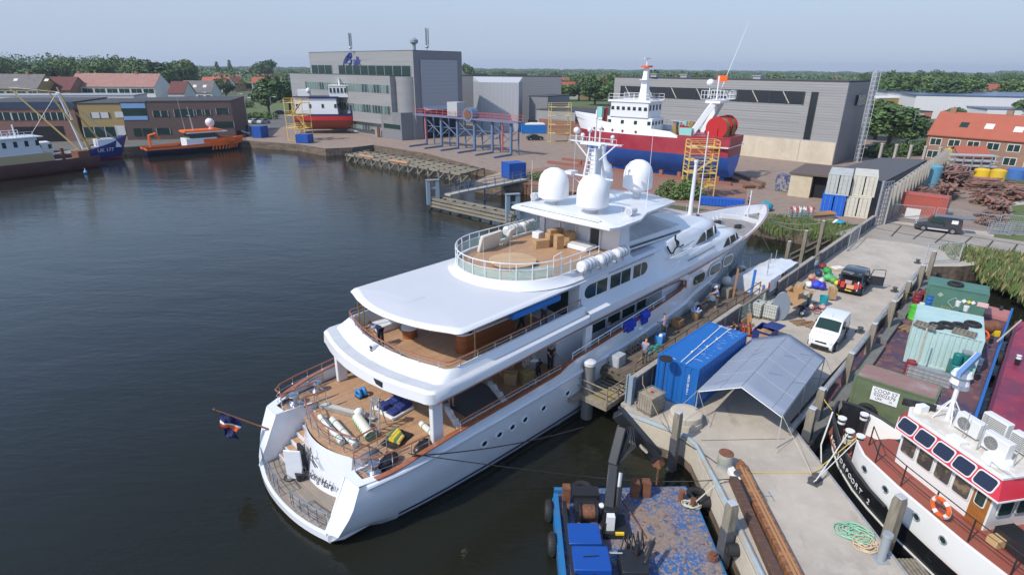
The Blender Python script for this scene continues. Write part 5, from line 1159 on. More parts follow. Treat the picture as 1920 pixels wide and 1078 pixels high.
p=at(1507,590,.05);t=thing('outboard_engine','dark blue engine block lying on the pallets','engine',p,wr);mb=MB(M('engine_navy',(.03,.05,.10),.4));mb.b(-.5,.35,-.25,.25,.1,.55);mb.build('block',t,bevel=.07);mb=MB(BLACKP);mb.cyl((.35,0,.3),(.7,0,.3),.18);mb.cyl((-.3,-.2,.5),(-.1,.2,.7),.1);mb.build('shaft_housing',t);mb=MB(WHITE_D);mb.cyl((-.62,0,.3),(-.5,0,.3),.12);mb.build('cap',t)
p=at(1525,583,.25);t=thing('bicycle','bicycle lying flat on the concrete behind the engine','bicycle',p,wr+.9)
for x in(-.5,.5):mb=MB(BLACK);mb.torus((x,0,.1),.33,.022,n=24);mb.build('tyre',t);
mb=MB(REDP);mb.tube([(-.5,0,.12),(-.1,-.35,.14),(.35,-.3,.14),(.5,0,.12)],.02);mb.tube([(-.1,-.35,.14),(-.05,.1,.14),(.35,-.3,.14)],.02);mb.tube([(-.5,0,.12),(-.05,.1,.14)],.015);mb.build('frame',t);mb=MB(BLACKP);mb.b(-.2,.05,-.5,-.4,.12,.2);mb.build('saddle',t);mb=MB(GALV);mb.tube([(.3,-.3,.14),(.25,-.55,.3),(.45,-.55,.35)],.015);mb.build('handlebar',t)
# blue skip
p=at(1432,640,.02);t=thing('blue_skip','dark blue open skip with wood scraps beside the pale tank','skip',p,wr);SK=M('skip_blue',(.012,.03,.17),.5)
mb=MB(SK);box_open(mb,0,0,0,1.6,1.1,1.0,0,SK,.04);mb.build('skip_body',t);mb=MB(SK);mb.X=Matrix.Translation((.5,-.3,1.02))@Matrix.Rotation(.12,4,'Y');mb.b(-.6,1.0,-.5,.5,0,.06);mb.build('lid',t,bevel=.02)
mb=MB(CARD);rr=random.Random(3)
for k in range(9):mb.X=Matrix.Translation((rr.uniform(-.5,.2),rr.uniform(-.3,.3),.75))@Matrix.Rotation(rr.uniform(0,3),4,'Z')@Matrix.Rotation(rr.uniform(-.6,.6),4,'X');mb.b(-.3,.3,-.15,.15,0,.04)
mb.build('scraps',t,smooth=0);mb=MB(CARD);mb.b(-.85,-.82,-.5,.1,.1,.85);mb.build('board',t)
heap_p=at(1425,662,.02);carton('cardboard scraps box in front of the blue skip',heap_p,wr+.4,.8,.6,.3,G_,True)
p=at(1400,625,.02);t=thing('red_trolley','red steel trolley loaded with timber by the flood wall','trolley',p,wr+.6);mb=MB(M('trolley_red',(.5,.05,.03),.5));frame_grid(mb,(-.6,-.3,.15),(1.2,0,0),(0,.6,0),2,1,.05);frame_grid(mb,(-.6,-.3,.15),(0,.6,0),(0,0,.7),2,2,.04);frame_grid(mb,(-.6,.3,.15),(1.2,0,0),(0,0,.5),3,1,.04);mb.build('frame',t)
mb=MB(WOODN);mb.bar((-.4,-.1,.2),(-.2,.1,1.6),.3,.04);mb.bar((-.6,0,.2),(-.5,.2,1.2),.12,.1);mb.b(-.6,.4,-.6,-.2,.0,.1);mb.build('timber',t);mb=MB(BLACK)
for x in(-.5,.5):mb.cyl((x,-.35,.1),(x,.35,.1),.1)
mb.build('wheel',t)
for i,(px,py,a,b,h,rz,lb)in enumerate(((1375,632,.5,.4,.25,.3,'rust brown sack by the container corner'),(1392,640,1.2,.3,.1,.1,'loose planks by the container corner'),(1415,648,.8,.5,.12,1.0,'loose boards under the trolley'))):
 p=at(px,py,.02);mb=MB((M('brown_sack',(.10,.03,.03),.9),WOODN,WOODN)[i]);mb.X=Matrix.Translation(p)@Matrix.Rotation(wr+rz,4,'Z')
 if i==0:mb.ball((0,0,.25),.35,.3,.4)
 else:
  for k in range(4):mb.X=Matrix.Translation(p)@Matrix.Rotation(wr+rz+k*.35,4,'Z');mb.b(-a/2,a/2,-.07,.07,k*.045,k*.045+.04)
 mb.build('sack' if i==0 else 'planks',None,lb,'sack' if i==0 else 'planks')
 # plywood and white mat
p=at(1571,503,.02);t=thing('plywood_sheet','plywood sheet with a white mattress on it by the wall','plywood',p,wr-.5);mb=MB(M('ply',(.48,.32,.17),.7));mb.b(-1.1,1.1,-.7,.7,0,.04);mb.build('sheet',t);mb=MB(WHITE_D);mb.b(-.6,.5,-.35,.35,.04,.14);mb.build('white_pad',t,bevel=.03)
# gate leaf against wall, mesh gate, gates beyond
def gate(label,a,b,h,fr=GALV,n=16,cat='gate',name='steel_gate',group=None,tilt=0,rows=1,z0=.08):
 a=Vector(a);b=Vector(b);t=thing(name,label,cat,(a.x,a.y,0),atan2(b.y-a.y,b.x-a.x),group);L=(Vector((b.x,b.y,0))-Vector((a.x,a.y,0))).length
 mb=MB(fr);mb.bar((0,0,z0),(L,0,z0),.06);mb.bar((0,0,h),(L,0,h),.06);mb.bar((0,0,z0),(0,0,h),.07);mb.bar((L,0,z0),(L,0,h),.07)
 if rows>1:mb.bar((0,0,h/2),(L,0,h/2),.04)
 mb.build('frame',t,smooth=0);mb=MB(fr)
 for k in range(1,n):mb.bar((L*k/n,0,z0),(L*k/n,0,h),.022)
 mb.build('bars',t,smooth=0);return t
gate('steel gate leaf standing open against the flood wall',at(1588,472,0),at(1608,452,0),1.9,n=8)
gate('wide pale mesh gate at the entrance of the bridge',at(1732,496,0),at(1797,492,0),2.0,M('pale_galv',(.55,.57,.58),.5,.3),24)
# vans
blk=M('black_van_paint',(.012,.016,.025),.15,coat=.5)
vp=at(1600,550,.02);vdir=(at(1600,500,0)-at(1562,550,0));
prof_v=[(-2.05,.25),(-2.12,.55),(-2.1,1.0),(-1.98,1.25),(-1.85,1.78),(-1.6,1.86),(-.2,1.88),(.55,1.78),(1.0,1.4),(1.3,1.12),(2.0,.95),(2.25,.75),(2.3,.4),(2.2,.22)]
vc=(at(1565,549,0)+at(1612,557,0))/2;fd_=Vector((sin(radians(0)),1,0));fdv=(at(1625,512,0)-at(1613,556,0)).normalized();fdv=(at(1640,520,0)-at(1614,553,0)).normalized()
vz=atan2(fdv.y,fdv.x)
bv=car('black people carrier with raised tailgate, open front door and a load of boxes',vc+fdv*2.1+Vector((0,0,.02)),vz,prof_v,1.85,blk,(-1.35,1.45),.32,.12,[[(-1.75,1.08),(-1.65,1.7),(-.75,1.74),(-.75,1.08)],[(-.65,1.08),(-.65,1.74),(.3,1.7),(.85,1.1)]],((1.28,1.13),(.6,1.76)),None,name='black_van',cat='van')
mb=MB(M('boot_dark',(.02,.02,.02),.9));mb.b(-2.13,-2.0,-.72,.72,.7,1.62);mb.build('boot_opening',bv)
mb=MB(blk);mb.ext([(-1.86,-.75,1.84),(-1.86,.75,1.84),(-2.75,.7,1.95),(-2.75,-.7,1.95)],(0,0,.06));tg=mb.build('tailgate',bv,bevel=.02);mb=MB(GLASSD);mb.ext([(-1.95,-.6,1.915),(-1.95,.6,1.915),(-2.5,.56,1.985),(-2.5,-.56,1.985)],(0,0,.005));mb.build('tailgate_window',tg)
# open passenger-side front door
mb=MB(blk);mb.X=Matrix.Translation((.95,-.92,.3))@Matrix.Rotation(radians(-75),4,'Z');mb.b(-1.0 if False else 0,1.05,-.05,.05,0,.78);mb.m(BLACKP)
mb.bar((0,0,.78),(.15,0,1.35),.06);mb.bar((.15,0,1.35),(1.0,0,1.4),.05);mb.bar((1.03,0,.78),(1.0,0,1.4),.05);mb.m(M('door_trim',(.3,.3,.31),.6)).b(.1,.95,.052,.07,.08,.72);dr=mb.build('open_door',bv,bevel=.01)
for i,(x,y,z,a,b,h,c_,lb)in enumerate(((-2.1,-.1,.62,.3,.55,.3,(.6,.35,.2),'small'),(-2.1,.45,.62,.3,.3,.45,(.6,.04,.03),''),(-2.05,-.5,.62,.3,.3,.5,(.55,.05,.04),''),(-2.0,.1,.95,.3,.5,.3,(.4,.3,.3),''),(-2.12,-.62,.5,.1,.1,.8,(.7,.7,.7),''))):
 nm=('cardboard carton in the open boot of the black van','red crate at the left of the open boot','red crate at the right of the open boot','brown bundle on top in the open boot','white roll at the edge of the open boot')[i]
 q=bv.matrix_basis@Vector((x-.12,y,z));tt=thing('boot_box',nm,'box',q,vz,'load in the black van');mb=MB(M('bootc%d'%i,c_,.7));mb.b(-a/2,a/2,-b/2,b/2,0,h);mb.build('carton',tt,bevel=.02)
wh=M('white_van_paint',(.72,.73,.75),.2,coat=.5)
fdw=(at(1556,590,1.8)-at(1528,614,1.8));fdw=Vector((fdw.x,fdw.y,0)).normalized()
# white van faces the camera: front at lower-left
c1=(at(1512,652,0)+at(1553,668,0))/2;f_w=-(at(1592,622,0)-at(1566,655,0)).normalized();f_w=Vector((-.66,-.75,0)).normalized()
prof_w=[(-1.95,.25),(-2.0,.5),(-2.0,1.0),(-1.93,1.62),(-1.8,1.76),(-1.4,1.82),(.1,1.82),(.3,1.78),(.95,1.2),(1.2,1.08),(1.8,.88),(1.98,.66),(2.0,.38),(1.92,.22)]
wv_=car('small white delivery van parked nose first beside the tent',c1-f_w*1.95+Vector((.15,.1,.02)),atan2(f_w.y,f_w.x),prof_w,1.68,wh,(-1.3,1.2),.3,.12,[[(-.35,1.08),(-.35,1.6),(.2,1.6),(.75,1.1)]],((1.0,1.2),(.4,1.72)),None,name='white_van',cat='van')
mb=MB(M('seam',(.25,.25,.26),.6))
for s_ in(1,-1):mb.b(-1.85,-.5,s_*.845-.006,s_*.845+.006,1.0,1.02);mb.b(-.5,-.49,s_*.845-.006,s_*.845+.006,.35,1.5)
mb.b(1.3,1.32,-.6,.6,1.07,1.075);mb.cyl((.1,.0,1.85),(-.05,0,2.1),.008,n=4);mb.build('door_seams',wv_)
# grey van at the gate
gr_=M('grey_van_paint',(.06,.065,.075),.25,.3,coat=.4)
a,b=at(1729,433,0),at(1784,440,0);fg=(a-b).normalized()
prof_g=[(-2.1,.25),(-2.15,.5),(-2.15,1.0),(-2.08,1.62),(-1.95,1.76),(-1.5,1.82),(.2,1.8),(.5,1.72),(1.05,1.2),(1.3,1.1),(1.95,.92),(2.15,.7),(2.18,.4),(2.1,.22)]
nrm_=Vector((-fg.y,fg.x,0));nrm_=nrm_ if nrm_.y>0 else-nrm_
gv=car('grey panel van with raised tailgate parked at the steel gate',(a+b)/2+nrm_*.85+Vector((0,0,.04)),atan2(fg.y,fg.x),prof_g,1.8,gr_,(-1.4,1.35),.31,.12,[[(-.3,1.1),(-.3,1.6),(.4,1.6),(.95,1.12)]],((1.08,1.2),(.58,1.68)),None,name='grey_van',cat='van')
mb=MB(gr_);mb.ext([(-2.08,-.75,1.74),(-2.08,.75,1.74),(-3.0,.7,1.85),(-3.0,-.7,1.85)],(0,0,.05));mb.build('tailgate',gv);mb=MB(WHITE_D)
for s_ in(1,-1):mb.b(-1.7,-1.1,s_*.86-.01,s_*.86+.02,1.15,1.55)
mb.build('side_sign',gv);mb=MB(M('silver_strip',(.5,.5,.52),.4))
for s_ in(1,-1):mb.b(-.95,.95,s_*.9-.01,s_*.9+.02,.3,.45)
mb.build('silver_sill',gv)
# people on the walkway and pier
person('man in blue shirt and grey trousers with teal shoes, first on the walkway',at(1207,684,WK),wr+.2,SHIRT_B,TROU_G,armL=(10,20),armR=(15,25),legL=(8,5),legR=(-8,6),H=1.8,headp=25)
person('person in blue shirt with brown hair standing behind the blue tub',at(1243,634,WK),wr+1.2,SHIRT_B,TROU_G,(.1,.05,.03),armL=(25,45),armR=(20,50),H=1.72,headp=30)
person('woman in white cap and blue shirt working on a fender',at(1343,577,WK),wr+2.2,SHIRT_B,TROU_G,(.3,.25,.2),armL=(60,20),armR=(30,50),cap=M('white_cap',(.75,.75,.75),.7),lean=12,H=1.7,headp=15)
person('person in dark maroon clothes crouching at the corner of the blue container',at(1383,634,.02),wr+2.5,M('maroon_cloth',(.06,.015,.02),.9),TROU_N,armL=(50,40),armR=(60,30),legL=(95,120),legR=(60,110),lean=35,headp=30)
# ================================================= BLUE PONTOON WITH CRANE
PT=thing('work_pontoon','worn blue flat work pontoon moored beside the near pier','pontoon',(5.1,16.2,WZ),0)
DECKB=M('worn_blue_deck',(.02,.11,.30),.85,mix=[(.4,(.22,.17,.14),.47,.58),(1.6,(.03,.10,.2),.55,.62),(9,(.28,.2,.15),.5,.56),(5,(.13,.06,.05),.56,.66),(.25,(.12,.1,.1),.6,.75)],bump=.2,detail=10)
HULLB=M('pontoon_blue',(.02,.16,.38),.5,mix=[(1.5,(.2,.09,.05),.55,.7)])
mb=MB(HULLB);mb.prism([(-3.1,-9),(3.3,-9),(3.3,4.5),(3.1,5.3),(-2.8,5.0),(-3.2,4.4)],-1.0,.68);mb.build('hull',PT,bevel=.04)
mb=MB(DECKB);mb.prism([(-3.0,-8.9),(3.2,-8.9),(3.2,4.45),(3.0,5.2),(-2.7,4.9),(-3.1,4.3)],.68,.7);mb.build('deck',PT,smooth=0)
mb=MB(M('pontoon_blue'));mb.b(-3.15,-2.95,-9,4.4,.7,.95);mb.b(-3.1,-1.4,4.6,4.8,.7,.95);mb.build('coaming',PT)
mb=MB(BLUEB);mb.b(-2.75,-1.45,1.1,2.2,.7,1.35);mb.b(-2.7,-1.3,-.3,.85,.7,1.5);mb.build('locker',PT,bevel=.03);mb=MB(BLACKP)
for x,y,z in((-2.5,1.05,1.2),(-1.8,1.05,1.2),(-2.0,-.33,1.2)):mb.b(x,x+.12,y-.03,y,z,z+.12)
mb.bar((-2.3,.3,1.52),(-1.7,.35,1.52),.03);parts(mb,'latch',PT)
mb=MB(BLUEB);mb.b(-2.75,-1.3,-4.5,-.7,.7,1.15);mb.build('tank_box',PT,bevel=.03)
mb=MB(RUST)
for x,y in((-2.6,4.2),(.55,4.6),(1.05,4.6)):mb.b(x-.17,x+.17,y-.2,y+.2,.7,1.5)
mb.bar((.55,4.6,1.2),(1.05,4.6,1.2),.12);mb.cyl((2.6,4.3,.7),(2.6,4.3,1.2),.15);mb.cyl((3.0,3.9,.7),(3.0,3.9,1.15),.13);mb.cyl((2.95,1.0,.7),(2.95,1.0,.95),.2);mb.cyl((2.95,1.0,.95),(2.95,1.0,1.05),.12);parts(mb,'bitt',PT)
mb=MB(BLACKP);mb.b(-2.3,-1.3,2.9,4.2,.7,1.3);mb.b(-2.4,-1.2,3.7,4.3,1.2,1.45);mb.m(RUST).cyl((-2.1,3.0,1.2),(-1.5,3.0,1.2),.3,n=16);mb.m(BLACKP).cyl((-2.2,3.0,1.2),(-2.12,3.0,1.2),.42,n=16);mb.cyl((-1.48,3.0,1.2),(-1.4,3.0,1.2),.42,n=16);mb.build('winch',PT)
mb=MB(BLACKP);mb.cyl((-2.75,3.6,1.1),(-2.65,-1.2,1.25),.13,n=12);mb.cyl((-2.55,-1.4,1.2),(-2.6,-5,1.2),.15,n=10);mb.m(RUST).b(-2.85,-2.55,3.2,3.5,.7,1.2);mb.b(-2.85,-2.45,-.9,-.5,.7,1.2);mb.build('spud_leg',PT)
for p_,lb in(((1.72,20.1,-1.2),'big tyre fender on the upper left side of the blue pontoon'),((1.75,18.2,-1.2),'tyre fender lower on the left side of the blue pontoon')):tyre(lb,p_,.45,.16,'X','tyre fenders on the blue pontoon')
tyre('tyre fender on the bow edge of the blue pontoon behind the winch',(3.3,21.2,-.95),.5,.16,'Z','tyre fenders on the blue pontoon')
tyre('tyre fender between the blue pontoon and the pier',(8.55,20.9,-1.0),.5,.15,'Z','tyre fenders on the blue pontoon')
# crane
p=at(1140,980,-.9);CR=thing('knuckle_crane','black folded knuckle boom crane with yellow stripes on the blue pontoon','crane',(p.x,p.y,-.9),0)
mb=MB(BLACKP);mb.cyl((0,0,0),(0,0,.5),.42,.3,16);mb.b(-.25,.3,-.3,.3,.3,.9);mb.build('pedestal',CR,bevel=.03)
e1=Vector((.05,1.2,1.9));k1=at(1168,800,2.6)-Vector((p.x,p.y,-.9));k0=at(1158,773,2.9)-Vector((p.x,p.y,-.9));k2=at(1232,858,.9)-Vector((p.x,p.y,-.9));b0=Vector((0,.1,.7));m1=at(1150,870,1.2)-Vector((p.x,p.y,-.9))
mb=MB(BLACKP);mb.bar(b0,m1,.42,.46);mb.bar(m1,k1,.42,.5);mb.build('main_boom',CR,bevel=.04)
mb=MB(M('crane_yellow',(.8,.55,.02),.5))
d1=(k1-m1).normalized();sd=d1.cross(Vector((0,1,0))).normalized()
for f,g in((.25,.62),(.74,.84)):a=m1.lerp(k1,f);b_2=m1.lerp(k1,g);off=Vector((-.22,-.04,.0));mb.bar(a+off,b_2+off,.05,.16)
off=Vector((-.05,-.29,.03));mb.m(M('cream_plate',(.6,.5,.35),.6)).bar(k1.lerp(k2,.5)+off,k1.lerp(k2,.68)+off,.2,.1);mb.build('boom_stripe',CR)
mb=MB(BLACKP);mb.bar(k0,k2,.5,.56);mb.build('outer_boom',CR,bevel=.05)
mb=MB(M('black_sheen',(.03,.032,.04),.3));mb.bar(k0+Vector((.05,.02,.28)),k2+Vector((-.1,.1,.26)),.2,.14);mb.bar(k0.lerp(k2,.1)+Vector((.22,.05,.1)),k2+Vector((.15,0,.1)),.1,.12);mb.build('extension',CR,bevel=.02)
mb=MB(GALV);mb.cyl(b0+Vector((.32,0,.1)),m1+Vector((.28,-.3,-.2)),.09);mb.m(BLACKP).cyl(b0+Vector((.3,-.1,-.1)),b0.lerp(m1,.6)+Vector((.3,-.2,-.1)),.14);mb.cyl(m1+Vector((.3,.1,0)),k1+Vector((.25,-.1,-.3)),.11);mb.build('cylinder',CR)
mb=MB(BLACKP)
rr=random.Random(5)
for k in range(7):a=m1.lerp(k1,.1)+Vector((.2,-.15,0));b_2=k1+Vector((rr.uniform(.1,.4),-.2,rr.uniform(-.1,.2)));mid=(a+b_2)/2+Vector((.2+rr.uniform(0,.2),-.1,0));mb.tube([a,mid,b_2],.022,4)
for k in range(8):a=k2+Vector((rr.uniform(-.2,.2),rr.uniform(-.2,.2),.25));mb.tube([k1.lerp(k2,.6)+Vector((.1,-.1,.3)),a+Vector((0,0,.15)),a],.02,4)
mb.m(RUST).bar(k2,k2+Vector((.1,-.1,-.35)),.38,.4);mb.build('hydraulic_hose',CR)
mb=MB(M('crane_yellow'));mb.cyl(k2+Vector((.1,-.05,-.3)),k2+Vector((.1,-.05,-.5)),.1);mb.m(RUST)
for k in range(10):mb.torus(k2+Vector((.1,-.05,-.6-k*.11)),.05,.018,'X' if k%2 else 'Y',8,4)
mb.build('hook_chain',CR)
mb=MB(WHITE_D);mb.b(-.2,.12,-.75,-.5,.3,1.0);mb.m(BLACKP).b(-.35,.7,-.9,.2,0,.3);mb.m(M('crane_yellow')).b(.15,.5,-.95,-.85,.25,.35);mb.m(BLACKP)
for k in range(6):mb.bar((-.3+k*.07,-.65,.3),(-.3+k*.08,-.7,.65),.03)
mb.build('control_console',CR);mb=MB(WHITE_D);mb.lathe((-.3,.1,.8),[(.12,0),(.14,.08),(.02,.12)],12);mb.build('warning_light',CR)
rope('crane_sling','rusty wire sling with a yellow hook lying across the pontoon deck',[at(1150,915,-.4),at(1197,983,-.85),at(1212,1008,-.87)],.03,RUST)
coil('rope_coil','beige rope coiled on the corner of the blue pontoon',at(1295,948,-.88),.38,.03,ROPE,6,seed=9)
rope('mooring_rope','pale double rope from the pontoon corner to the pier bollard',[at(1305,940,-.5),at(1345,905,.1),at(1380,893,.3)],.03,ROPE)
rope('mooring_rope','thin black line hanging over the water to the pontoon',[yl(3.4,-4.6,3.6),at(1100,893,-.6),at(1245,902,-.5),at(1375,897,.35)],.022,BLACK,sag=.05)
rope('mooring_rope','black stern line of the yacht running to the pier corner',[yl(3.5,-4.75,3.5),at(1095,800,-.2)],.028,BLACK,sag=.3)
rope('mooring_rope','black line running from the concrete corner over the edge to the drum',[at(1258,812,.1),at(1330,858,.08),at(1366,885,.1)],.02,BLACK)
t=thing('deck_machine','black hydraulic machine with hoses at the bottom edge of the blue pontoon','machine',(4.7,16.5,-.9),0);mb=MB(BLACKP);mb.b(-.5,.5,-.6,.5,0,.7);mb.cyl((-.2,.5,.3),(.1,1.2,.2),.12);mb.cyl((.4,-.2,.7),(.9,.6,1.0),.09);mb.cyl((.2,.3,.7),(.2,.3,1.3),.15,.1);mb.build('housing',t,bevel=.03);mb=MB(BLACK);[mb.tube([(-.4+k*.2,.5,.5),(-.2+k*.2,.9+.1*k,.9),(.1+k*.15,1.1,.1)],.03,5)for k in range(5)];mb.build('hose',t);mb=MB(GALV);mb.cyl((-1.3,.5,.5),(-.4,.1,.9),.03);mb.build('lever',t)
# ================================================= TUG
TG=thing('harbour_tug','white and black tug SCHELDEPOORT 2 with red trimmed wheelhouse, moored at the pier','tug',(16.9,25.3,WZ),radians(101))
TBLK=M('tug_black',(.012,.013,.016),.35,mix=[(3,(.05,.05,.05),.55,.8)]);TWH=M('tug_white',(.74,.74,.72),.35,mix=[(1.2,(.6,.57,.5),.6,.85)]);TRED=M('tug_deck_red',(.30,.07,.045),.7,mix=[(2,(.24,.09,.06),.4,.65),(1.1,(.45,.3,.25),.68,.74)])
tb=[(-15,1.9),(-12,2.3),(-9,2.4),(-6,2.38),(-4,2.2),(-2.5,1.85),(-1.4,1.35),(-.6,.8),(-.1,.1)]
tz=[(-15,1.7),(-8,1.7),(-5,1.85),(-3,2.25),(-1,2.75),(0,3.0)]
R_=[]
for x in[-15,-12,-9,-7,-6,-5,-4,-3.2,-2.5,-1.9,-1.4,-1.0,-.6,-.3,-.1]:
 b_2=interp(tb,x);z=interp(tz,x);h=[]
 for k in range(6):f=k/5;h.append((x-(1-f)*.9*max(0,(x+4)/4),b_2*(.72+.28*f**.7),-1+f*(z+1)))
 R_.append([Vector((a,-b,c))for a,b,c in reversed(h)]+[Vector((a,b,c))for a,b,c in h])
mb=MB(TBLK);mb.loft(R_,closed=False);mb.build('hull',TG,smooth=60)
mb=MB(M('rub_white',(.6,.6,.58),.5))
for s_ in(1,-1):mb.tube([(r[-3 if s_>0 else 2]+Vector((0,s_*.05,.1)))for r in R_],.045,5)
mb.build('rubbing_line',TG)
mb=MB(M('tug_gunwale',(.03,.03,.035),.4))
for s_ in(1,-1):mb.tube([r[-1 if s_>0 else 0]for r in R_[4:]],.07,6)
mb.m(TWH)
mb.loft([[r[0]+Vector((-.05,.1,-.02)),Vector((r[0].x-.1,r[0].y+.22,1.55))]for r in R_[5:-3]],closed=False);mb.loft([[r[-1]+Vector((-.05,-.1,-.02)),Vector((r[-1].x-.1,r[-1].y-.22,1.55))]for r in R_[7:-3]],closed=False);mb.build('bulwark',TG)
mb=MB(TRED);mb.prism([(x,-b*.93)for x,b in tb]+[(x,b*.93)for x,b in reversed(tb)],1.5,1.56);mb.build('foredeck',TG,smooth=0)
mb=MB(TWH);cas=[(-15,-1.75),(-4.3,-1.75),(-3.6,-1.35),(-3.2,.0),(-3.1,1.6),(-4.0,2.02),(-6,2.2),(-9,2.22),(-15,1.8)]
mb.prism([(x,y)for x,y in cas],1.5,2.9);mb.build('casing',TG,bevel=.03);mb=MB(TRED);mb.prism([(x*.995-.05,y*.96)for x,y in cas],2.9,2.93);mb.build('upper_deck',TG,smooth=0)
for x in(-4.3,-5.6,-7.2,-8.4):
 y=interp([(-9,2.22),(-6,2.2),(-4,2.02)],x);mb=MB(GALV);mb.torus((x,y+.02,2.35),.15,.03,'Y');mb.m(GLASSD).cyl((x,y-.02,2.35),(x,y+.015,2.35),.14,n=16);mb.build('porthole',TG)
 # wheelhouse, tapering: x from -4.3 (fwd) to -8.9
def wh(z,o=0):return[(-4.25+o,-.7),(-4.25+o,.55),(-4.7+o*.3,1.05+o),(-8.75-o,1.05+o),(-8.75-o,-1.35-o),(-4.7+o*.3,-1.35-o)]
mb=MB(TWH);mb.loft([[Vector((x,y,z))for x,y in wh(0,o)]for z,o in((2.9,.0),(4.35,.03),(5.1,.05))]);mb.build('wheelhouse',TG,smooth=0)
mb=MB(M('tug_red',(.52,.03,.05),.4));mb.loft([[Vector((x,y,z))for x,y in wh(0,o)]for z,o in((4.6,.05),(4.6,.36),(5.26,.02),(5.27,-.02))]);mb.m(TWH).loft([[Vector((x,y,z))for x,y in wh(0,o)]for z,o in((5.25,.04),(5.33,.04),(5.33,-.1),(5.25,-.1))]);mb.loft([[Vector((x,y,z))for x,y in wh(0,o)]for z,o in((4.56,.38),(4.62,.38))]);mb.build('brow',TG,smooth=0)
mb=MB(M('roof_cream',(.55,.5,.42),.6,mix=[(1.5,(.68,.66,.62),.4,.6)]));mb.prism(wh(0,-.08),5.27,5.3);mb.build('roof',TG,smooth=0)
def rrect(mb,o,X_,Z_,w_,h_,r,n_,t=.02):
 o=Vector(o);X_=Vector(X_).normalized();Z_=Vector(Z_).normalized();N=Vector(n_);pts=[]
 for cx,cz,a0 in((w_/2-r,h_/2-r,0),(-w_/2+r,h_/2-r,pi/2),(-w_/2+r,-h_/2+r,pi),(w_/2-r,-h_/2+r,3*pi/2)):
  for k in range(5):a=a0+k*pi/8;pts.append(o+X_*(cx+r*cos(a))+Z_*(cz+r*sin(a)))
 mb.ext(pts,N*t)
FR_=M('window_frame_grey',(.62,.62,.6),.4)
for k in range(4):
 x=-5.15-k*.82;mb=MB(FR_);rrect(mb,(x,1.085,4.08),(1,0,0),(0,0,1),.74,.98,.1,(0,1,0),.02);mb.m(M('wheelhouse_glass',(.06,.05,.045),.1,spec=.6,mix=[(3,(.22,.15,.09),.5,.62)]));rrect(mb,(x,1.09,4.08),(1,0,0),(0,0,1),.64,.88,.09,(0,1,0),.03);mb.build('side_window',TG,smooth=0)
for k in range(5):
 x=-4.95-k*.86;z_=Vector((0,-.34,.66));mb=MB(FR_);rrect(mb,(x,1.235,4.93),(1,0,0),z_,.8,.6,.13,(0,.66,.34),.03);mb.m(M('sky_window',(.015,.02,.045),.1));rrect(mb,(x,1.24,4.93),(1,0,0),z_,.71,.5,.11,(0,.66,.34),.04);mb.build('brow_window',TG,smooth=0)
for y in(-1.05,-.2,.62):
 mb=MB(FR_);rrect(mb,(-8.82,y-.1,3.98),(0,1,0),(0,0,1),.66,.7,.08,(-1,0,0),.03);mb.m(GLASSD);rrect(mb,(-8.84,y-.1,3.98),(0,1,0),(0,0,1),.56,.6,.07,(-1,0,0),.03);mb.build('rear_window',TG,smooth=0)
for x,y in((-4.22,-.1),):mb=MB(GLASSD);mb.b(x,x+.03,-.6,.45,3.75,4.5);mb.b(-4.6,-4.3,.6,.9,3.75,3.76);mb.build('front_window',TG,smooth=0)
mb=MB(M('tug_door',(.33,.13,.03),.4,mix=[((1,1,6),(.24,.08,.02),.4,.7)]));mb.b(-8.7,-8.05,1.085,1.12,2.95,4.6);dr=mb.build('door',TG,bevel=.01);mb=MB(FR_);rrect(mb,(-8.37,1.12,4.1),(1,0,0),(0,0,1),.42,.66,.1,(0,1,0),.02);mb.m(GLASSD);rrect(mb,(-8.37,1.13,4.1),(1,0,0),(0,0,1),.33,.56,.08,(0,1,0),.025);mb.build('door_window',dr)
mb=MB(BLACKP);pts=[(-3.5,1.3,2.93),(-4.6,1.95,2.93),(-6,2.08,2.93),(-9,2.1,2.93),(-12,1.95,2.93)]
for z in(.5,1.0):mb.tube([Vector(p_)+Vector((0,0,z))for p_ in pts],.022,5)
for f in(-3.5,-4.6,-6.1,-7.6,-9.1,-10.6):y=interp([(-12,1.95),(-9,2.1),(-6,2.08),(-4.6,1.95),(-3.5,1.3)],f);mb.bar((f,y,2.93),(f,y,3.95),.04)
mb.build('handrail',TG)
for x,y in((-1.2,.75),(-2.2,1.15),(-2.65,.95),(-1.1,-.6)):
 mb=MB(BLACKP);mb.cyl((x,y,1.5),(x,y,2.75),.17,n=14);mb.m(TWH).cyl((x,y,2.5),(x,y,2.62),.175,n=14);mb.cyl((x,y,2.75),(x,y,2.82),.2,n=14);mb.build('bitt',TG)
mb=MB(ROPE)
for z in range(4):mb.torus((-2.2,1.15,2.15+z*.08),.2,.03,n=14)
mb.build('rope_turns',TG)
# roof gear
for i,(x,y)in enumerate(((-6.3,-.1),(-7.55,.05))):
 for dy in(0,-1.05):
  xx=x+(0 if dy==0 else-.2);mb=MB(M('ac_grey',(.66,.66,.64),.5));mb.b(xx-.5,xx+.5,y+dy-.17,y+dy+.17,5.42,6.1);ac=mb.build('air_conditioner',TG,bevel=.03)
  mb=MB(M('fan_dark',(.18,.18,.17),.5));s_=1
  if dy==0:mb.cyl((xx+.12,y+.171,5.76),(xx+.12,y+.185,5.76),.26,n=20)
  else:
   for k in range(8):mb.b(xx-.45,xx+.45,y+dy+.172,y+dy+.18,5.5+k*.07,5.53+k*.07)
  mb.m(GALV)
  for k in range(10):a=k*pi/5;(mb.bar((xx+.12,y+.19,5.76),(xx+.12+.25*cos(a),y+.19,5.76+.25*sin(a)),.012)if dy==0 else None)
  mb.build('fan_grille',ac)
mb=MB(TWH);mb.cyl((-5.2,-.35,5.3),(-5.2,-.35,7.1),.09);
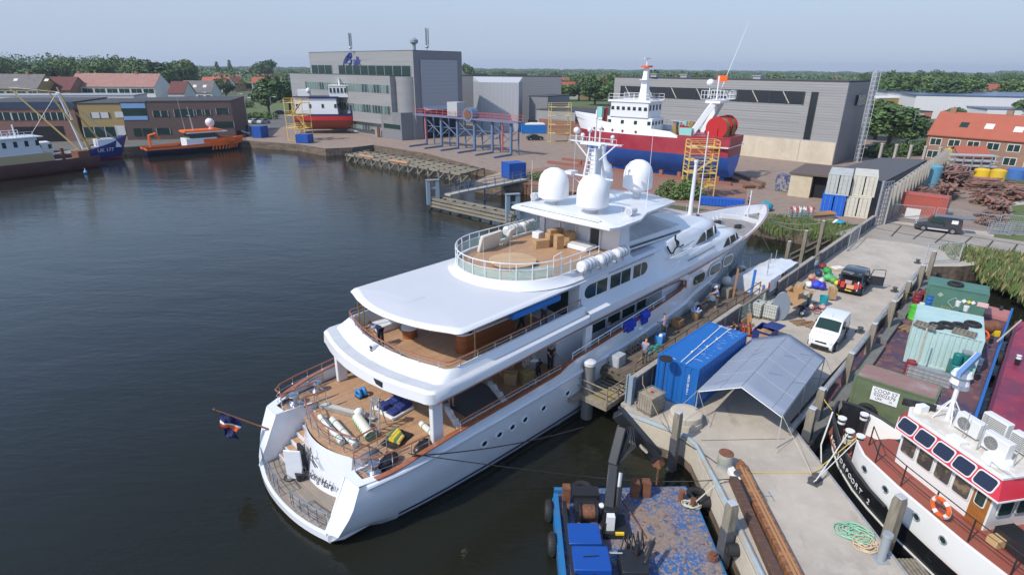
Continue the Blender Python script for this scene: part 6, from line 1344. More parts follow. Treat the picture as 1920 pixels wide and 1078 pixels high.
for a in range(5):mb.cyl((-5.2+.6*cos(a*1.25),-.35+.6*sin(a*1.25),5.3),(-5.2,-.35,6.3),.025,n=5)
mb.cyl((-5.2,-.35,7.0),(-5.2,-.35,7.2),.35,.3,14);mb.cyl((-5.2,-.35,7.35),(-5.2,-.35,7.55),.38,.3,14);mb.cyl((-5.0,-.75,6.6),(-5.0,-.75,6.9),.3,.25,12);mb.build('mast',TG)
a,b_2=Vector((-5.0,.55,7.6)),Vector((-5.6,-1.5,7.6));mb=MB(M('radar_blue',(.16,.30,.55),.4));mb.X=Matrix.Translation((-5.25,-.45,7.75))@Matrix.Rotation(radians(-62),4,'Z');mb.b(-1.35,1.35,-.08,.08,0,.2);mb.m(TWH).b(-1.36,1.36,.06,.12,.02,.18);mb.build('radar_scanner',TG)
for x,y,h in((-7.2,.45,1.5),(-8.3,.1,1.7),(-6.6,.5,1.3)):mb=MB(GALV);mb.cyl((x,y,5.3),(x,y,5.3+h),.022,.012,5);mb.build('aerial',TG)
mb=MB(TWH);mb.tube([(-8.1,.9,5.35),(-8.1,.9,5.6),(-8.95,.9,5.6),(-9.0,-.6,5.6)],.025,5);mb.cyl((-7.9,.3,5.3),(-7.9,.3,5.45),.5,.45,18);mb.b(-6.9,-6.3,.5,.9,5.3,5.45);mb.b(-4.7,-4.4,.1,.5,5.3,5.6);parts(mb,'roof_fitting',TG);mb=MB(BLACKP);mb.X=Matrix.Translation((-4.3,.2,5.3))@Matrix.Rotation(.9,4,'Z');mb.b(-.6,.6,-.05,.05,0,.3);mb.build('roof_coaming',TG)
mb=MB(BLACKP);mb.cyl((-9.8,-.3,2.9),(-9.8,-.3,5.2),.35,.32,16);mb.cyl((-9.8,-1.1,2.9),(-9.8,-1.1,4.9),.22,.2,12);mb.b(-10.6,-9.1,.3,1.1,2.9,3.5);mb.build('funnel',TG)
mb=MB(M('cabin_inside',(.5,.33,.15),.6));mb.b(-9.6,-9.2,.9,1.5,2.93,3.3);mb.build('deck_box',TG,bevel=.03)
p=TG.matrix_basis@Vector((-7.9,2.14,3.35));t=thing('lifebuoy','orange lifebuoy with white bands on the tug rail','lifebuoy',p,radians(101));mb=MB(ORANGE);mb.torus((0,.03,.1),.33,.075,'Y',24,8);mb.build('ring',t);mb=MB(WHITE)
for a in(.5,2.1,3.6,5.2):
 mb.tube([(.33*cos(a+q),.03,.1+.33*sin(a+q))for q in(-.22,-.1,0,.1,.22)],.082,8)
parts(mb,'band',t);mb=MB(ROPE);mb.torus((0,.03,.1),.43,.01,'Y',20,4);mb.build('grab_line',t)
q0=Vector((-1.35,1.62,2.2));
xs2=[-1.6-k*.27 for k in range(14)]
for ch,x in zip('SCHELDEPOORT 2',xs2):
 if ch!=' ':y=interp(tb,x)*.965+.03;dy=(interp(tb,x-.1)-interp(tb,x+.1))*.965;z=interp(tz,x)-.55;text('name_letter',ch,.36,M('letter_white',(.75,.75,.75),.5),TG,(x,y+.07,z),(-.2,dy,-.04),(0,.08,1),.008,label=None)
 # tug lines
rope('mooring_rope','white double line from the tug bow to the pier bollard',[TG.matrix_basis@Vector((-2.2,1.2,2.7)),at(1530,900,.35)],.03,M('rope_white',(.65,.64,.6),.8));rope('mooring_rope','second white line from the tug bow to the pier bollard',[TG.matrix_basis@Vector((-2.6,1.0,2.6)),at(1526,903,.3)],.025,MATS['rope_white'])
rope('mooring_rope','yellow rope lying across the pier and up to the tug bow',[at(1372,884,.1),at(1440,886,.04),at(1525,886,.04),TG.matrix_basis@Vector((-2.6,1.1,2.7))],.022,ROPEY,sag=0);rope('mooring_rope','yellow rope from the tug bow to the pile by the tent',[TG.matrix_basis@Vector((-1.1,.6,2.7)),at(1543,745,1.0)],.025,ROPEY,sag=.15);rope('mooring_rope','pale line hanging down the black tug bow',[TG.matrix_basis@Vector((-.9,1.1,3.0)),TG.matrix_basis@Vector((-1.3,1.7,1.4)),TG.matrix_basis@Vector((-2.0,1.95,.2))],.04,MATS['rope_white'])
# ================================================= WORK BARGE
wa=radians(46.5);bo=at(1735,560,-.7);WB=thing('work_barge','flat rusty work barge with blue side rail carrying three containers','barge',(29.0,35.5,WZ),wa)
bi=WB.matrix_basis.inverted();BD=M('rusty_violet_deck',(.13,.06,.07),.7,mix=[(.5,(.06,.045,.09),.42,.6),(1.8,(.25,.11,.07),.5,.7),(5,(.3,.2,.13),.62,.8)],bump=.15)
lq=lambda px,py,z:bi@at(px,py,z)
mb=MB(M('barge_hull_blue',(.02,.12,.38),.5));mb.prism([(-12.5,-3.6),(12.2,-3.6),(12.8,-2.6),(12.8,3.0),(12.2,3.6),(-12.5,3.6)],-1,.8);mb.build('hull',WB,bevel=.05)
mb=MB(BD);mb.prism([(-12.4,-3.45),(12.1,-3.45),(12.6,-2.5),(12.6,2.9),(12.1,3.45),(-12.4,3.45)],.8,.9);mb.build('deck',WB,smooth=0)
mb=MB(MATS['barge_hull_blue']);mb.b(-12.5,12.2,-3.62,-3.47,.8,1.25);mb.b(-12.5,12.2,3.5,3.6,.8,1.0);mb.build('bulwark',WB)
mb=MB(BLACKP)
for x,y in((11.5,-2.9),(4.0,-3.0),(-3,-3.0),(11.5,2.6)):
 for d in(-.2,.2):mb.cyl((x+d,y,.9),(x+d,y,1.35),.11)
parts(mb,'bitt',WB)
wmx=lambda x,y,z:WB.matrix_basis@Vector((x,y,z))
LB=M('pale_blue_container',(.42,.58,.56),.6,mix=[(1,(.36,.5,.47),.4,.7)]);DG=M('dark_green_container',(.07,.17,.13),.55,mix=[(1,(.09,.2,.15),.4,.7)]);CG=M('olive_container',(.13,.165,.09),.6,mix=[(2,(.10,.13,.07),.4,.7)])
cl=(at(1739.2,569.4,1.9)+at(1843,590,1.9)+at(1827,641,1.9)+at(1712.6,612,1.9))/4;
c_1=container('pale blue corrugated container with tyres and pallets on its roof',(cl.x,cl.y,-.7),wa-pi/2+.12,3.7,4.6,2.6,LB,name='barge_container',roofcorr=False)
a1,a2,a3,a4=at(1747,517,1.9),at(1855.5,536,1.9),at(1847,549,1.9),at(1741,529,1.9)
cd_=(a1+a2+a3+a4)/4;gz=atan2((a2-a1).y,(a2-a1).x)
t=container('dark green container with hazard labels at the far end of the barge',(cd_.x-.1,cd_.y-.2,-.7),gz,(a2-a1).length+.1,2.2,2.6,DG,name='barge_container',roofcorr=False)
for ch in list(t.children):
 if ch.name.startswith('wall'):bpy.data.objects.remove(ch)
L_=(a2-a1).length+.1
mb=MB(DG);mb.b(-L_/2+.05,L_/2-.05,-1.06,1.06,.1,2.52);mb.build('shell',t,smooth=0)
for x,z,s_,c_,nm in((.55,1.75,.17,(.75,.75,.75),'white'),(.85,1.75,.15,(.75,.6,.05),'yellow'),(1.1,1.75,.16,(.75,.75,.75),'white'),(-.95,1.9,.2,(.3,.4,.3),'grey')):
 mb=MB(M('label_'+nm,c_,.5));mb.X=Matrix.Translation((x,-1.1,z))@Matrix.Rotation(pi/4,4,'Y');mb.b(-s_/1.4,s_/1.4,-.01,.0,-s_/1.4,s_/1.4);mb.build('hazard_label',t)
mb=MB(M('label_pink',(.7,.45,.45),.5));mb.b(1.35,2.0,-1.11,-1.1,1.55,1.9);mb.build('warning_sign',t);text('painted_number','BF06',.32,M('faded_yellow',(.3,.33,.15),.7),t,(-.4,-1.1,.95),(1,0,0),(0,0,1),.004)
mb=MB(M('pale_green_paint',(.45,.55,.47),.6));
for a_,b_3 in(((-.4,1.5),(0,1.9)),((0,1.9),(.35,1.5)),((-.4,1.45),(0,1.05)),((0,1.05),(.35,1.45))):mb.bar((a_[0],-1.105,a_[1]),(b_3[0],-1.105,b_3[1]),.01,.035)
mb.build('painted_diamond',t)
t1=(at(1608,690,1.9),at(1771,721,1.9),at(1758,750,1.9),at(1604,703,1.9))
ux2=(t1[1]-t1[0]);L_=ux2.length;gz=atan2(ux2.y,ux2.x);cc2=(t1[0]+t1[1])/2;nn=Vector((-sin(gz),cos(gz),0))
cA,cB=at(1603,702,1.9),at(1757,750,1.9);uz2=cB-cA;L_=uz2.length;gz=atan2(uz2.y,uz2.x);nn=Vector((-sin(gz),cos(gz),0));cc2=(cA+cB)/2+nn*.95
t=container('olive container marked COOP 57 standing behind the tug',(cc2.x,cc2.y,-.7),gz,L_,1.9,2.6,CG,name='barge_container',roofcorr=False,roofm=M('rusty_roof',(.27,.16,.14),.7,mix=[(1,(.36,.3,.28),.52,.7),(4,(.2,.12,.1),.5,.8)]))
for ch in list(t.children):
 if ch.name.startswith('wall'):bpy.data.objects.remove(ch)
mb=MB(CG);mb.b(-L_/2+.05,L_/2-.05,-.92,.92,.1,2.54);mb.build('shell',t,smooth=0)
sx0=-L_/2+1.55;mb=MB(WHITE);mb.b(sx0-.62,sx0+.62,-.975,-.96,1.5,2.3);sg=mb.build('sign',t)
for s_,z,sz in(('COOP 57',2.12,.3),('02002579',1.88,.29),('URK       N',1.66,.19)):text('sign_text',s_,sz,M('sign_black',(.03,.03,.03),.6),sg,(sx0,-.98,z),(1,0,0),(0,0,1),.003,sx=.86)
q=WB.matrix_basis
p=t.matrix_basis@Vector((-L_/2+.95,-1.12,.75));tyre('big black tyre hanging on the olive COOP container',p,.5,.15,'X','loose tyres on the barge',gz+pi/2)
for i,(px,py,r)in enumerate(((1755,611,.42),(1776,610,.5),(1799,611,.45),(1824,608,.45))):tyre('tyre number %s on the pale blue container roof, counted from the left'%('one','two','three','four')[i],at(px,py,1.98),r,.13,'Z','loose tyres on the barge')
tyre('tyre lying on the roof of the dark green container',at(1792,533,1.98),.5,.13,'Z','loose tyres on the barge')
pallet('pallet lying at the left edge of the pale blue container roof',at(1735,611,1.95),gz-.05,0,PILE);pallet('pallet lying at the right edge of the pale blue container roof',at(1808,625,1.95),gz-.05,0,PILE);pallet('rusty grating pallet on the barge beside the green drum',at(1700,617,-.68),wa-.3)
def drum(label,p,c_,r=.3,h=.88,name='oil_drum',lid=None):
 t=thing(name,label,'drum',p,0,'drums on the barge');m_=M('drum_%d_%d_%d'%tuple(int(c*99)for c in c_),c_,.45);mb=MB(m_);mb.lathe((0,0,0),[(r,0),(r*1.03,.02),(r,.04),(r,h*.33),(r*1.04,h*.35),(r,h*.37),(r,h*.66),(r*1.04,h*.68),(r,h*.7),(r,h-.03),(r*1.03,h),(r*.95,h),(r*.94,h-.02),(.01,h-.02)],20);mb.build('drum_body',t);mb=MB(lid or BLACKP);mb.cyl((r*.5,0,h-.02),(r*.5,0,h+.02),.04);mb.build('bung',t)
drum('bright green drum at the left of the pale blue container',at(1713,597,-.68),(.08,.5,.04),.42,1.05)
for px,py,c_,lb in((1718,568,(.2,.02,.03),'dark red drum beside the green container, leftmost'),(1730,565,(.22,.02,.03),'dark red drum beside the green container, second'),(1740,572,(.02,.12,.4),'blue drum between the containers'),(1759,574,(.65,.35,.02),'yellow drum between the containers'),(1774,577,(.3,.04,.02),'red drum between the containers'),(1788,579,(.25,.03,.02),'dark red drum right of the white bucket'),(1833,587,(.65,.38,.02),'yellow drum at the right corner between the containers'),(1820,586,(.3,.04,.03),'red drum at the right corner'),(1704,700,(.25,.03,.04),'dark red drum behind the COOP container')):drum(lb,at(px,py,.1 if py<600 else-.68),c_)
for px,py,lb in((1727,577,'white bucket on the drums at the left'),(1795,574,'tall white bucket on the drums in the middle'),(1810,583,'white bucket on the drums at the right'),(1836,682,'white bucket with green lid on the barge deck')):p=at(px,py,.9 if py<600 else-.68);t=thing('white_bucket',lb,'bucket',p,0,'buckets on the barge');mb=MB(WHITE_D);mb.cyl((0,0,0),(0,0,.38),.14,.18,14);mb.build('pail',t);mb=MB(GALV);mb.torus((0,0,.3),.19,.01,'X',12,4,pi);mb.build('handle',t)
for px,py,lb,m_ in((1829,694,'grey bucket on the barge deck',GALV),):t=thing('grey_bucket',lb,'bucket',at(px,py,-.68),0);mb=MB(m_);mb.cyl((0,0,0),(0,0,.5),.2,.26,14);mb.build('pail',t);mb=MB(GALV);mb.torus((0,0,.45),.25,.012,'X',12,4,pi);mb.build('handle',t)
p=at(1852,617,-.4);t=thing('rusty_buoy','rusty cylindrical buoy lying in a yellow cradle on the barge','buoy',p,wa-.9);mb=MB(RUST);mb.cyl((-.7,0,.2),(.55,0,.2),.45,.45,20);mb.cyl((.55,0,.2),(.8,0,.2),.3,.2,14);mb.build('drum',t);mb=MB(M('crane_yellow'));mb.b(.2,.55,-.55,.55,-.3,-.1);mb.b(.2,.5,.3,.6,-.3,.1);mb.b(.2,.5,-.6,-.3,-.3,.1);parts(mb,'chock',t)
p=at(1868,590,-.68);mb=MB(M('pink_hatch',(.42,.17,.15),.6));mb.c(p.x,p.y,-.7,2.1,1.7,.25,wa);mb.build('deck_hatch',None,'pinkish steel hatch on the right side of the barge deck','hatch')
coil('hose_coil','dark hose coiled beside the green container',at(1865,578,-.6)+Vector((-.3,1.6,0)),.8,.04,BLACK,6,seed=4)
p=at(1790,715,-.68);t=thing('teal_crane_post','dark teal crane housing standing between container and tug','machine',p,wa+.3);mb=MB(M('dark_teal',(.01,.16,.15),.4));mb.b(-.6,.5,-.5,.5,0,1.3);mb.cyl((-.3,.3,1.3),(-.3,.3,2.0),.25);mb.build('housing',t,bevel=.06);mb=MB(M('dark_teal'));mb.cyl((.2,-.2,1.3),(.2,-.2,1.9),.3,.25);mb.m(GALV).b(.0,.5,-.5,0,1.9,2.0);mb.build('winch_head',t)
p=at(1740,712,-.68);t=thing('steel_crates','row of grey steel crates behind the COOP container','crate',p,gz);mb=MB(GALV);mb.b(-1.1,1.1,-.3,.3,0,.7);frame_grid(mb,(-1.15,-.32,.0),(2.3,0,0),(0,0,.75),8,3,.03);mb.build('cage',t,smooth=0);mb=MB(CONC_L);mb.cyl((-.8,.2,.7),(-.8,.2,3.2),.05);mb.build('pole',t)
p=at(1834,655,-.68);t=thing('lifebuoy','orange lifebuoy on the end wall of the pale blue container','lifebuoy',p+Vector((0,0,1.1)),wa-.3);mb=MB(ORANGE);mb.torus((0,0,0),.33,.07,'X');mb.build('ring',t);mb=MB(WHITE);mb.cyl((0,.25,.22),(0,.32,.1),.08);mb.build('band',t)
# maroon barge beyond
MBG=thing('maroon_barge','long maroon barge moored outside the work barge at the right','barge',(35.5,32.0,WZ),wa);mb=MB(M('maroon_hull',(.10,.012,.03),.4));mb.prism([(-14,-3.2),(7.6,-3.2),(9.0,-1.6),(9.3,0),(9.0,1.6),(7.6,3.2),(-14,3.2)],-1,1.1);mb.build('hull',MBG,bevel=.05)
mb=MB(M('maroon_deck',(.30,.03,.06),.5,mix=[(.6,(.16,.03,.07),.42,.62),(3,(.3,.12,.1),.6,.8)]));mb.prism([(-13.8,-3.0),(7.4,-3.0),(8.8,-1.5),(9.1,0),(8.8,1.5),(7.4,3.0),(-13.8,3.0)],1.1,1.16);mb.build('deck',MBG,smooth=0)
mb=MB(BLACKP)
for x,y in((6.2,2.2),(6.7,2.2),(-1,2.5),(-1.5,2.5)):mb.cyl((x,y,1.1),(x,y,1.6),.13);mb.m(WHITE_D).cyl((x,y,1.6),(x,y,1.66),.15);mb.m(BLACKP)
parts(mb,'bitt',MBG,2);coil('rope_coil','pale rope heap on the bow of the maroon barge',MBG.matrix_basis@Vector((5.3,1.8,1.17)),.6,.04,ROPE,6,seed=7)
mb=MB(M('hatch_blue',(.2,.3,.45),.5));mb.b(-9,-3,-2,1.6,1.16,2.2);mb.build('hatch_coaming',MBG,bevel=.05)
for i,d in enumerate((0,2.5)):p=WB.matrix_basis@Vector((6.5-d*2,-3.75,.9));tyre('tyre fender between the two barges, %s one'%('farther','nearer')[i],p,.45,.14,'X','tyre fenders between the barges',wa+pi/2)
rope('mooring_rope','pale rope between the work barge and the maroon barge',[at(1870,640,.0),at(1915,600,.3)],.05,ROPE);rope('mooring_rope','yellow rope from the green container corner to the pile',[at(1730,545,.2),at(1690,548,.9)],.03,ROPEY,sag=.1)
# ================================================= BUILDINGS OF THE YARD
def face(A,D):
 A=Vector((A[0],A[1],0));D=Vector((D[0],D[1],0)).normalized();N=Vector((D.y,-D.x,0))
 if N.dot(A)>0:N=-N
 def f(px,py):
  d=rx*(px-960)+ux*(539-py)+_f*F;t=A.dot(N)/d.dot(N);p=d*t
  return(p-A).dot(D),CAM_H+d.z*t
 return f,A,D,N
def slab(mb,fc,s0,s1,z0,z1,o0=-.1,o1=.06):
 _,A,D,N=fc;mb.loft([[A+D*s+N*o+Vector((0,0,z))for s,z in((s0,z0),(s1,z0),(s1,z1),(s0,z1))]for o in(o0,o1)])
def panel(parent,name,mat,fc,x0,y0,x1,y1,o1=.08,rows=0,bars=0,barm=None,z0=None,z1=None):
 """box on a facade, its corners surveyed at pixels x0,y0 (low left) and x1,y1 (high right)"""
 s0,a=fc[0](x0,y0);s1,b=fc[0](x1,y1);a=z0 if z0 is not None else a;b=z1 if z1 is not None else b
 s0,s1=min(s0,s1),max(s0,s1);mb=MB(mat);slab(mb,fc,s0,s1,min(a,b),max(a,b),-.1,o1)
 if bars:
  mb.m(barm or GALV)
  for k in range(bars+1):s=s0+(s1-s0)*k/bars;slab(mb,fc,s-.07,s+.07,a,b,o1-.02,o1+.05)
 return mb.build(name,parent,world=True,smooth=0)
def block(parent,name,mat,A,D,L,dep,z0,z1,roofm=None):
 A=Vector((A[0],A[1],0));D=Vector((D[0],D[1],0)).normalized();Bk=Vector((-D.y,D.x,0));
 if Bk.y<0:Bk=-Bk
 pts=[A,A+D*L,A+D*L+Bk*dep,A+Bk*dep];mb=MB(mat);mb.prism([(p.x,p.y)for p in pts],z0,z1)
 if roofm:mb.m(roofm);c_=sum(pts,Vector())/4;mb.prism([((p.x-c_.x)*1.008+c_.x,(p.y-c_.y)*1.008+c_.y)for p in pts],z1,z1+.25)
 return mb.build(name,parent,world=True,smooth=0)
CLAD=M('grey_cladding',(.30,.30,.295),.5,.1,clad=('Z',.5,.5),mix=[((.05,.05,1),(.27,.27,.27),.4,.6)]);CLADD=M('dark_and_shaded_cladding',(.20,.205,.22),.5,.1,clad=('Z',.5,.5));ROOFD=M('roof_felt',(.055,.055,.06),.9);DOORP=M('door_cladding',(.36,.37,.40),.5,.1,clad=('Z',.9,.6))
RIBG=M('ribbon_glass',(.04,.07,.07),.12,mix=[((.25,.25,.02),(.15,.22,.2),.5,.55)]);VOID=M('dark_interior',(.012,.012,.014),.9)
A_=Vector((-24.4,148,0));DL=Vector((-.73,.683,0));DR=Vector((.683,.73,0))
B=thing('shipyard_office','tall grey clad shipyard building with a huge hangar door and a blue script sign','building',A_,0)
mb=MB(CLAD);q=[A_,A_+DR*15.7,A_+DR*15.7+DL*50,A_+DL*50];mb.prism([(p.x,p.y)for p in q],0,20.8);mb.m(ROOFD).prism([(p.x,p.y)for p in q],20.8,20.95);mb.build('tall_block',B,world=True,smooth=0)
fR=face(A_,DR);fL=face(A_,DL)
mb=MB(CLADD);slab(mb,fR,0,15.7,0,20.7,0,.1);mb.build('front_wall',B,world=True,smooth=0)  # door face away from the sun: its shade is put into darker cladding
mb=MB(VOID);slab(mb,fR,2.2,13.6,0,7.6,.05,.13);mb.build('hangar_opening',B,world=True,smooth=0)
mb=MB(DOORP);slab(mb,fR,2.0,13.9,7.2,18.8,.05,.35);_,A0_,D0_,N0_=fR;mb.m(M('door_hem',(.42,.43,.45),.4)).loft([[A0_+D0_*s+N0_*.3+Vector((0,0,8.0)),A0_+D0_*s+N0_*1.2+Vector((0,0,7.0))]for s in(2.0,13.9)],closed=False);mb.build('hangar_door',B,world=True,smooth=0)
P4=A_-Vector((DR.x,DR.y,0))*4.2
mb=MB(CLAD);SW_=face(P4,DL)[0](733,180)[0];q=[P4+DL*SW_,P4+DL*SW_+DR*4.1,P4+DL*55+DR*4.1,P4+DL*55];mb.prism([(p.x,p.y)for p in q],3.4,15.0);mb.m(ROOFD).prism([(p.x,p.y)for p in q],15,15.15);mb.m(CLAD).prism([(p.x,p.y)for p in[P4+DL*8+DR,P4+DL*8+DR*4.1,P4+DL*50+DR*4.1,P4+DL*50+DR]],0,3.38);mb.build('office_wing',B,world=True,smooth=0)
fP=face(P4,DL)
mb=MB(CLAD);c_=A_+DL*4.0+DR*1.2;mb.cyl((c_.x,c_.y,0),(c_.x,c_.y,14.9),3.9,n=40);mb.build('round_stair_tower',B,world=True)
mb=MB(CLADD);q=[P4+DL*.5,P4+DL*.5+DR*4,P4+DL*9+DR*4,P4+DL*9];mb.prism([(p.x,p.y)for p in q],0,6.6);mb.build('entrance_block',B,world=True,smooth=0)
for s0,s1,z0,z1,fc in((1.0,34,14.9,17.4,fL),(37.5,49,14.9,17.4,fL),(SW_+.6,46,11.0,12.9,fP),(SW_+.6,38,6.0,7.9,fP),(14,30,1.5,2.6,fP)):
 mb=MB(RIBG if z0!=14.9 else GLASSD);slab(mb,fc,s0,s1,z0,z1,-.1,.05 if z0>3 else-.9+.95*(z0<2));mb.m(GALV);n=int((s1-s0)/(1.3 if z0!=14.9 else 3.4))
 for k in range(n+1):s=s0+(s1-s0)*k/n;slab(mb,fc,s-.08,s+.08,z0,z1,.03,.12)
 mb.build('ribbon_window',B,world=True,smooth=0)
mb=MB(GLASSD);slab(mb,fP,1,8,2.6,3.7,-.1,.06);mb.build('window',B,world=True,smooth=0)
mb=MB(M('door_brown',(.12,.04,.03),.6));slab(mb,fP,10,11.1,0,2.5,-.1,.1);mb.build('door',B,world=True,smooth=0)
LOGO=M('logo_blue',(.03,.06,.32),.5);N_=fL[3];o_=A_+DL*29.6+N_*.12
def onf(fc,s,z,o=.15):return fc[1]+fc[2]*s+fc[3]*o+Vector((0,0,z))
mb=MB(LOGO);cpt=lambda px,py:onf(fL,*fL[0](px,py),.2)
for pts,r in(([(645,123),(646,115),(650,107),(655,102),(657,104),(653,112),(647,119)],.12),([(650,119),(652,110),(655,101),(659,100),(660,105),(656,110)],.18),([(655,111),(660,113),(659,119),(655,121),(652,117)],.16)):mb.tube([cpt(*q)for q in pts],r,5)
mb.build('logo',B,world=True)
sg=text('logo','alk',3.1,LOGO,None,cpt(669.5,115.5),-DL,(0,0,1),.04,.1,sx=1.0);sg.parent=B;sg.matrix_parent_inverse=B.matrix_basis.inverted()
def atd(px,py,dist):
 d=rx*(px-960)+ux*(539-py)+_f*F;t=dist/d.y;return Vector((d.x*t,d.y*t,CAM_H+d.z*t))
for px,dist,z0,h,r in((658,165,20.8,4.6,.35),(801,152,20.8,5.2,.4)):
 b_5=atd(px,99,dist);mb=MB(GALV);mb.cyl((b_5.x,b_5.y,z0),(b_5.x,b_5.y,z0+h),.1,n=8)
 for k in range(3):mb.cyl((b_5.x+r*cos(k*2.1),b_5.y+r*sin(k*2.1),z0+1.4),(b_5.x+r*cos(k*2.1),b_5.y+r*sin(k*2.1),z0+h),.16,n=6)
 mb.ball((b_5.x,b_5.y,z0+1),.5,.5,.3);mb.build('phone_mast',B,world=True)
b_5=atd(777,99,149);mb=MB(M('vent_grey',(.25,.3,.33),.5));mb.cyl((b_5.x,b_5.y,20.8),(b_5.x,b_5.y,22.3),.4);mb.lathe((b_5.x,b_5.y,22.2),[(.4,0),(1.0,.4),(1.0,1.0),(.3,1.5)],12);mb.build('roof_vent',B,world=True)
# steel hall, dark hall, low hall
t=thing('steel_shed','pale grey vertically ribbed steel shed with a white sloping roof','shed',(-9.7,170,0));RIB=M('ribbed_steel',(.40,.41,.44),.45,.2,clad=('X',1.1,.8));mb=MB(RIB);a,b_5,c_,d_=Vector((-9.7,170,0)),Vector((1.4,167.6,0)),Vector((2.6,180,0)),Vector((-12.2,182,0));mb.prism([(p.x,p.y)for p in(a,b_5,c_,d_)],0,13.3);mb.build('wall',t,world=True,smooth=0)
mb=MB(M('shed_roof',(.5,.51,.52),.5));mb.add([a+Vector((0,0,13.3)),b_5+Vector((0,0,13.3)),c_+Vector((0,0,14.6)),d_+Vector((0,0,14.6))],[(0,1,2,3)]);mb.add([d_+Vector((0,0,13.3)),a+Vector((0,0,13.3)),d_+Vector((0,0,14.6))],[(0,1,2)]);mb.build('roof',t,world=True,smooth=0)
t=thing('dark_hall','dark flat roofed hall behind the ribbed steel shed','building',(-8,190,0));block(t,'wall',CLADD,(-20,192),(1,-.08),35,14,0,14.6,ROOFD);block(t,'annex',CLADD,(4.5,172),(1,-.6),6,14,0,9.5,ROOFD)
fc=face((-20,192),(1,-.08));mb=MB(ROOFD);slab(mb,fc,6,11,14.6,15.4,-4,-1);slab(mb,fc,18,24,14.6,15.4,-4,-1);mb.build('skylight',t,world=True)
t=thing('low_hall','long low grey hall with flat roof beside the big hall','building',(6,167,0));block(t,'wall',CLAD,(6.5,167),(.76,-.65),27,14,0,6.2,ROOFD);fc=face((6.5,167),(.76,-.65))
panel(t,'gate',VOID,fc,990,240,1008,226);panel(t,'window',VOID,fc,1078,232,1102,217,bars=2);panel(t,'brick_base',M('brick_base',(.22,.1,.07),.9),fc,1010,250,1145,233,z0=0)
# big hall right
HA=Vector((62.1,112.2,0));HD=Vector((-.72,.695,0)).normalized();HE=Vector((.695,.72,0)).normalized()
H=thing('big_hall','large grey clad boat hall with pale concrete base and a dark window band','building',HA);q=[HA,HA+HE*14.6,HA+HE*14.6+HD*52,HA+HD*52]
mb=MB(CLAD);mb.prism([(p.x,p.y)for p in q],4.2,15.1);mb.build('wall',H,world=True,smooth=0);mb=MB(M('hall_concrete',(.56,.49,.38),.85,mix=[((.3,.3,.05),(.44,.37,.28),.4,.7),(.6,(.6,.54,.43),.5,.8)]));mb.prism([(p.x+(31 if 0 else 0),p.y)for p in[q[0]-HE*.2,q[1],q[2],q[3]-HE*.2]],0,4.2);mb.build('concrete_base',H,world=True,smooth=0)
fH=face(HA,HD);fE=face(HA,HE);N_=fE[3]
mb=MB(CLADD);slab(mb,fE,0,14.6,0,15.1,0,.1);mb.build('end_wall',H,world=True,smooth=0);mb=MB(ROOFD);mb.prism([(p.x,p.y)for p in q],15.1,15.4);mb.build('roof',H,world=True,smooth=0)  # end face gets a darker cladding sheet, shade put into the colour
WB_=M('hall_glass',(.025,.03,.035),.2)
mb=MB(WB_);slab(mb,fH,7.4,50,10.9,13.3,-.1,.06);mb.m(M('hall_frame',(.03,.03,.03),.5));
for k in range(14):s=7.4+k*3.27;slab(mb,fH,s-.12,s+.12,10.9,13.3,.05,.14)
mb.m(M('brace_cream',(.45,.42,.36),.6))
for k in range(7):s=10+k*6.2;mb.bar(onf(fH,s,11.0,.1),onf(fH,s+1.5,13.2,.1),.16)
mb.build('window_band',H,world=True,smooth=0)
panel(H,'tall_window',WB_,fH,1502,285,1534,178,z0=4.4,z1=13.3,bars=1,barm=MATS['hall_frame']);panel(H,'low_window',WB_,fH,1386,277,1437,258,bars=1);panel(H,'end_window',WB_,fE,1601,198,1634,176,.6,bars=2)
mb=MB(M('panel_seam',(.2,.2,.2),.6));
for z in(5.6,7.4,9.2):slab(mb,fH,7.5,51.9,z,z+.05,0,.03)
for s in(6.5,19.5,33):slab(mb,fH,s,s+.06,0,4.1,.1,.23)
mb.build('wall_seams',H,world=True,smooth=0)
mb=MB(GALV)
for px,d_ in((1238,136),(1297,131),(1441,120)):p=atd(px,150,d_);mb.c(p.x,p.y+5,15.4,1.6,1.6,.6,.7);mb.c(p.x,p.y+5,16.0,2,2,.15,.7)
parts(mb,'roof_vent',H,2,world=True)
p=at(1605,303,0);t=thing('steel_chimney','tall galvanised chimney with ladder at the corner of the big hall','chimney',p);mb=MB(GALV);mb.cyl((0,0,0),(0,0,17.2),.55,n=14);mb.build('flue',t);mb=MB(M('lattice_white',(.6,.62,.64),.5));frame_grid(mb,(-.9,-.7,0),(0,0,17.0),(1.5,0,0),20,2,.06);mb.build('ladder',t)
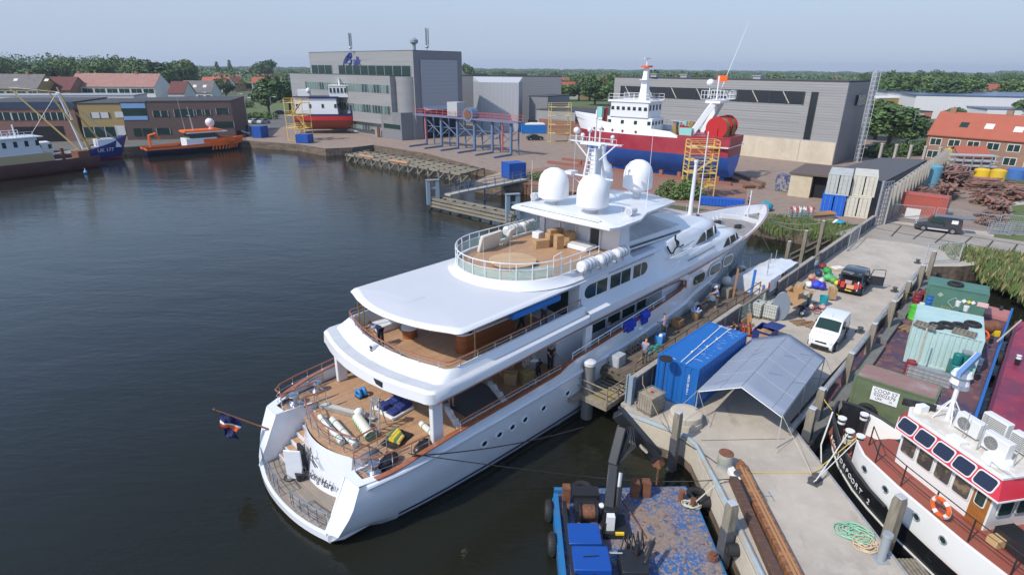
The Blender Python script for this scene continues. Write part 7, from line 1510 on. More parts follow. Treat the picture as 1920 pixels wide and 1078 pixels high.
# annex at the hall's foot
t=thing('bunker_annex','low cream concrete annex with brown flat roof and a dark gateway','building',at(1478,365,0));AC=M('annex_cream',(.52,.45,.32),.8,mix=[(1,(.45,.38,.27),.4,.7)])
a,b_5,c_=at(1476,367,0),at(1516,372,0),at(1548,368,0);D1=(b_5-a).normalized();Bk=Vector((-D1.y,D1.x,0));Bk=Bk if Bk.y>0 else-Bk
mb=MB(AC);mb.prism([(p.x,p.y)for p in(a,b_5,b_5+Bk*10,a+Bk*10)],0,3.2);mb.build('wall',t,world=True,smooth=0);mb=MB(VOID);mb.prism([(p.x,p.y)for p in(b_5+D1*.05+Bk*1.0,b_5+D1*3.4+Bk*1,b_5+D1*3.4+Bk*10,b_5+D1*.05+Bk*10)],0,2.9);mb.build('gateway',t,world=True,smooth=0);mb=MB(M('brown_roof',(.12,.09,.075),.9));mb.prism([(p.x,p.y)for p in(a-D1*.2-Bk*.2,b_5+D1*4-Bk*.2,b_5+D1*9+Bk*11,a+Bk*10.2-D1*.2)],3.2,3.45);mb.build('roof',t,world=True,smooth=0)
t=thing('flat_shed','long dark flat roofed shed behind the stacked containers','shed',at(1640,330,0));a,b_5,c_,d_=at(1572,318,3.4),at(1650,298,3.4),at(1738,302,3.4),at(1655,345,3.4);mb=MB(CLADD);mb.prism([(p.x,p.y)for p in(a,d_,c_,b_5)],0,3.4);mb.build('wall',t,world=True,smooth=0);mb=MB(M('slate_roof',(.09,.09,.1),.9));mb.prism([(p.x,p.y)for p in(a,d_,c_,b_5)],3.4,3.6);mb.build('roof',t,world=True,smooth=0)
# container stack
sa=at(1640,412,0);sd_=(at(1620,410,0)-at(1577,405,0)).normalized();szr=atan2(sd_.y,sd_.x)
PG=M('pale_grey_container',(.45,.47,.45),.6,mix=[(1,(.38,.36,.3),.5,.75)]);PW=M('cream_container',(.58,.55,.47),.6,mix=[(1,(.5,.44,.34),.5,.75)])
for px,py,z,m_,lb,dx in((1557,404,0,M('bright_blue_container',(.01,.12,.55),.5),'bright blue container at the bottom left of the stack',0),(1603,408,0,PW,'cream container at the bottom right of the stack',0),(1560,404,2.6,PG,'pale grey green container at the top left of the stack',0),(1607,407,2.6,PW,'whitish container at the top right of the stack',0)):
 p=at(px,py,0);bk=Vector((-sd_.y,sd_.x,0));bk=bk if bk.y>0 else-bk;c_=p+bk*3.03;container(lb,(c_.x,c_.y,z),atan2(bk.y,bk.x),6.06,2.6,2.58,m_,'stacked containers at the yard corner',doorend=-1,roofcorr=False)
 # ------------------------------------------------ ships on land and yard equipment
def ship(name,label,cat,loc,rz,tb,tz,zk,cols,n=5,stem=1.0,group=None):
 """tb half beams, tz sheer heights along x (bow at x=0, stern negative); zk keel; cols [(ztop, mat)]"""
 t=thing(name,label,cat,loc,rz,group);X0=tb[0][0];xs_=[X0*(1-(k/22)**1.0)for k in range(23)]
 bands=[zk]+[c[0]for c in cols]
 for j,(zt,m_)in enumerate(cols):
  rings_=[]
  for x in xs_:
   b_5=smooth_tab(tb,x);top=interp(tz,x);z1=min(zt,top)if j<len(cols)-1 else top;z0=min(bands[j],z1)
   f=lambda z:max(.02,b_5*(.25+.75*min(1,max(0,(z-zk)/((top-zk)*.5)))**.6));g=lambda z:x-stem*max(0,(x-X0*.35)/(-X0*.35))*(top-z)*.35
   ring_=[Vector((g(z),f(z),z))for z in(z0,(z0+z1)/2,z1)]
   rings_.append([Vector((p.x,-p.y,p.z))for p in reversed(ring_)]+ring_)
  mb=MB(m_);mb.loft([r[:3]for r in rings_],closed=False);mb.loft([r[3:]for r in rings_],closed=False);mb.add(rings_[0],[tuple(range(6))]);
  if j==0:mb.loft([[r[2],r[3]]for r in rings_],closed=False)
  mb.build(('bottom','lower_hull','upper_hull','bulwark')[min(3,4-len(cols)+j)],t,smooth=50)
 mb=MB(M('ship_deck',(.2,.2,.19),.8));mb.add([Vector((x,-smooth_tab(tb,x)*.95,interp(tz,x)-.8))for x in xs_]+[Vector((x,smooth_tab(tb,x)*.95,interp(tz,x)-.8))for x in reversed(xs_)],[tuple(range(46))]);mb.build('deck',t,smooth=0)
 return t
def house(t,name,mat,x0,x1,w_,z0,z1,tap=.1,win=None,wn=6,front=.3):
 mb=MB(mat);mb.loft([[Vector((x,y,z))for x,y in((x0-0,-w_+k*tap),(x1-k*front,-w_+k*tap),(x1-k*front,w_-k*tap),(x0,w_-k*tap))]for k,z in((0,z0),(1,z1))]);o=mb.build(name,t,bevel=.05)
 if win:
  for s_ in(-1,1):
   for k in range(wn):
    x=x0+.5+(x1-x0-1.1)*k/max(1,wn-1);mb=MB(GLASSD);mb.b(x-.28,x+.28,s_*(w_-tap*.5)-.08,s_*(w_-tap*.5)+.05,win[0],win[1]);mb.build('window',t,smooth=0)
  for k in range(4):y=-w_+.6+(2*w_-1.2)*k/3;mb=MB(GLASSD);mb.b(x1-front-.0,x1-front*.3+.03,y-.28,y+.28,win[0],win[1]);mb.b(x0-.05,x0+.05,y-.28,y+.28,win[0],win[1]);mb.build('window',t,smooth=0)
 return o
REDH=M('trawler_red',(.30,.02,.04),.45,mix=[(.4,(.34,.05,.06),.4,.7)]);BLUH=M('trawler_blue',(.02,.12,.50),.45,mix=[(.5,(.03,.16,.52),.4,.7)]);LTEAL=M('light_teal',(.25,.55,.5),.5)
# bow to the upper left of the picture, stern to the right
bs,ss=at(1112,352,0),at(1352,335,0);fd_=Vector((-.80,.60,0));sternp=at(1340,330,0)
bowp=(sternp+fd_*30.5+Vector((1.8,2.0,0)))*.93;TZ=atan2(fd_.y,fd_.x)
TR=ship('fishing_trawler','red white and blue fishing trawler standing on the slipway with net drums at its stern','ship',(bowp.x,bowp.y,0),TZ,[(-30,3.3),(-25,3.9),(-15,4.1),(-8,3.6),(-4,2.3),(-1.5,1.0),(0,.1)],[(-30,7.2),(-21.5,7.2),(-21,7.7),(-8,8.6),(0,9.7)],.9,[(4.3,BLUH),(6.8,REDH),(9,WHITE)],stem=1.4)
mb=MB(WHITE);mb.b(-30.1,-24,-4.0,4.0,5.75,5.87);mb.build('stern_stripe',TR)
mb=MB(REDH);mb.prism([(-30.1,-3.35),(-25,-3.98),(-21.8,-4.08),(-21.8,4.08),(-25,3.98),(-30.1,3.35)],6.2,7.3);mb.build('stern_bulwark',TR,smooth=0)
house(TR,'deckhouse',WHITE,-16.5,-8,2.5,7.0,9.4,.1,(8.3,8.9),4);house(TR,'wheelhouse',WHITE,-15.8,-8.6,2.6,9.4,11.9,-.25,(10.6,11.5),7);mb=MB(WHITE);mb.b(-16.2,-8.3,-3.0,3.0,11.9,12.15);mb.build('wheelhouse_roof',TR)
mb=MB(WHITE);mb.loft([[Vector((x,y,z))for x,y in((-13.6-w_,-w_),(-13.6+w_,-w_),(-13.6+w_,w_),(-13.6-w_,w_))]for z,w_ in((12.1,.7),(17.5,.3))]);mb.b(-14.2,-13,-1.1,1.1,15.4,15.5);mb.cyl((-13.6,0,17.5),(-13.6,0,18.8),.1);mb.bar((-13.6,-1,18.8),(-13.6,1,18.8),.18);mb.m(ORANGE).b(-14.3,-13,-.9,.9,17.4,17.7);mb.m(WHITE);frame_grid(mb,(-16,-2.9,12.2),(7.6,0,0),(0,0,1),8,2,.05);frame_grid(mb,(-16,2.9,12.2),(7.6,0,0),(0,0,1),8,2,.05);mb.build('mast',TR)
for x in(-6,-8,-10,-12,-14.5):
 for s_ in(1,-1):y=smooth_tab([(-30,3.3),(-25,3.9),(-15,4.1),(-8,3.6),(-4,2.3),(0,.1)],x);mb=MB(M('port_rust',(.2,.05,.04),.5));mb.cyl((x,s_*(y-.25),7.25),(x,s_*(y+.06),7.25),.22,n=12);mb.build('porthole',TR)
mb=MB(WHITE)
for s_ in(1,-1):mb.bar((-23.0,s_*3.2,6.3),(-26.4,s_*1.6,12.6),.8,.9)
mb.b(-27.4,-25,-2.2,2.2,12.2,12.7);mb.cyl((-26,0,12.7),(-26,0,16.2),.12);mb.build('stern_gantry',TR,bevel=.05)
mb=MB(WHITE);frame_grid(mb,(-28.3,-2.3,12.8),(4,0,0),(0,0,1.3),8,2,.06);frame_grid(mb,(-28.3,2.3,12.8),(4,0,0),(0,0,1.3),8,2,.06);frame_grid(mb,(-28.3,-2.3,12.8),(0,4.6,0),(0,0,1.3),8,2,.06);mb.build('gantry_railing',TR);mb=MB(WHITE);mb.ball((-25,.8,15.2),.6);mb.cyl((-25,.8,13),(-25,.8,15),.08);mb.cyl((-26,-.5,13),(-28.6,-2.5,24),.06,.02,5);mb.m(ORANGE).b(-27,-25.4,-1,-.9,15.4,16.3);mb.build('antennas',TR)
mb=MB(LTEAL);mb.b(-24,-22,-3.9,-3.2,6.2,8.4);mb.b(-24,-22,3.2,3.9,6.2,8.4);mb.build('gantry_foot',TR)
NET=M('ochre_net',(.34,.25,.08),.95,mix=[((3,3,.8),(.2,.14,.05),.4,.65)],bump=.8,bs=8)
for y in(-1.7,1.3):
 mb=MB(REDP);mb.cyl((-27.4,y-1.2,8.6),(-27.4,y-1.1,8.6),1.7,n=24);mb.cyl((-27.4,y+1.1,8.6),(-27.4,y+1.2,8.6),1.7,n=24);mb.cyl((-27.4,y-1.1,8.6),(-27.4,y+1.1,8.6),.5);mb.b(-27.7,-27.1,y-1.35,y+1.35,6,8.6);dr=mb.build('net_drum',TR);mb=MB(NET);mb.cyl((-27.4,y-1.05,8.6),(-27.4,y+1.05,8.6),1.45,n=20);mb.b(-28.9,-28.2,y-.9,y+.9,6.2,9);mb.build('net',dr)
mb=MB(M('winch_pink',(.5,.04,.1),.6));rr=random.Random(11)
for k in range(16):x=rr.uniform(-22.5,-17.5);y=rr.uniform(-3.2,3.2);mb.m((MATS['winch_pink'],LTEAL,NET,REDP,M('gear_violet',(.12,.08,.3),.6))[k%5]);mb.cyl((x,y,6.5),(x+rr.uniform(-.3,.3),y,rr.uniform(8.1,9.2)),rr.uniform(.25,.5),n=8)
mb.build('deck_gear',TR)
mb=MB(WHITE);frame_grid(mb,(-21,-4.0,7.7),(12,0,.7),(0,0,.9),16,2,.05);mb.m(LTEAL);frame_grid(mb,(-23,-3.9,6.9),(5,0,0),(0,0,1.1),6,2,.07);mb.build('railing',TR)
mb=MB(WHITE);mb.bar((-8,-3.4,3.0),(-17,-4.05,2.5),.12);mb.build('keel_strake',TR);mb=MB(BLUH);mb.b(-29,-27,-.35,.35,-.0,3.0);mb.b(-26,-5,-.5,.5,.2,1.0);mb.build('rudder',TR);mb=MB(REDP);mb.b(-9,-8,-1.2,-.6,7.2,11);mb.b(-6.6,-6,-.4,.4,8,10.6);mb.m(LTEAL).b(-6.4,-5.4,.6,1.4,9,10.8);mb.build('foredeck_winch',TR)
# keel blocks / cradle rails
RAILM=M('cradle_red',(.25,.1,.07),.8);q=at(1200,352,0)
for i,o in enumerate((-2.6,2.6)):
 t=thing('slipway_cradle','rusty red slipway cradle rail under the trawler, %s side'%('water','hall')[i],'cradle',(bowp.x,bowp.y,0),TZ,'slipway cradle rails');mb=MB(RAILM);mb.b(-31,4,o-.3,o+.3,0,.5);mb.build('beam',t)
 mb=MB(RAILM)
 for k in range(9):mb.b(-29+k*3.2,-28.4+k*3.2,o-.2,o+.2,.5,1.2)
 parts(mb,'keel_block',t)
 # yellow stair tower
def scaffold(label,p,rz,w_,d_,h,levels,m_=YEL,stairs=True):
 t=thing('scaffold_tower',label,'scaffold',p,rz,'yellow scaffold towers');mb=MB(m_)
 for x in(0,w_):
  for y in(0,d_):mb.bar((x,y,0),(x,y,h+1),.13)
 for l in range(levels+1):
  z=h*l/levels+.1
  for a,b_5 in(((0,0),(w_,0)),((w_,0),(w_,d_)),((w_,d_),(0,d_)),((0,d_),(0,0))):
   mb.bar((*a,z),(*b_5,z),.1)
   if l:mb.bar((*a,z+.5),(*b_5,z+.5),.05);mb.bar((*a,z+1),(*b_5,z+1),.06)
 mb.build('frame',t,smooth=0)
 for l in range(levels):
  z=h*l/levels+.1;z1=h*(l+1)/levels+.1;mb=MB(m_);mb.b(0,w_*.3,0,d_,z1,z1+.06);mb.b(w_*.8,w_,0,d_,z1,z1+.06);mb.build('platform',t,smooth=0)
  if stairs:mb=MB(m_);a,b_5=((w_*.25,d_*.25,z),(w_*.85,d_*.25,z1))if l%2==0 else((w_*.85,d_*.7,z),(w_*.25,d_*.7,z1));mb.bar(a,b_5,.7,.1);mb.bar(Vector(a)+Vector((0,-.3,.9)),Vector(b_5)+Vector((0,-.3,.9)),.05);mb.build('stair',t,smooth=0)
 return t
scaffold('yellow stair tower standing against the side of the big trawler',at(1284,372,0),.0,4.0,2.4,6.9,4);scaffold('pale yellow scaffold tower beside the blue skips',at(1032,268,0),.2,5.0,2.5,8.2,4,M('pale_yellow',(.6,.5,.22),.5),False);scaffold('yellow scaffold tower at the stern of the small red ship',at(541,264,0),-.3,5.0,3.0,8.8,3,YEL,True)
# small red, white and dark blue ship on the slip
a,b_5=at(572,255,0),at(680,250,0);dd=(b_5-a).normalized()
SM=ship('small_ship','small red, white and dark blue ship standing high and dry on the quay','ship',tuple(at(678,252,0)+Vector((0,5,0))),.12,[(-18,3.2),(-12,3.9),(-5,3.8),(-1.5,2.9),(0,2.2)],[(-18,4.4),(-6,4.2),(0,4.8)],.8,[(3.0,M('keel_rust',(.30,.06,.03),.7)),(3.9,REDP),(5,NAVY)],stem=.5)
SM.scale=(1,1.15,1.2);house(SM,'deckhouse',WHITE,-17.5,-6.5,2.9,4.2,7.6,.05,(5.6,6.4),4);house(SM,'wheelhouse',WHITE,-8.5,-3.6,2.3,7.8,10.2,-.2,(8.8,9.8),5);mb=MB(NAVY);mb.b(-17.8,-6.2,-3.1,3.1,7.6,8.0);mb.b(-1.8,-1.1,-3.1,-2.2,3.6,9.2);mb.b(-1.8,-1.1,2.2,3.1,3.6,9.2);mb.b(-3.2,.1,-3.3,3.3,3.2,6.2);mb.build('dark_blue_trim',SM);mb=MB(WHITE_D);mb.b(-8.6,-3.4,-2.6,2.6,10.2,10.4);mb.cyl((-6,0,10.4),(-6,0,11.6),.3);mb.bar((-6,-1.4,11.6),(-6,1.4,11.6),.3);mb.ball((-14,-1.5,9.2),.6);mb.b(-17,-14,-1,1,8,9.4);mb.build('roof_gear',SM)
p=at(672,250,0);t=thing('covered_boat','small boat under a pale grey cover beside the office building','boat',p,-.5);mb=MB(M('boat_cover',(.4,.42,.42),.8));mb.loft([[Vector((x,y*w_,.5+z*h))for y,z in((-1,0),(-.8,.5),(0,1),(.8,.5),(1,0))]for x,w_,h in((-3.2,1.0,1.0),(0,1.3,1.4),(2.5,1.0,1.2),(4,.1,.9))]);mb.build('cover',t);mb=MB(M('boat_hull_grey',(.3,.3,.3),.6));mb.loft([[Vector((x,y*w_,z))for y,z in((-1,.6),(-.4,0),(.4,0),(1,.6))]for x,w_ in((-3.2,1),(0,1.3),(2.5,1),(4,.1))]);mb.build('hull',t)
# blue and red steel staging
SB=M('staging_blue',(.10,.17,.30),.55,mix=[(2,(.17,.2,.24),.45,.7)]);SR=M('staging_red',(.5,.09,.09),.5)
a,b_5=at(790,272,0),at(966,262,0);a=at(800,272,0);b_5=at(958,292,0);dd=(b_5-a).normalized();L_=(b_5-a).length;bk=Vector((-dd.y,dd.x,0))
t=thing('steel_staging','long blue steel staging with red handrail and braced legs on the quay','staging',a,atan2(dd.y,dd.x));fw_=-1 if bk.y>0 else 1
for k in range(6):
 x=L_*k/5;mb=MB(SB);mb.bar((x,0,0),(x,0,6.6),.45);mb.bar((x,0,.25),(x,fw_*5.5,.2),.4,.3);mb.bar((x,0,3),(x,-fw_*2.5,3),.2);mb.bar((x,-fw_*2.5,0),(x,-fw_*2.5,6.6),.25);mb.build('leg',t,smooth=0)
mb=MB(SB)
for k in range(5):x=L_*k/5;x2=L_*(k+1)/5;mb.bar((x,0,6.2),(x2,0,2.6),.18);mb.bar((x,0,2.6),(x+(x2-x)/2,0,4.4),.14);mb.bar((x,-.3*fw_,4.4),(x2,-.3*fw_,4.4),.12);mb.bar((x,-fw_*2.5,1.2),(x2,-fw_*2.5,5),.1)
mb.build('brace',t,smooth=0);mb=MB(SB);mb.b(-3,L_+2.5,-.9,.9,6.6,6.95);mb.build('walkway',t,smooth=0)
mb=MB(SR);frame_grid(mb,(-3,-.9,6.95),(L_+5.5,0,0),(0,0,1.15),16,2,.055);frame_grid(mb,(-3,.9,6.95),(L_+5.5,0,0),(0,0,1.15),16,2,.055);mb.bar((.4,-.4,1),(.4,-.4,8),.25);mb.bar((L_-2,-.4,.5),(L_-2,-.4,7),.25);mb.build('handrail',t,smooth=0)
mb=MB(M('crate_grey',(.4,.42,.42),.6));mb.b(L_*.3,L_*.42,-.5,2,7.0,10);mb.m(SB).cyl((L_*.56,-1,7.6),(L_*.56,1,7.6),1.5,n=16);mb.m(RUST).cyl((L_*.56,-1.1,7.7),(L_*.56,-1.0,7.7),1.0,n=16);mb.build('deck_load',t)
# timber piers over the water: staging below, jetty
OT=M('silvery_timber',(.26,.23,.17),.9,mix=[((.3,3,3),(.15,.13,.10),.4,.7)]);
a,b_5=at(686,284,0),at(900,318,0);dd=(b_5-a).normalized();L_=(b_5-a).length;t=thing('timber_staging','old timber pile staging along the quay under the steel staging','pier',a,atan2(dd.y,dd.x))
mb=MB(OT)
for o in(-.5,-1.8,-3.2,-4.6):mb.bar((0,o,-.1-.04*abs(o)),(L_,o,-.1-.04*abs(o)),.45,.4)
for k in range(13):x=L_*k/12;mb.bar((x,1,.1),(x,-5.2,-.3),.3,.25)
mb.build('deck_beams',t,smooth=0);mb=MB(OT)
for k in range(13):
 x=L_*k/12;mb.cyl((x,-4.8,-3),(x,-4.8,0),.22,n=8);mb.bar((x,-4.8,-1.7),(x+1.6,-4.7,-.3),.18);mb.cyl((x,-2.5,-3),(x,-2.5,0),.2,n=6);mb.bar((x,-2.6,-.3),(x-1.4,-4.6,-1.7),.16)
mb.build('piles',t);mb=MB(M('fresh_planks',(.5,.27,.14),.8));mb.b(L_*.13,L_*.27,-4.9,-4.2,.0,.25);mb.b(L_*.42,L_*.58,-5.0,-4.2,.0,.25);mb.build('plank_stack',t)
a,b_5=at(806,372,-.2),at(960,405,-.2);dd=(b_5-a).normalized();L_=(b_5-a).length;t=thing('timber_jetty','low timber mooring jetty in the water in front of the sheet piling','jetty',(a.x,a.y,-.2),atan2(dd.y,dd.x));mb=MB(OT)
for z,o in((0,0),(-.5,-.05),(-.95,-.1),(0,1.4)):mb.bar((0,o,z),(L_,o,z),.35,.28)
for k in range(9):mb.bar((L_*k/8,-.1,0),(L_*k/8,1.5,0),.22,.2);
mb.build('beams',t,smooth=0);mb=MB(OT)
for k in range(9):mb.cyl((L_*k/8,.2,-3),(L_*k/8,.2,.1),.18,n=7);mb.bar((L_*k/8,.1,-1.2),(L_*(k+.5)/8,0,.0),.1)
mb.build('piles',t)
for px,py,lb in((812,370,'left blue-grey steel mooring frame on the jetty'),(961,400,'right blue-grey steel mooring frame behind the yacht hardtop')):p=at(px,py,0);t=thing('mooring_dolphin',lb,'mooring post',p,.3,'steel mooring dolphins');mb=MB(M('frame_bluegrey',(.22,.30,.36),.6));mb.b(-.9,-.4,-.3,.3,-1,2.4);mb.b(.4,.9,-.3,.3,-1,2.4);mb.b(-.4,.4,-.2,.2,1.2,1.45);mb.build('twin_post',t);mb=MB(GALV);mb.b(-.95,.95,-.35,.35,2.4,2.5);mb.build('cap',t)
a,b_5=at(838,366,.3),at(984,336,.4);dd=(b_5-a).normalized();L_=(b_5-a).length;t=thing('footbridge','narrow grey footbridge with handrails from the bank to the jetty','footbridge',(a.x,a.y,.2),atan2(dd.y,dd.x));mb=MB(M('bridge_deck',(.38,.36,.3),.8));mb.b(0,L_,-.7,.7,0,.25);mb.build('deck',t);mb=MB(SB);frame_grid(mb,(0,.7,.25),(L_,0,0),(0,0,1.1),8,2,.07);frame_grid(mb,(L_*.1,-.7,.25),(L_*.9,0,0),(0,0,1.1),8,2,.07);mb.cyl((L_*.45,0,-3),(L_*.45,0,0),.12);mb.bar((L_*.45,0,-1.6),(L_,0,-.1),.12);mb.build('handrail',t)
# sheet piling
a,b_5=at(985,345,0),at(1080,362,0);t=thing('sheet_piling','brown steel sheet piling at the end of the footbridge','quay wall',(a.x,a.y,-2),atan2((b_5-a).y,(b_5-a).x));mb=MB(RUST);corr(mb,(0,-.1),((b_5-a).length,-.1),-1,2.0,(0,-1),.8,.25);mb.build('sheets',t,smooth=0);mb=MB(RUST);mb.b(0,(b_5-a).length,-.4,.1,1.95,2.15);mb.build('capping',t)
def bluebox(name,label,px,py,a,b_5,h,rz,m_,cat='container',extra=None):
 p=at(px,py,0);t=thing(name,label,cat,p,rz);mb=MB(m_)
 for y in(-1,1):corr(mb,(-a/2,y*b_5/2),(a/2,y*b_5/2),.1,h,(0,y),.4)
 for x in(-1,1):corr(mb,(x*a/2,-b_5/2),(x*a/2,b_5/2),.1,h,(x,0),.4)
 mb.build('wall',t,smooth=0);mb=MB(m_);mb.b(-a/2,a/2,-b_5/2,b_5/2,h-.05 if not extra else h*.6,h+.02 if not extra else h*.62)
 for x in(-1,1):
  for y in(-1,1):mb.c(x*a/2,y*b_5/2,0,.16,.16,h+.03)
 mb.build('lid',t,smooth=0)
 if extra:mb=MB(extra);mb.loft([[Vector((x*k,y*k,z))for x,y in((-a*.42,-b_5*.4),(a*.42,-b_5*.4),(a*.42,b_5*.4),(-a*.42,b_5*.4))]for z,k in((h*.6,1),(h*1.1,.85),(h*1.2,.5))]);mb.build('load',t)
 return t
BB=M('yard_blue',(.01,.08,.36),.5)
bluebox('blue_box','blue steel box standing on the bank above the footbridge',963,334,3.0,2.6,2.6,.5,BB,'box');bluebox('blue_skip','bright blue skip heaped with white sacks near the scaffold',1006,250,8.5,3,2.4,.1,M('skip_cyan',(.01,.16,.5),.5),'skip',WHITE_D)
bluebox('blue_skip','blue container behind the legs of the steel staging',828,248,8,3,3.0,-.4,BB);bluebox('blue_box','small blue box at the foot of the small ship',572,268,3,2.5,2.0,-.2,BB,'box');bluebox('blue_box','small blue container by the parked cars',489,258,2.4,3,2.8,-.2,BB,'box');bluebox('blue_tank','long low blue steel tank lying below the yellow stair tower',1353,386,5.5,1.6,1.0,-.35,M('tank_blue',(.01,.09,.42),.5),'tank')
bluebox('workshop_cabin','graffiti painted dark box against the hall wall',1471,358,1.8,2.2,2.4,.7,M('dirty_box',(.25,.24,.24),.8,mix=[(1.5,(.05,.06,.15),.45,.55)]),'box');bluebox('grey_skip','small brown skip by the container stack',1413,353,3.2,.5,.4,.2,RUST,'beam')
for i,(px,lb)in enumerate(((1489,'gas bottle rack left of the pair'),(1514,'gas bottle rack with red caps, right of the pair'))):
 p=at(px,409,0);t=thing('bottle_rack',lb,'rack',p,.1,'racks of gas bottles');mb=MB(M('rack_green',(.3,.4,.38),.6));frame_grid(mb,(-.75,-.5,0),(1.5,0,0),(0,0,1.1),5,4,.06);frame_grid(mb,(-.75,.5,0),(1.5,0,0),(0,0,1.1),5,4,.06);frame_grid(mb,(-.75,-.5,0),(0,1,0),(0,0,1.1),3,4,.06);mb.build('cage',t,smooth=0)
 for k in range(8):mb=MB((REDP,WHITE_D)[(k+i)%2]);mb.lathe((-.55+(k%4)*.36,-.2+.4*(k//4),.1),[(.13,0),(.13,1.1),(.05,1.25),(.05,1.35)],8);mb.build('bottle',t)
for px,py,lb in((1432,395,'bright teal tarpaulin heap on the quay beyond the bow'),(1574,421,'small teal tarpaulin on the ground by the flood wall')):
 p=at(px,py,0);t=thing('tarpaulin_heap',lb,'tarpaulin',p,.3);mb=MB(M('teal_tarp',(.02,.30,.42),.6,bump=.8,bs=4));s_=1 if px<1500 else.55;rr=random.Random(px)
 mb.ball((0,0,.5*s_),1.3*s_,.9*s_,(.7 if s_==1 else.35)*s_,14,8);mb.v=[v*(1+rr.uniform(-.12,.12))for v in mb.v];mb.build('tarp',t,smooth=60);mb=MB(WHITE_D);mb.bar((-1.8*s_,0,.5*s_),(-.2,.3,.9*s_),.3,.1);mb.build('board',t)
p=at(1540,409,0);t=thing('plank_stack','stack of old pallets and planks on the grass edge by the containers','planks',p,.1);mb=MB(WOODN);rr=random.Random(2)
for k in range(12):mb.bar((-1.6,-.6+.1*k,.5+.06*(k%3)),(1.6,-.5+.1*k,.6+.05*(k%4)),.14,.05)
mb.build('planks',t);mb=MB(PILE);mb.b(-1.5,1.4,-.5,.5,0,.45);mb.build('pallets',t)
mb=MB(M('rusty_brown_beam',(.2,.12,.09),.9));
for k,(a,b_5)in enumerate((((1372,324),(1432,345)),((1365,333),(1425,352)))):mb=MB(MATS['rusty_brown_beam']);mb.bar(at(*a,.25),at(*b_5,.25),.6,.5);mb.build('steel_beam',None,'long brown beam lying along the concrete foot of the big hall, %s one'%('upper','lower')[k],'beam')
person('person in black jacket standing on the quay beyond the yacht bow',at(1403,389,0),2.0,BLACKP,TROU_N,armL=(5,60),armR=(5,60))
# ================================================= TREES, WOODLAND, TOWN
import numpy as np
def leafmesh(name,seed,n,blobs,size,mats,blade=0):
 r=np.random.RandomState(seed);V_=[];Fm=[]
 c=np.array([b[:3]for b in blobs]);rad=np.array([b[3:]for b in blobs]);w_=(rad[:,0]**2);k=r.choice(len(blobs),n,p=w_/w_.sum())
 d=r.normal(size=(n,3));d/=np.linalg.norm(d,axis=1)[:,None];q=r.uniform(.55,1.05,n)**.5
 P_=c[k]+d*rad[k]*q[:,None];u_=r.normal(size=(n,3));u_/=np.linalg.norm(u_,axis=1)[:,None];v_=np.cross(u_,d+r.normal(size=(n,3))*.6);v_/=np.linalg.norm(v_,axis=1)[:,None]
 s=size*r.uniform(.6,1.3,(n,1))*(np.maximum(.8,P_[:,1:2]/1500)if size>1 else 1)
 if blade:u_=r.normal(size=(n,3))*.22;u_[:,2]=1;v_=r.normal(size=(n,3));v_[:,2]=0;s=s*np.array([[1.0]]);v_*=.12/.7
 A=P_+u_*s;B_=P_+v_*s*.7;C_=P_-u_*s;D_=P_-v_*s*.7
 vs=np.stack([A,B_,C_,D_],1).reshape(-1,3);me=bpy.data.meshes.new(name);me.vertices.add(4*n);me.vertices.foreach_set('co',vs.astype('f').ravel());me.loops.add(4*n);me.loops.foreach_set('vertex_index',np.arange(4*n));me.polygons.add(n);me.polygons.foreach_set('loop_start',np.arange(0,4*n,4));me.polygons.foreach_set('loop_total',np.full(n,4))
 for m_ in mats:me.materials.append(m_)
 me.polygons.foreach_set('material_index',r.randint(0,len(mats),n));me.update(calc_edges=True);return me
LF=[M('leaf_%d'%i,c,.75,mix=[(.12,tuple(q*1.5 for q in c),.42,.62),(.3,tuple(q*.7 for q in c),.5,.7)])for i,c in enumerate(((.065,.115,.03),(.085,.15,.04),(.05,.09,.03),(.12,.17,.05),(.04,.08,.035)))]
BARK=M('bark',(.09,.07,.05),.9)
def crown_blobs(seed,w_,h,n=9,z0=.3):
 r=random.Random(seed);b=[(0,0,h*(z0+1)/2,w_*.36,w_*.36,h*(1-z0)*.42)]
 for k in range(n):a=r.uniform(0,6.28);q=r.uniform(.15,.32)*w_;z=h*r.uniform(z0+.1,.86);s=w_*r.uniform(.14,.26);b.append((cos(a)*q,sin(a)*q,z,s,s,s*r.uniform(.7,1)))
 return b
KM=((LF[0],LF[1],LF[2]),(LF[1],LF[3],LF[0]),(LF[2],LF[4],LF[0]))
PROTO=[]
for i,(w_,h,z0,n,sz)in enumerate(((9,12,.2,2600,.42),(10,11,.22,2600,.42),(8,13,.18,2400,.42),(12,10,.25,3000,.42),(3.4,13,.08,1300,.35))):
 me=leafmesh('crown',i,n,crown_blobs(i,w_,h,12,z0)if i<4 else[(0,0,3+k*1.7,1.5*(1-abs(k-2.5)/5),1.5*(1-abs(k-2.5)/5),1.5)for k in range(6)],sz,KM[i%3])
 mb=MB(BARK);mb.cyl((0,0,-.5),(0,0,h*.6),.35,.15,8)
 for k in range(4):a=k*1.6+i;mb.cyl((0,0,h*(.25+.06*k)),(cos(a)*w_*.25,sin(a)*w_*.25,h*.6),.14,.05,5)
 tm=mb.build('trunk',None,smooth=0,loc=(0,0,0));PROTO.append((me,tm.data,w_,h));bpy.data.objects.remove(tm)
def tree(px,py,h,w_,k,label,group='trees behind the harbour',p=None):
 p=p or at(px,py,0);me,tm,w0,h0=PROTO[k];t=thing('tree',label,'tree',p,(px*7+py)%6.28,group);t.scale=(w_/w0,w_/w0,h/h0)
 for nm,m_ in(('crown',me),('trunk',tm)):o=bpy.data.objects.new(nm,m_);C.objects.link(o);o.parent=t
 return t
rr=random.Random(21)
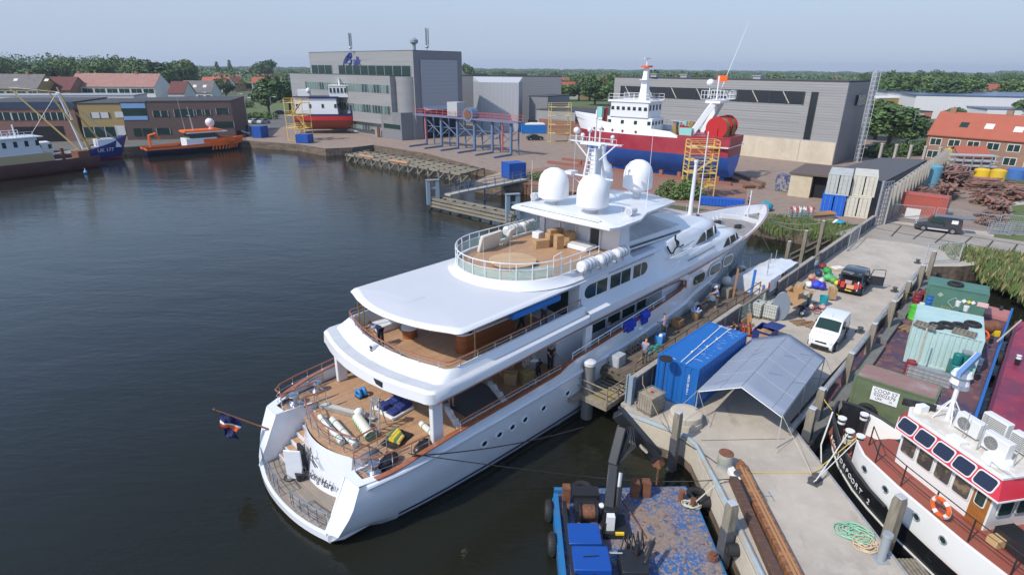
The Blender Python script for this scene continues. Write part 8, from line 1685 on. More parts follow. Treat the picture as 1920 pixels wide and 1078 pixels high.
for px,py,h,w_,k,lb in((290,190,15.5,26,3,'broad round tree behind the long pink roofed block'),(505,214,13.5,14,0,'big dense tree left of the shipyard building'),(545,212,13,13,2,'tall tree right of the big dense tree, next to the shipyard building'),(425,186,12,10,2,'dark tree among the red roofs'),(411,152,21,7,4,'left one of the two slim poplars on the skyline'),(435,152,23,7,4,'right one of the two slim poplars on the skyline'),(494,158,22,28,0,'large dome shaped tree on the skyline'),(880,165,20,14,0,'skyline tree right of the tall shipyard building'),(1085,190,11,14,2,'dark tree left of the big hall'),(1115,198,11,16,0,'dense tree beside the left end of the big hall'),(1060,190,9,12,1,'low green tree by the gabled houses'),(1664,278,10.5,15,0,'big dark tree right of the galvanised chimney'),(1700,270,8,10,2,'smaller dark tree left of the row houses'),(1640,262,9,12,2,'dark tree behind the galvanised chimney'),(1915,235,8,10,0,'tree at the right picture edge by the dormer'),(1868,232,5,8,1,'low tree in front of the white warehouse'),(1785,228,4.5,9,3,'flat topped shrub tree behind the row houses')):tree(px,py,h,w_,k,lb)
LT='green tree in the belt of trees behind the left quarter'
for k in range(22):px=-20+k*18+rr.uniform(-5,5);tree(px,rr.uniform(170,190),rr.uniform(16,21),rr.uniform(14,21),rr.randrange(4),LT,'belt of trees left')
for k in range(40):px=1615+k*9+rr.uniform(-4,4);tree(px,rr.uniform(160,184),rr.uniform(11,17),rr.uniform(12,18),rr.randrange(4),'green tree in the belt behind the white warehouse','belt of trees right')
for k in range(22):px=870+k*14+rr.uniform(-5,5);tree(px,rr.uniform(160,178),rr.uniform(8,13),rr.uniform(12,18),rr.randrange(4),'green tree between the gabled roofs in the middle distance','trees in the town')
for k in range(26):tree(0,k,rr.uniform(13,16),rr.uniform(16,22),rr.randrange(4),'tree standing among far roofs beyond the big hall','trees behind the big hall',p=Vector((40+k*12+rr.uniform(-5,5),290+rr.uniform(-35,60),0)))
# woodland to the horizon: uncountable, one object
r_=np.random.RandomState(5);cr=[]
for j in range(2300):
 f=r_.uniform(0,1);y=420*(4200/420)**f;x=r_.uniform(-1.02,1.02)*y
 hh=r_.uniform(8,12.5)+(14 if x<-.42*y and y<900 else 0)*(1 if y>500 else 0)*min(1,(-x/y-.42)*4)+(10 if x>.8*y and y>1500 else 0);s=r_.uniform(8,14)*(1+y/2500);cr.append((x,y,hh*.5,s,s,hh*.5))
wd=leafmesh('woodland',3,420000,cr,1.5,(LF[0],LF[1],LF[2],LF[4]));o=bpy.data.objects.new('woodland',wd);C.objects.link(o);tag(o,'far woods and hedges reaching to the horizon','woodland',None,'stuff')
mb=MB(M('canopy',(.045,.08,.03),.9,mix=[(.35,(.10,.16,.05),.45,.6),(1.2,(.02,.045,.02),.5,.65)],bump=1,bs=.6));[mb.ball((x,y,z*.8),s*.68,s*.68,h*.7,7,4)for x,y,z,s,_,h in cr];cm=mb.build('w',None,smooth=60,loc=(0,0,0));o2=cm.data;bpy.data.objects.remove(cm)
import bmesh
bm=bmesh.new();bm.from_mesh(wd);bm.from_mesh(o2);bm.to_mesh(wd);bm.free()
def bushes(name,label,cat,pts,seed,n,size,mats,h,grass=False):
 r=random.Random(seed);bl=[]
 for(x,y)in pts:
  for k in range(5):bl.append((x+r.uniform(-1,1),y+r.uniform(-1,1),h*r.uniform(.2,.6)-(.6 if grass else 0),r.uniform(.8,1.5),r.uniform(.8,1.5),h*r.uniform(.4,.7)))
 o=bpy.data.objects.new(name,leafmesh(name,seed,n,bl,size,mats,grass));C.objects.link(o);tag(o,label,cat,None,'stuff' if grass else None);return o
RE=(M('reed_a',(.13,.18,.05),.8),M('reed_b',(.09,.15,.05),.8),M('reed_c',(.2,.19,.08),.85),LF[1])
def line(a,b_6,n,w_=1.5,seed=1):r=random.Random(seed);A,B_=at(*a,-.5),at(*b_6,-.5);return[((A.lerp(B_,k/n)).x+r.uniform(-w_,w_),(A.lerp(B_,k/n)).y+r.uniform(-w_,w_))for k in range(n+1)]
bushes('reeds','reeds and grass growing on the bank beyond the yacht bow','reeds',line((1435,424),(1560,444),14,1)+line((1445,414),(1575,432),14,1),4,16000,.3,RE,.75,True)
bushes('reeds','tall green reeds on the bank at the right picture edge','reeds',line((1850,500),(1960,560),10)+line((1860,492),(1990,540),12,2)+line((1900,500),(2050,560),10,2),5,26000,.4,RE+(M('reed_dry',(.3,.25,.12),.85),),1.25,True)
bushes('grass_verge','low weeds along the slipway edge behind the yacht','grass',line((1130,372),(1330,398),16,1)+line((1330,396),(1430,414),8,.8),6,7000,.22,RE,.45,True)
bushes('bush','rounded green bush on the slipway behind the yacht mast','bush',line((1262,378),(1290,380),3,.8),7,3200,.2,(RE[1],LF[1],LF[3]),2.6);bushes('bush','small green bush beside the left radar dome','bush',line((1012,345),(1022,345),1,.3),8,900,.16,(RE[1],LF[1]),1.5)
bushes('hedge','clipped green hedge behind the parked cars','hedge',line((440,226),(512,227),22,.6),9,5000,.3,(LF[1],LF[3]),2.0);bushes('hedge','dark hedge left of the parked cars','hedge',line((395,198),(460,205),20,2),10,4000,.35,(LF[2],LF[0]),3.5)
bushes('hedge','green bushes along the concrete post fence','hedge',line((1625,300),(1740,292),16,1),12,6000,.3,(LF[2],LF[0]),2.4)
for nm,pts in(('grass_field',((1855,470),(1960,480),(1960,380),(1880,388))),('grass_field',((395,215),(575,215),(575,196),(395,190))),('grass_field',((1050,200),(1140,200),(1140,178),(1050,178)))):sheet(nm,[g2(*q)for q in pts],GRASSM,.02)
# ---- houses
RT=M('red_tiles',(.36,.10,.06),.8,mix=[(.5,(.34,.09,.05),.4,.7)],clad=('Z',.35,.6));RG=M('grey_tiles',(.13,.12,.12),.85,mix=[(.6,(.18,.16,.15),.4,.7)],clad=('Z',.35,.6));RPK=M('pink_tiles',(.30,.15,.12),.85,mix=[(.6,(.35,.2,.17),.4,.7)],clad=('Z',.35,.6));RDK=M('dark_red_tiles',(.12,.035,.03),.8)
BRK=M('house_brick',(.30,.17,.11),.9,planks=(.09,.3,(.3,.25,.2),(pi/2,0,0)),mix=[(.5,(.26,.15,.11),.4,.7)]);WHW=M('render_white',(.62,.61,.58),.8);YLB=M('yellow_brick',(.42,.28,.10),.9)
def gable(label,p0,p1,dep,ze,zr,wall,roof,wins=0,wz=((.9,2.2),),group=None,dorm=(),chim=(),ww=1.1,detail=True,name='house'):
 """front eave line p0->p1 on the ground, depth away from it, ridge parallel"""
 d=p1-p0;L=d.length;t=thing(name,label,'house',(p0.x,p0.y,0),atan2(d.y,d.x),group);s_=1
 mb=MB(wall);mb.b(0,L,0,dep,0,ze);mb.ext([(0,0,ze),(0,dep,ze),(0,dep/2,zr)],(L,0,0));mb.build('wall',t,smooth=0)
 mb=MB(roof)
 for a,b_6 in(((-.3,ze-.15),(dep/2,zr+.12)),((dep+.3,ze-.15),(dep/2,zr+.12))):mb.ext([(-.2,a[0],a[1]),(-.2,b_6[0],b_6[1]),(-.2,b_6[0],b_6[1]+.18),(-.2,a[0],a[1]+.18)],(L+.4,0,0))
 rf=mb.build('roof',t,smooth=0)
 for x in chim:mb=MB(BRK);mb.b(x-.5,x+.5,dep/2-.4,dep/2+.4,zr-.6,zr+1.1);mb.build('chimney',rf,smooth=0)
 for z0,z1 in wz[:3]:
  for k in range(wins):x=L*(k+.5)/wins;mb=MB(WHW);mb.b(x-ww,x+ww,-.06,.05,z0,z1);w_=mb.build('window',t,smooth=0);mb=MB(GLASSD);mb.b(x-ww+.12,x-.05,-.08,.05,z0+.12,z1-.1);mb.b(x+.05,x+ww-.12,-.08,.05,z0+.12,z1-.1);mb.build('pane',w_,smooth=0)
 for x,q,m_ in dorm:y=dep/2*q;z=lerp(ze,zr,q);mb=MB(m_);mb.ext([(x-.7,y,z+.2),(x+.7,y,z+.2),(x+.7,y+1.0,z+.2+1.0*(zr-ze)/dep*2),(x-.7,y+1.0,z+.2+1.0*(zr-ze)/dep*2)],(0,-.05,.1));mb.build('roof_window',t,smooth=0)
 return t
 # right: terrace with orange-red roof
T0,T1=at(1728,302,0),at(1990,330,0)
gable('long terraced brick house row with bright orange tiled roof',T0,T1,9,5.3,9.3,BRK,RT,7,((3.3,4.7),(.8,2.3)),None,((5,.35,GLASSD),(9,.35,WHW),(13.5,.3,WHW)),(2,11,20.5),1.0,name='terraced_house')
for px,lb in((1822,'brick lean-to with orange roof in front of the terrace, left one'),(1925,'brick lean-to with orange roof in front of the terrace, right one')):a=at(px-30,318,0);gable(lb,a,a+Vector((5,-1,0)),5,2.4,3.8,BRK,RT,0)
t=thing('warehouse','huge white warehouse with blue solar panels on its roof','warehouse',(160,238,0));p_=[at(1708,222,0),at(2050,232,0)];dd=(p_[1]-p_[0]).normalized();WHC=M('white_ribbed',(.60,.60,.60),.6,clad=('X',2.0,.5));block(t,'wall',WHC,p_[0],dd,140,60,0,8.5,M('solar_blue',(.06,.08,.16),.3));block(t,'annex',WHC,p_[0]+dd*16-Vector((-dd.y,dd.x,0))*22,dd,90,18,0,5.0,MATS['solar_blue'])
for a,b_6,z,m_,rm,lb in(((1640,216),(1712,214),6.5,YLB,WHW,'cream shed with pale roof left of the white warehouse'),((1690,245),(1740,245),5.5,M('salmon_wall',(.5,.2,.15),.8),ROOFD,'salmon coloured shed in front of the white warehouse'),((1640,200),(1705,200),7,CLADD,M('solar_blue'),'dark flat hall far behind the chimney')):A,B_=at(*a,0),at(*b_6,0);t=thing('shed',lb,'shed',A);block(t,'wall',m_,A,B_-A,(B_-A).length,16,0,z,rm)
sheet('left_quay_paving',[g2(0,287),g2(240,275.3),g2(462,263.3),g2(462,250),g2(150,258),(-150,135)],ASPH,.02)
# left: quayside row
LA,LB_=at(440,259,0),at(160,265,0);LD=(LB_-LA).normalized()
def qblock(label,x0,x1,z,wall,top=None,name='building',zo=0):
 f=face(LA,LD);s0=f[0](x1,240)[0];s1=f[0](x0,240)[0];t=thing(name,label,'building',LA+LD*s0,0,None);block(t,'wall',wall,LA+LD*s0,LD,s1-s0,22,0,z,ROOFD);return t,f
BR2=M('dark_brown_brick',(.13,.085,.075),.9,planks=(.1,.35,(.1,.08,.07),(pi/2,0,0)));BRR=M('workshop_brick',(.27,.13,.10),.9,planks=(.1,.35,(.2,.15,.13),(pi/2,0,0)))
t,f=qblock('dark brown brick office block at the end of the left quay',283,440,8.8,BR2)
for x0,x1,y0,y1 in((288,300,219,208),(303,314,219,208),(328,362,219,205),(369,378,216,206),(385,394,216,206),(406,428,214,203),(295,318,252,240),(400,438,240,228)):panel(t,'window',GLASSD,f,x0,y0,x1,y1,bars=1)
t,f=qblock('brick unit with light blue panels between yellow and brown blocks',235,283,8.6,BR2)
for z0,z1,m_ in((4.7,5.6,M('panel_lightblue',(.20,.36,.6),.6)),(7.4,8.5,M('panel_lightblue')),(5.65,7.35,GLASSD)):mb=MB(m_);slab(mb,f,f[0](281,240)[0],f[0](236,240)[0],z0,z1,-.1,.08);mb.build('facade_panel',t,world=True,smooth=0)
for x0,x1 in((253,263),(270,284)):panel(t,'window',GLASSD,f,x0,256,x1,241)
t,f=qblock('yellow rendered two storey unit on the left quay',155,235,8.4,M('yellow_render',(.38,.27,.11),.8));panel(t,'window',WHW,f,172,222,203,211,bars=2,barm=GLASSD);panel(t,'window',WHW,f,217,221,230,210);panel(t,'shop_front',GLASSD,f,160,258,216,238,bars=3,barm=WHW);panel(t,'door',WHW,f,218,254,233,236)
t,f=qblock('long brick workshop with dark blue fascia and wide dark gate',-60,148,8.7,BRR);mb=MB(M('fascia_blue',(.03,.06,.11),.5));slab(mb,f,f[0](148,240)[0],f[0](-60,240)[0],7.5,8.75,-.1,.15);mb.build('fascia',t,world=True,smooth=0);panel(t,'window',GLASSD,f,25,226,130,211,bars=9,barm=WHW);panel(t,'gate',VOID,f,30,268,118,237,.05);panel(t,'window',GLASSD,f,-50,226,19,211,bars=5,barm=WHW)
t=thing('roof_hall','low white halls with flat roofs behind the quayside row','building',LA);block(t,'wall',WHW,LA+LD*34+Vector((0,24,0)),LD,48,12,0,9.2,M('felt_light',(.3,.31,.32),.8));block(t,'rear_wall',M('pale_hall',(.42,.43,.43),.7),LA+LD*46+Vector((0,42,0)),LD,50,10,0,7.8,MATS['felt_light'])
def gb(label,x0,x1,py,dep,ze,zr,wall,roof,**k):return gable(label,at(x0,py,0),at(x1,py+(x1-x0)*.005,0),dep,ze,zr,wall,roof,**k)
gb('long block with pink tiled roof and a row of white framed windows',140,298,208,13,9.0,13.5,WHW,RPK,wins=7,wz=((6.6,8.4),),ww=2.1,chim=(1,23));gb('grey tiled house row at the left picture edge',-40,82,212,12,8.5,13.2,YLB,RG,wins=6,wz=((6.3,7.8),),ww=1.6,chim=(17,),dorm=((14,.5,WHW),(25,.5,WHW)))
gb('dark red roofed house between the grey roof and the pink roof',84,142,210,12,7.8,12.2,BRK,RDK,wins=0);gb('white house with two dormers left of the tree',345,402,205,9,6.5,10.8,WHW,RG,wins=4,wz=((4.4,5.6),),dorm=((5,.4,WHW),(9,.4,WHW)));gb('house with red-brown roof and white gable behind the brown brick block',322,352,212,9,7,11,WHW,RDK,wins=1,wz=((4.6,6),))
rr=random.Random(3);hs=None
for k,(px,py)in enumerate([(378+24*i,172-6*(i%2))for i in range(6)]+[(405+26*i,160)for i in range(4)]+[(985+17*i,186-9*(i%2))for i in range(8)]+[(1130+35*i,160)for i in range(4)]+[(960+20*i,168)for i in range(7)]+[(1560+40*i,158)for i in range(3)]+[(20,176),(70,170),(1850,186),(1770,164),(1890,164)]):
 p=at(px,py,0);a_=rr.choice((-.15,.25,1.3));L_=rr.uniform(14,24)
 d_=Vector((cos(a_),sin(a_),0))*L_;gable('small far town house with %s roof'%('red tiled','dark grey tiled')[k%4==3],p,p+d_,9,5.2,9.2,rr.choice((WHW,BRK,YLB)),RG if k%4==3 else RT,wins=2 if py>170 else 0,wz=((3,4.4),),group='far town houses with %s roofs'%('red','grey')[k%4==3],name='town_house')
for px,py,h,w_,lb in((1047,156,15.5,8,'broad pointed church roof with spire on the horizon'),(1537,148,15,4,'small church with thin spire far beyond the big hall')):p=at(px,py,0);t=thing('church',lb,'church',p,.4);mb=MB(RG);mb.cyl((0,0,0),(0,0,4),w_,n=6);mb.cyl((0,0,4),(0,0,h*.72),w_,.8,6);mb.build('roof',t,smooth=0);mb=MB(RG);mb.cyl((0,0,h*.6),(0,0,h*1.15),1.2,.05,6);mb.build('spire',t,smooth=0)
# ---- boats on the left
def mast_rig(t,col,bars):mb=MB(col);[mb.cyl(a,b_6,r,r*.7,6)for a,b_6,r in bars];return mb
p=at(247,294,WZ);q=at(150,303,WZ);fd=(p-q).normalized();UK=ship('cutter_trawler','blue hulled fishing trawler UK 177 with ochre beam booms moored on the left','ship',(p.x,p.y,WZ),atan2(fd.y,fd.x),[(-24,2.6),(-18,3.2),(-8,3.2),(-3,1.9),(0,.1)],[(-24,2.4),(-12,2.6),(-5,4.2),(0,5.9)],-.8,[(.5,M('keel_red',(.3,.03,.03),.5)),(9,M('uk_blue',(.012,.03,.20),.35))],stem=1.2)
house(UK,'forecastle',WHITE,-7.5,-2.2,2.0,3,5.2,.1,front=1.2);house(UK,'wheelhouse',WHITE_D,-22,-17,2,2,5.5,.1,(4,5),3)
UK.scale=(.8,.8,.8);
BO=M('boom_ochre',(.50,.36,.13),.6);mb=MB(BO);[mb.cyl(a,b_6,.26,.16,7)for a,b_6 in(((-11,1,2.5),(-20.5,9,18)),((-9.5,-1,2.5),(-12,3,18)),((-9,.5,3),(-14.5,1,17.5)),((-9,-.8,3),(-13.5,-1.5,14)),((-6,0,4),(-10,0,12)))];mb.build('boom',UK);mb=MB(WHITE);mb.cyl((-10.5,0,3),(-12.8,0,17),.3,.2);mb.bar((-12.7,-1.6,16.8),(-12.7,1.6,16.8),.25);mb.bar((-11.5,-1.2,10.5),(-11.5,1.2,10.5),.25);mb.build('mast',UK)
for s_ in(1,-1):text('hull_number','UK 177',1.25,WHITE,UK,(-6.4,s_*3.0,2.6),(-s_,.2 if s_>0 else.2,0),(0,0,1),.02,.12)
mb=MB(GALV)
for a,b_6 in(((-12.7,1,16.8),(-3,1,5)),((-12.7,-1,16.8),(-3,-1,5)),((-20.5,9,18),(-12.8,0,17)),((-12.8,0,17),(-22,0,5))):mb.cyl(a,b_6,.04,n=4)
mb.build('stays',UK)
p=at(178,311,WZ);q=at(0,334,WZ);fd=(p-q).normalized();BT=ship('brown_workboat','long brown hulled workboat with white wheelhouse at the left picture edge','ship',(p.x,p.y,WZ),atan2(fd.y,fd.x),[(-34,3.2),(-15,3.6),(-4,3.4),(0,2.6)],[(-34,3.0),(0,2.6)],-.8,[(.35,M('boot_red',(.25,.02,.03),.5)),(9,M('hull_brown',(.10,.035,.04),.6,mix=[(.6,(.14,.06,.05),.4,.7)]))],stem=.3)
BT.scale=(1,1,.88);house(BT,'lower_house',M('cream_paint',(.5,.38,.2),.6),-20,-7.5,2.6,1.8,4.2,.05);house(BT,'wheelhouse',WHITE,-20,-9,2.3,4.2,7.4,-.2,(5.8,6.9),7,front=.6);mb=MB(WHITE);mb.b(-20.5,-8.6,-2.8,2.8,7.4,7.6);frame_grid(mb,(-20,-2.6,7.6),(10,0,0),(0,0,1),8,2,.07);frame_grid(mb,(-20,2.6,7.6),(10,0,0),(0,0,1),8,2,.07);mb.cyl((-15.5,0,7.6),(-18,0,13),.4,.25);mb.cyl((-12,-1,7.6),(-12,-1,10),.12);mb.build('roof_railing',BT);mb=MB(RUST);mb.b(-3.0,-1,-1.2,1.2,2,3.6);mb.cyl((-5,0,2),(-5,0,4.5),.3);mb.build('bow_gear',BT)
p=at(460,277,WZ);q=at(272,293,WZ);fd=(p-q).normalized();L_=(p-q).length;k_=L_/30;ORN=M('rescue_orange',(.85,.16,.02),.4)
RB=ship('rescue_vessel','orange and dark blue rescue vessel with white radome moored on the left quay','ship',(p.x,p.y,WZ),atan2(fd.y,fd.x),[(-L_,2.6),(-L_*.6,3.2),(-L_*.25,2.8),(-3,1.3),(0,.1)],[(-L_,1.8),(-L_*.4,2.1),(0,3.0)],-.6,[(1.35,M('rescue_navy',(.01,.015,.06),.4)),(9,ORN)],stem=1.2)
house(RB,'cabin',WHITE,-L_*.62,-L_*.3,2.1,1.4,3.2,.1);house(RB,'bridge',GLASSD,-L_*.58,-L_*.27,1.9,3.2,4.3,.1,front=1.2);mb=MB(WHITE);mb.b(-L_*.6,-L_*.2,-2.3,2.3,4.3,4.5);mb.m(ORN).b(-L_*.62,-L_*.25,-2.0,2.0,4.5,4.9);mb.b(-L_*.45,-L_*.13,-2.1,2.1,2.0,2.9);mb.build('cabin_roof',RB);mb=MB(WHITE);mb.ball((-L_*.33,0,6.3),1.0);mb.cyl((-L_*.33,0,4.9),(-L_*.33,0,5.6),.4);mb.build('radome',RB);mb=MB(GALV);mb.cyl((-L_*.58,.4,4.9),(-L_*.6,.4,12),.09,.04);mb.cyl((-L_*.5,.4,4.9),(-L_*.52,.4,10),.2,.06);mb.bar((-L_*.52,-.8,8),(-L_*.52,1.6,8),.1);mb.build('mast',RB)
mb=MB(ORN);mb.tube([(-L_*.93,0,1.8),(-L_*.93,0,4.3),(-L_*.87,0,4.6),(-L_*.84,0,3.4)],.3);mb.build('deck_crane',RB);mb=MB(ORN)
for s_ in(1,-1):
 for k in range(9):x=-L_*(.12+k*.035);y=smooth_tab([(-L_,2.6),(-L_*.6,3.2),(-L_*.25,2.8),(-3,1.3),(0,.1)],x);mb.ext([(x,s_*(y*.99),.5),(x+.35,s_*(y*.985),.5),(x+.65,s_*(y+.03),1.5),(x+.3,s_*(y+.03),1.5)],(0,s_*.05,0))
mb.build('hull_stripes',RB)
# ---- cars, lamps, posts
car_prof=[(-2.1,.25),(-2.15,.7),(-2.0,.95),(-1.5,1.05),(-1.0,1.42),(.3,1.42),(1.0,1.0),(1.9,.85),(2.1,.6),(2.05,.25)]
for px,py,rz,c_,lb in((477,232,1.2,(.6,.6,.62),'silver white car parked left of the pair by the hedge'),(495,232,1.2,(.45,.46,.48),'silver car parked right of the pair by the hedge'),(465,245,.3,(.04,.1,.2),'dark blue car parked near the small blue container'),(448,238,.3,(.1,.18,.3),'blue grey car parked at the end of the brown block'),(527,214,.1,(.02,.03,.1),'dark car passing behind the scaffold tower'),(1003,263,.2,(.015,.02,.03),'black car parked in front of the blue skip'),(452,256,.1,(.03,.03,.04),'black car at the quay by the rescue vessel')):
 car(lb,at(px,py,.03),rz,car_prof,1.75,M('car_%d'%px,c_,.25,coat=.4),(-1.3,1.3),.31,.1,[[(-1.4,1.0),(-.95,1.36),(.25,1.36),(.85,1.0)]],((1.0,1.02),(.38,1.36)),((-1.5,1.06),(-1.02,1.38)),detail=False)
def lamp(label,px,py,h,col=GALV):p=at(px,py,0);t=thing('street_lamp',label,'lamp post',p,0,'lamp posts');mb=MB(col);mb.cyl((0,0,0),(0,0,h),.12,.07);mb.bar((0,0,h),(1.2,0,h+.1),.08);mb.build('pole',t);mb=MB(WHITE_D);mb.b(.9,1.8,-.15,.15,h+.02,h+.18);mb.build('lamp_head',t)
for px,py,h,lb in((452,222,8,'lamp post in front of the grass left of the hedge'),(468,250,9,'lamp post between the parked cars'),(513,232,8,'lamp post beside the yellow scaffold'),(1700,283,8,'lamp post behind the concrete fence posts'),(385,218,8,'lamp post behind the brown brick block')):lamp(lb,px,py,h)
for k in range(5):p=at(1652+k*27,284+k*2,3.4);t=thing('fence_post','grey concrete fence post with pale cap above the flat shed roof','post',(p.x,p.y,0),.5,'concrete fence posts');mb=MB(CONC);mb.b(-.2,.2,-.2,.2,0,4.7);mb.build('post',t);mb=MB(CONC_L);mb.b(-.25,.25,-.25,.25,4.7,4.85);mb.build('cap',t)
a,b_6=at(1648,420,0),at(1766,322,0);dd=(b_6-a).normalized();L_=(b_6-a).length
t=thing('panel_wall','long concrete wall of tall ribbed panels leading to the back of the scrap yard','wall',a,atan2(dd.y,dd.x));mb=MB(CONC);mb.b(0,L_,0,.15,0,4.2);mb.build('panel',t,smooth=0);n=int(L_/2.6)
for k in range(n):mb=MB(CONC);x=L_*k/n;mb.b(x,x+.35,-.6,0,0,4.3);mb.build('rib',t,smooth=0)
a=at(1638,425,0);frl=thing('ladder_gate','tall galvanised gate leaf at the near end of the panel wall','gate',a,atan2(dd.y,dd.x)-.3);mb=MB(GALV);frame_grid(mb,(0,0,0),(2.2,0,0),(0,0,5.2),4,10,.08);mb.build('mesh',frl,smooth=0);mb=MB(GALV);mb.b(-.2,.1,-.1,.1,0,5.4);mb.build('post',frl)
gate('galvanised bar fence behind the grey van, left part',at(1655,411,0),at(1745,420,0),2.0,n=34,name='bar_fence',cat='fence');gate('galvanised sliding bar gate behind the grey van, right part',at(1750,420,0),at(1868,437,0),2.0,n=40,name='bar_fence',cat='fence');gate('galvanised bar fence running off at the right',at(1868,437,0),at(1950,446,0),2.2,n=26,name='bar_fence',cat='fence')
for px,lb in((1874,'low mesh crate left of the pair by the fence'),(1911,'low mesh crate at the right picture edge')):p=at(px,441,0);t=thing('mesh_crate',lb,'crate',p,-.5,'mesh crates');mb=MB(GALV);frame_grid(mb,(-1,0,.1),(2,0,0),(0,0,1.2),6,5,.05);frame_grid(mb,(-1,1,.1),(2,0,0),(0,0,1.2),6,5,.05);mb.build('mesh',t,smooth=0);mb=MB(GALV);mb.b(-1,1,0,1,.05,.12);mb.build('floor',t)
container('faded red container inside the scrap yard fence',at(1718,402,0)+Vector((0,1.2,0)),-.72,7.5,2.4,2.5,M('faded_red',(.42,.09,.06),.6,mix=[(1,(.3,.1,.08),.45,.7)]));p=at(1708,412,0);mb=MB(WHITE_D);mb.c(p.x,p.y,.1,1.5,.05,1.3,-.7);mb.build('white_board',None,'white board leaning on the red container','board')
# scrap yard piles: every pile a thing
rr=random.Random(31);SCR=[M('scrap_rust',(.28,.15,.11),.85,mix=[(1,(.16,.09,.07),.4,.65)]),M('scrap_red',(.36,.14,.11),.8,mix=[(1,(.25,.15,.12),.4,.6)]),M('scrap_brown',(.17,.125,.09),.9),YEL]
for i,(px,py,n,L_,h,rz,lb)in enumerate(((1705,392,12,3.5,1.4,.5,'pile of dark timber and steel by the panel wall, nearest'),(1722,375,12,4,1.8,.5,'pile of brown scrap below the blue tank'),(1766,372,14,6,2.0,.8,'pile of rusty pipes left of the scrap yard lane'),(1776,350,16,8,2.4,.8,'long rusty pipes stacked in the middle of the scrap yard'),(1790,335,12,7,2.2,.8,'far stack of rusty pipes by the yellow cylinders'),(1840,352,14,6,1.5,-.1,'low pile of red beams right of the lane, farthest'),(1866,362,16,7,1.6,-.1,'wide pile of reddish beams right of the lane'),(1850,382,14,5,1.8,.4,'tangled red steel parts near the fence'),(1870,398,14,4,1.6,.9,'heap of rusty parts and wood by the fence'),(1856,422,16,3.5,1.6,.2,'rusty chain and anchor heap directly behind the fence'),(1893,372,10,5,1.6,1.2,'grey and brown planks at the edge of the grass'))):
 t=thing('scrap_pile',lb,'scrap pile',at(px,py,0),0,'piles in the scrap yard');
 for k in range(3):
  mb=MB(SCR[(i+k)%3])
  for j in range(n+6):a_=rz+rr.gauss(0,.3);x,y,z=rr.uniform(-L_*.18,L_*.18),rr.uniform(-1.3,1.3),rr.uniform(.1,h);d_=Vector((cos(a_),sin(a_),rr.gauss(0,.06)))*L_*rr.uniform(.22,.42);c_=Vector((x,y,z));(mb.cyl(c_-d_,c_+d_,rr.uniform(.06,.17),n=6)if rr.random()<.45 else mb.bar(c_-d_,c_+d_,rr.uniform(.08,.45),rr.uniform(.08,.2)))
  mb.build(('pipes','beams','timbers')[k],t,smooth=40)
for px,py,r,h,c_,lb,cat in((1737,352,1.5,3.4,(.12,.32,.42),'light blue cylindrical tank in the scrap yard','tank'),(1772,312,.8,3.2,(.65,.45,.02),'left yellow cylinder standing in the scrap yard','cylinder'),(1781,312,.8,3.2,(.65,.45,.02),'right yellow cylinder standing in the scrap yard','cylinder'),(1838,336,1.2,1.6,(.65,.45,.02),'low yellow tank right of the lane','tank'),(1868,340,1.1,1.8,(.6,.42,.03),'second low yellow tank beside the red beams','tank'),(1903,335,1.4,1.6,(.05,.15,.4),'blue box at the end of the scrap yard','tank')):
 t=thing('storage_tank',lb,cat,at(px,py,0));m_=M('tankc_%d'%px,c_,.5);mb=MB(m_);mb.cyl((0,0,0),(0,0,h),r,n=18);mb.build('shell',t);mb=MB(m_);mb.lathe((0,0,h),[(r,0),(r*.6,.2),(.02,.3)],16);mb.build('dome',t)
t=thing('steel_rack','grey steel racks full of pipes at the back of the scrap yard','rack',at(1812,322,0),-.2);mb=MB(GALV)
for y in(0,3):frame_grid(mb,(-4,y,0),(9,0,0),(0,0,2.8),6,3,.15)
mb.build('frame',t,smooth=0);mb=MB(M('grey_pipes',(.35,.36,.38),.5));
for k in range(14):mb.cyl((-3.8,.2+k*.2,1.0+.9*(k%3)),(4.8,.2+k*.2,1.0+.9*(k%3)),.12,n=6)
mb.build('pipes',t)
sheet('scrap_yard_floor',[g2(1650,412),g2(1870,437),g2(1900,400),g2(1880,330),g2(1770,315)],YARD,.022)
# ================================================= AIR
HZ=bpy.data.materials.new('haze');HZ.use_nodes=True;nn_=HZ.node_tree.nodes;nn_.remove(nn_['Principled BSDF']);pv=nn_.new('ShaderNodeVolumePrincipled');pv.inputs['Color'].default_value=(.8,.87,1,1);pv.inputs['Density'].default_value=.00017;pv.inputs['Anisotropy'].default_value=.2;HZ.node_tree.links.new(pv.outputs[0],nn_['Material Output'].inputs['Volume'])
mb=MB(HZ);mb.b(-5200,5200,-120,5200,-4.6,60);hz=mb.build('haze',None,kind='stuff',smooth=0,loc=(0,0,0))
# ================================================= THINGS AND PEOPLE ABOARD THE YACHT
NV=TROU_N
def yp(x,y,z):return yl(x,y,z)
person('man in light blue shirt leaning over the aft rail of the upper deck',yp(6.35,1.5,5.46),YA+pi,SHIRT_B,NV,lean=48,armL=(75,25),armR=(70,30),legL=(-4,0),legR=(6,4),headp=20)
person('man in blue shirt behind the bar on the upper deck, left of two',yp(12.8,-2.3,5.46),YA-.6,SHIRT_B,NV,armL=(25,40),armR=(15,30),legL=(14,4),legR=(-12,8))
person('man in blue shirt by the bar on the upper deck, right of two',yp(14.1,-2.8,5.46),YA-1.6,SHIRT_B,TROU_G,armL=(60,70),armR=(60,70),legL=(8,3),legR=(-8,8))
person('man in blue shirt on the side deck beside the white pillar',yp(18.9,-3.9,2.77),YA-1.5,SHIRT_B,NV,armL=(10,30),armR=(10,20))
person('person in white shirt bending over boxes under the upper deck',yp(13.2,-3.3,2.77),YA+2.6,M('white_shirt',(.6,.6,.6),.8),NV,lean=62,armL=(70,10),armR=(75,10),legL=(20,30),legR=(-5,10))
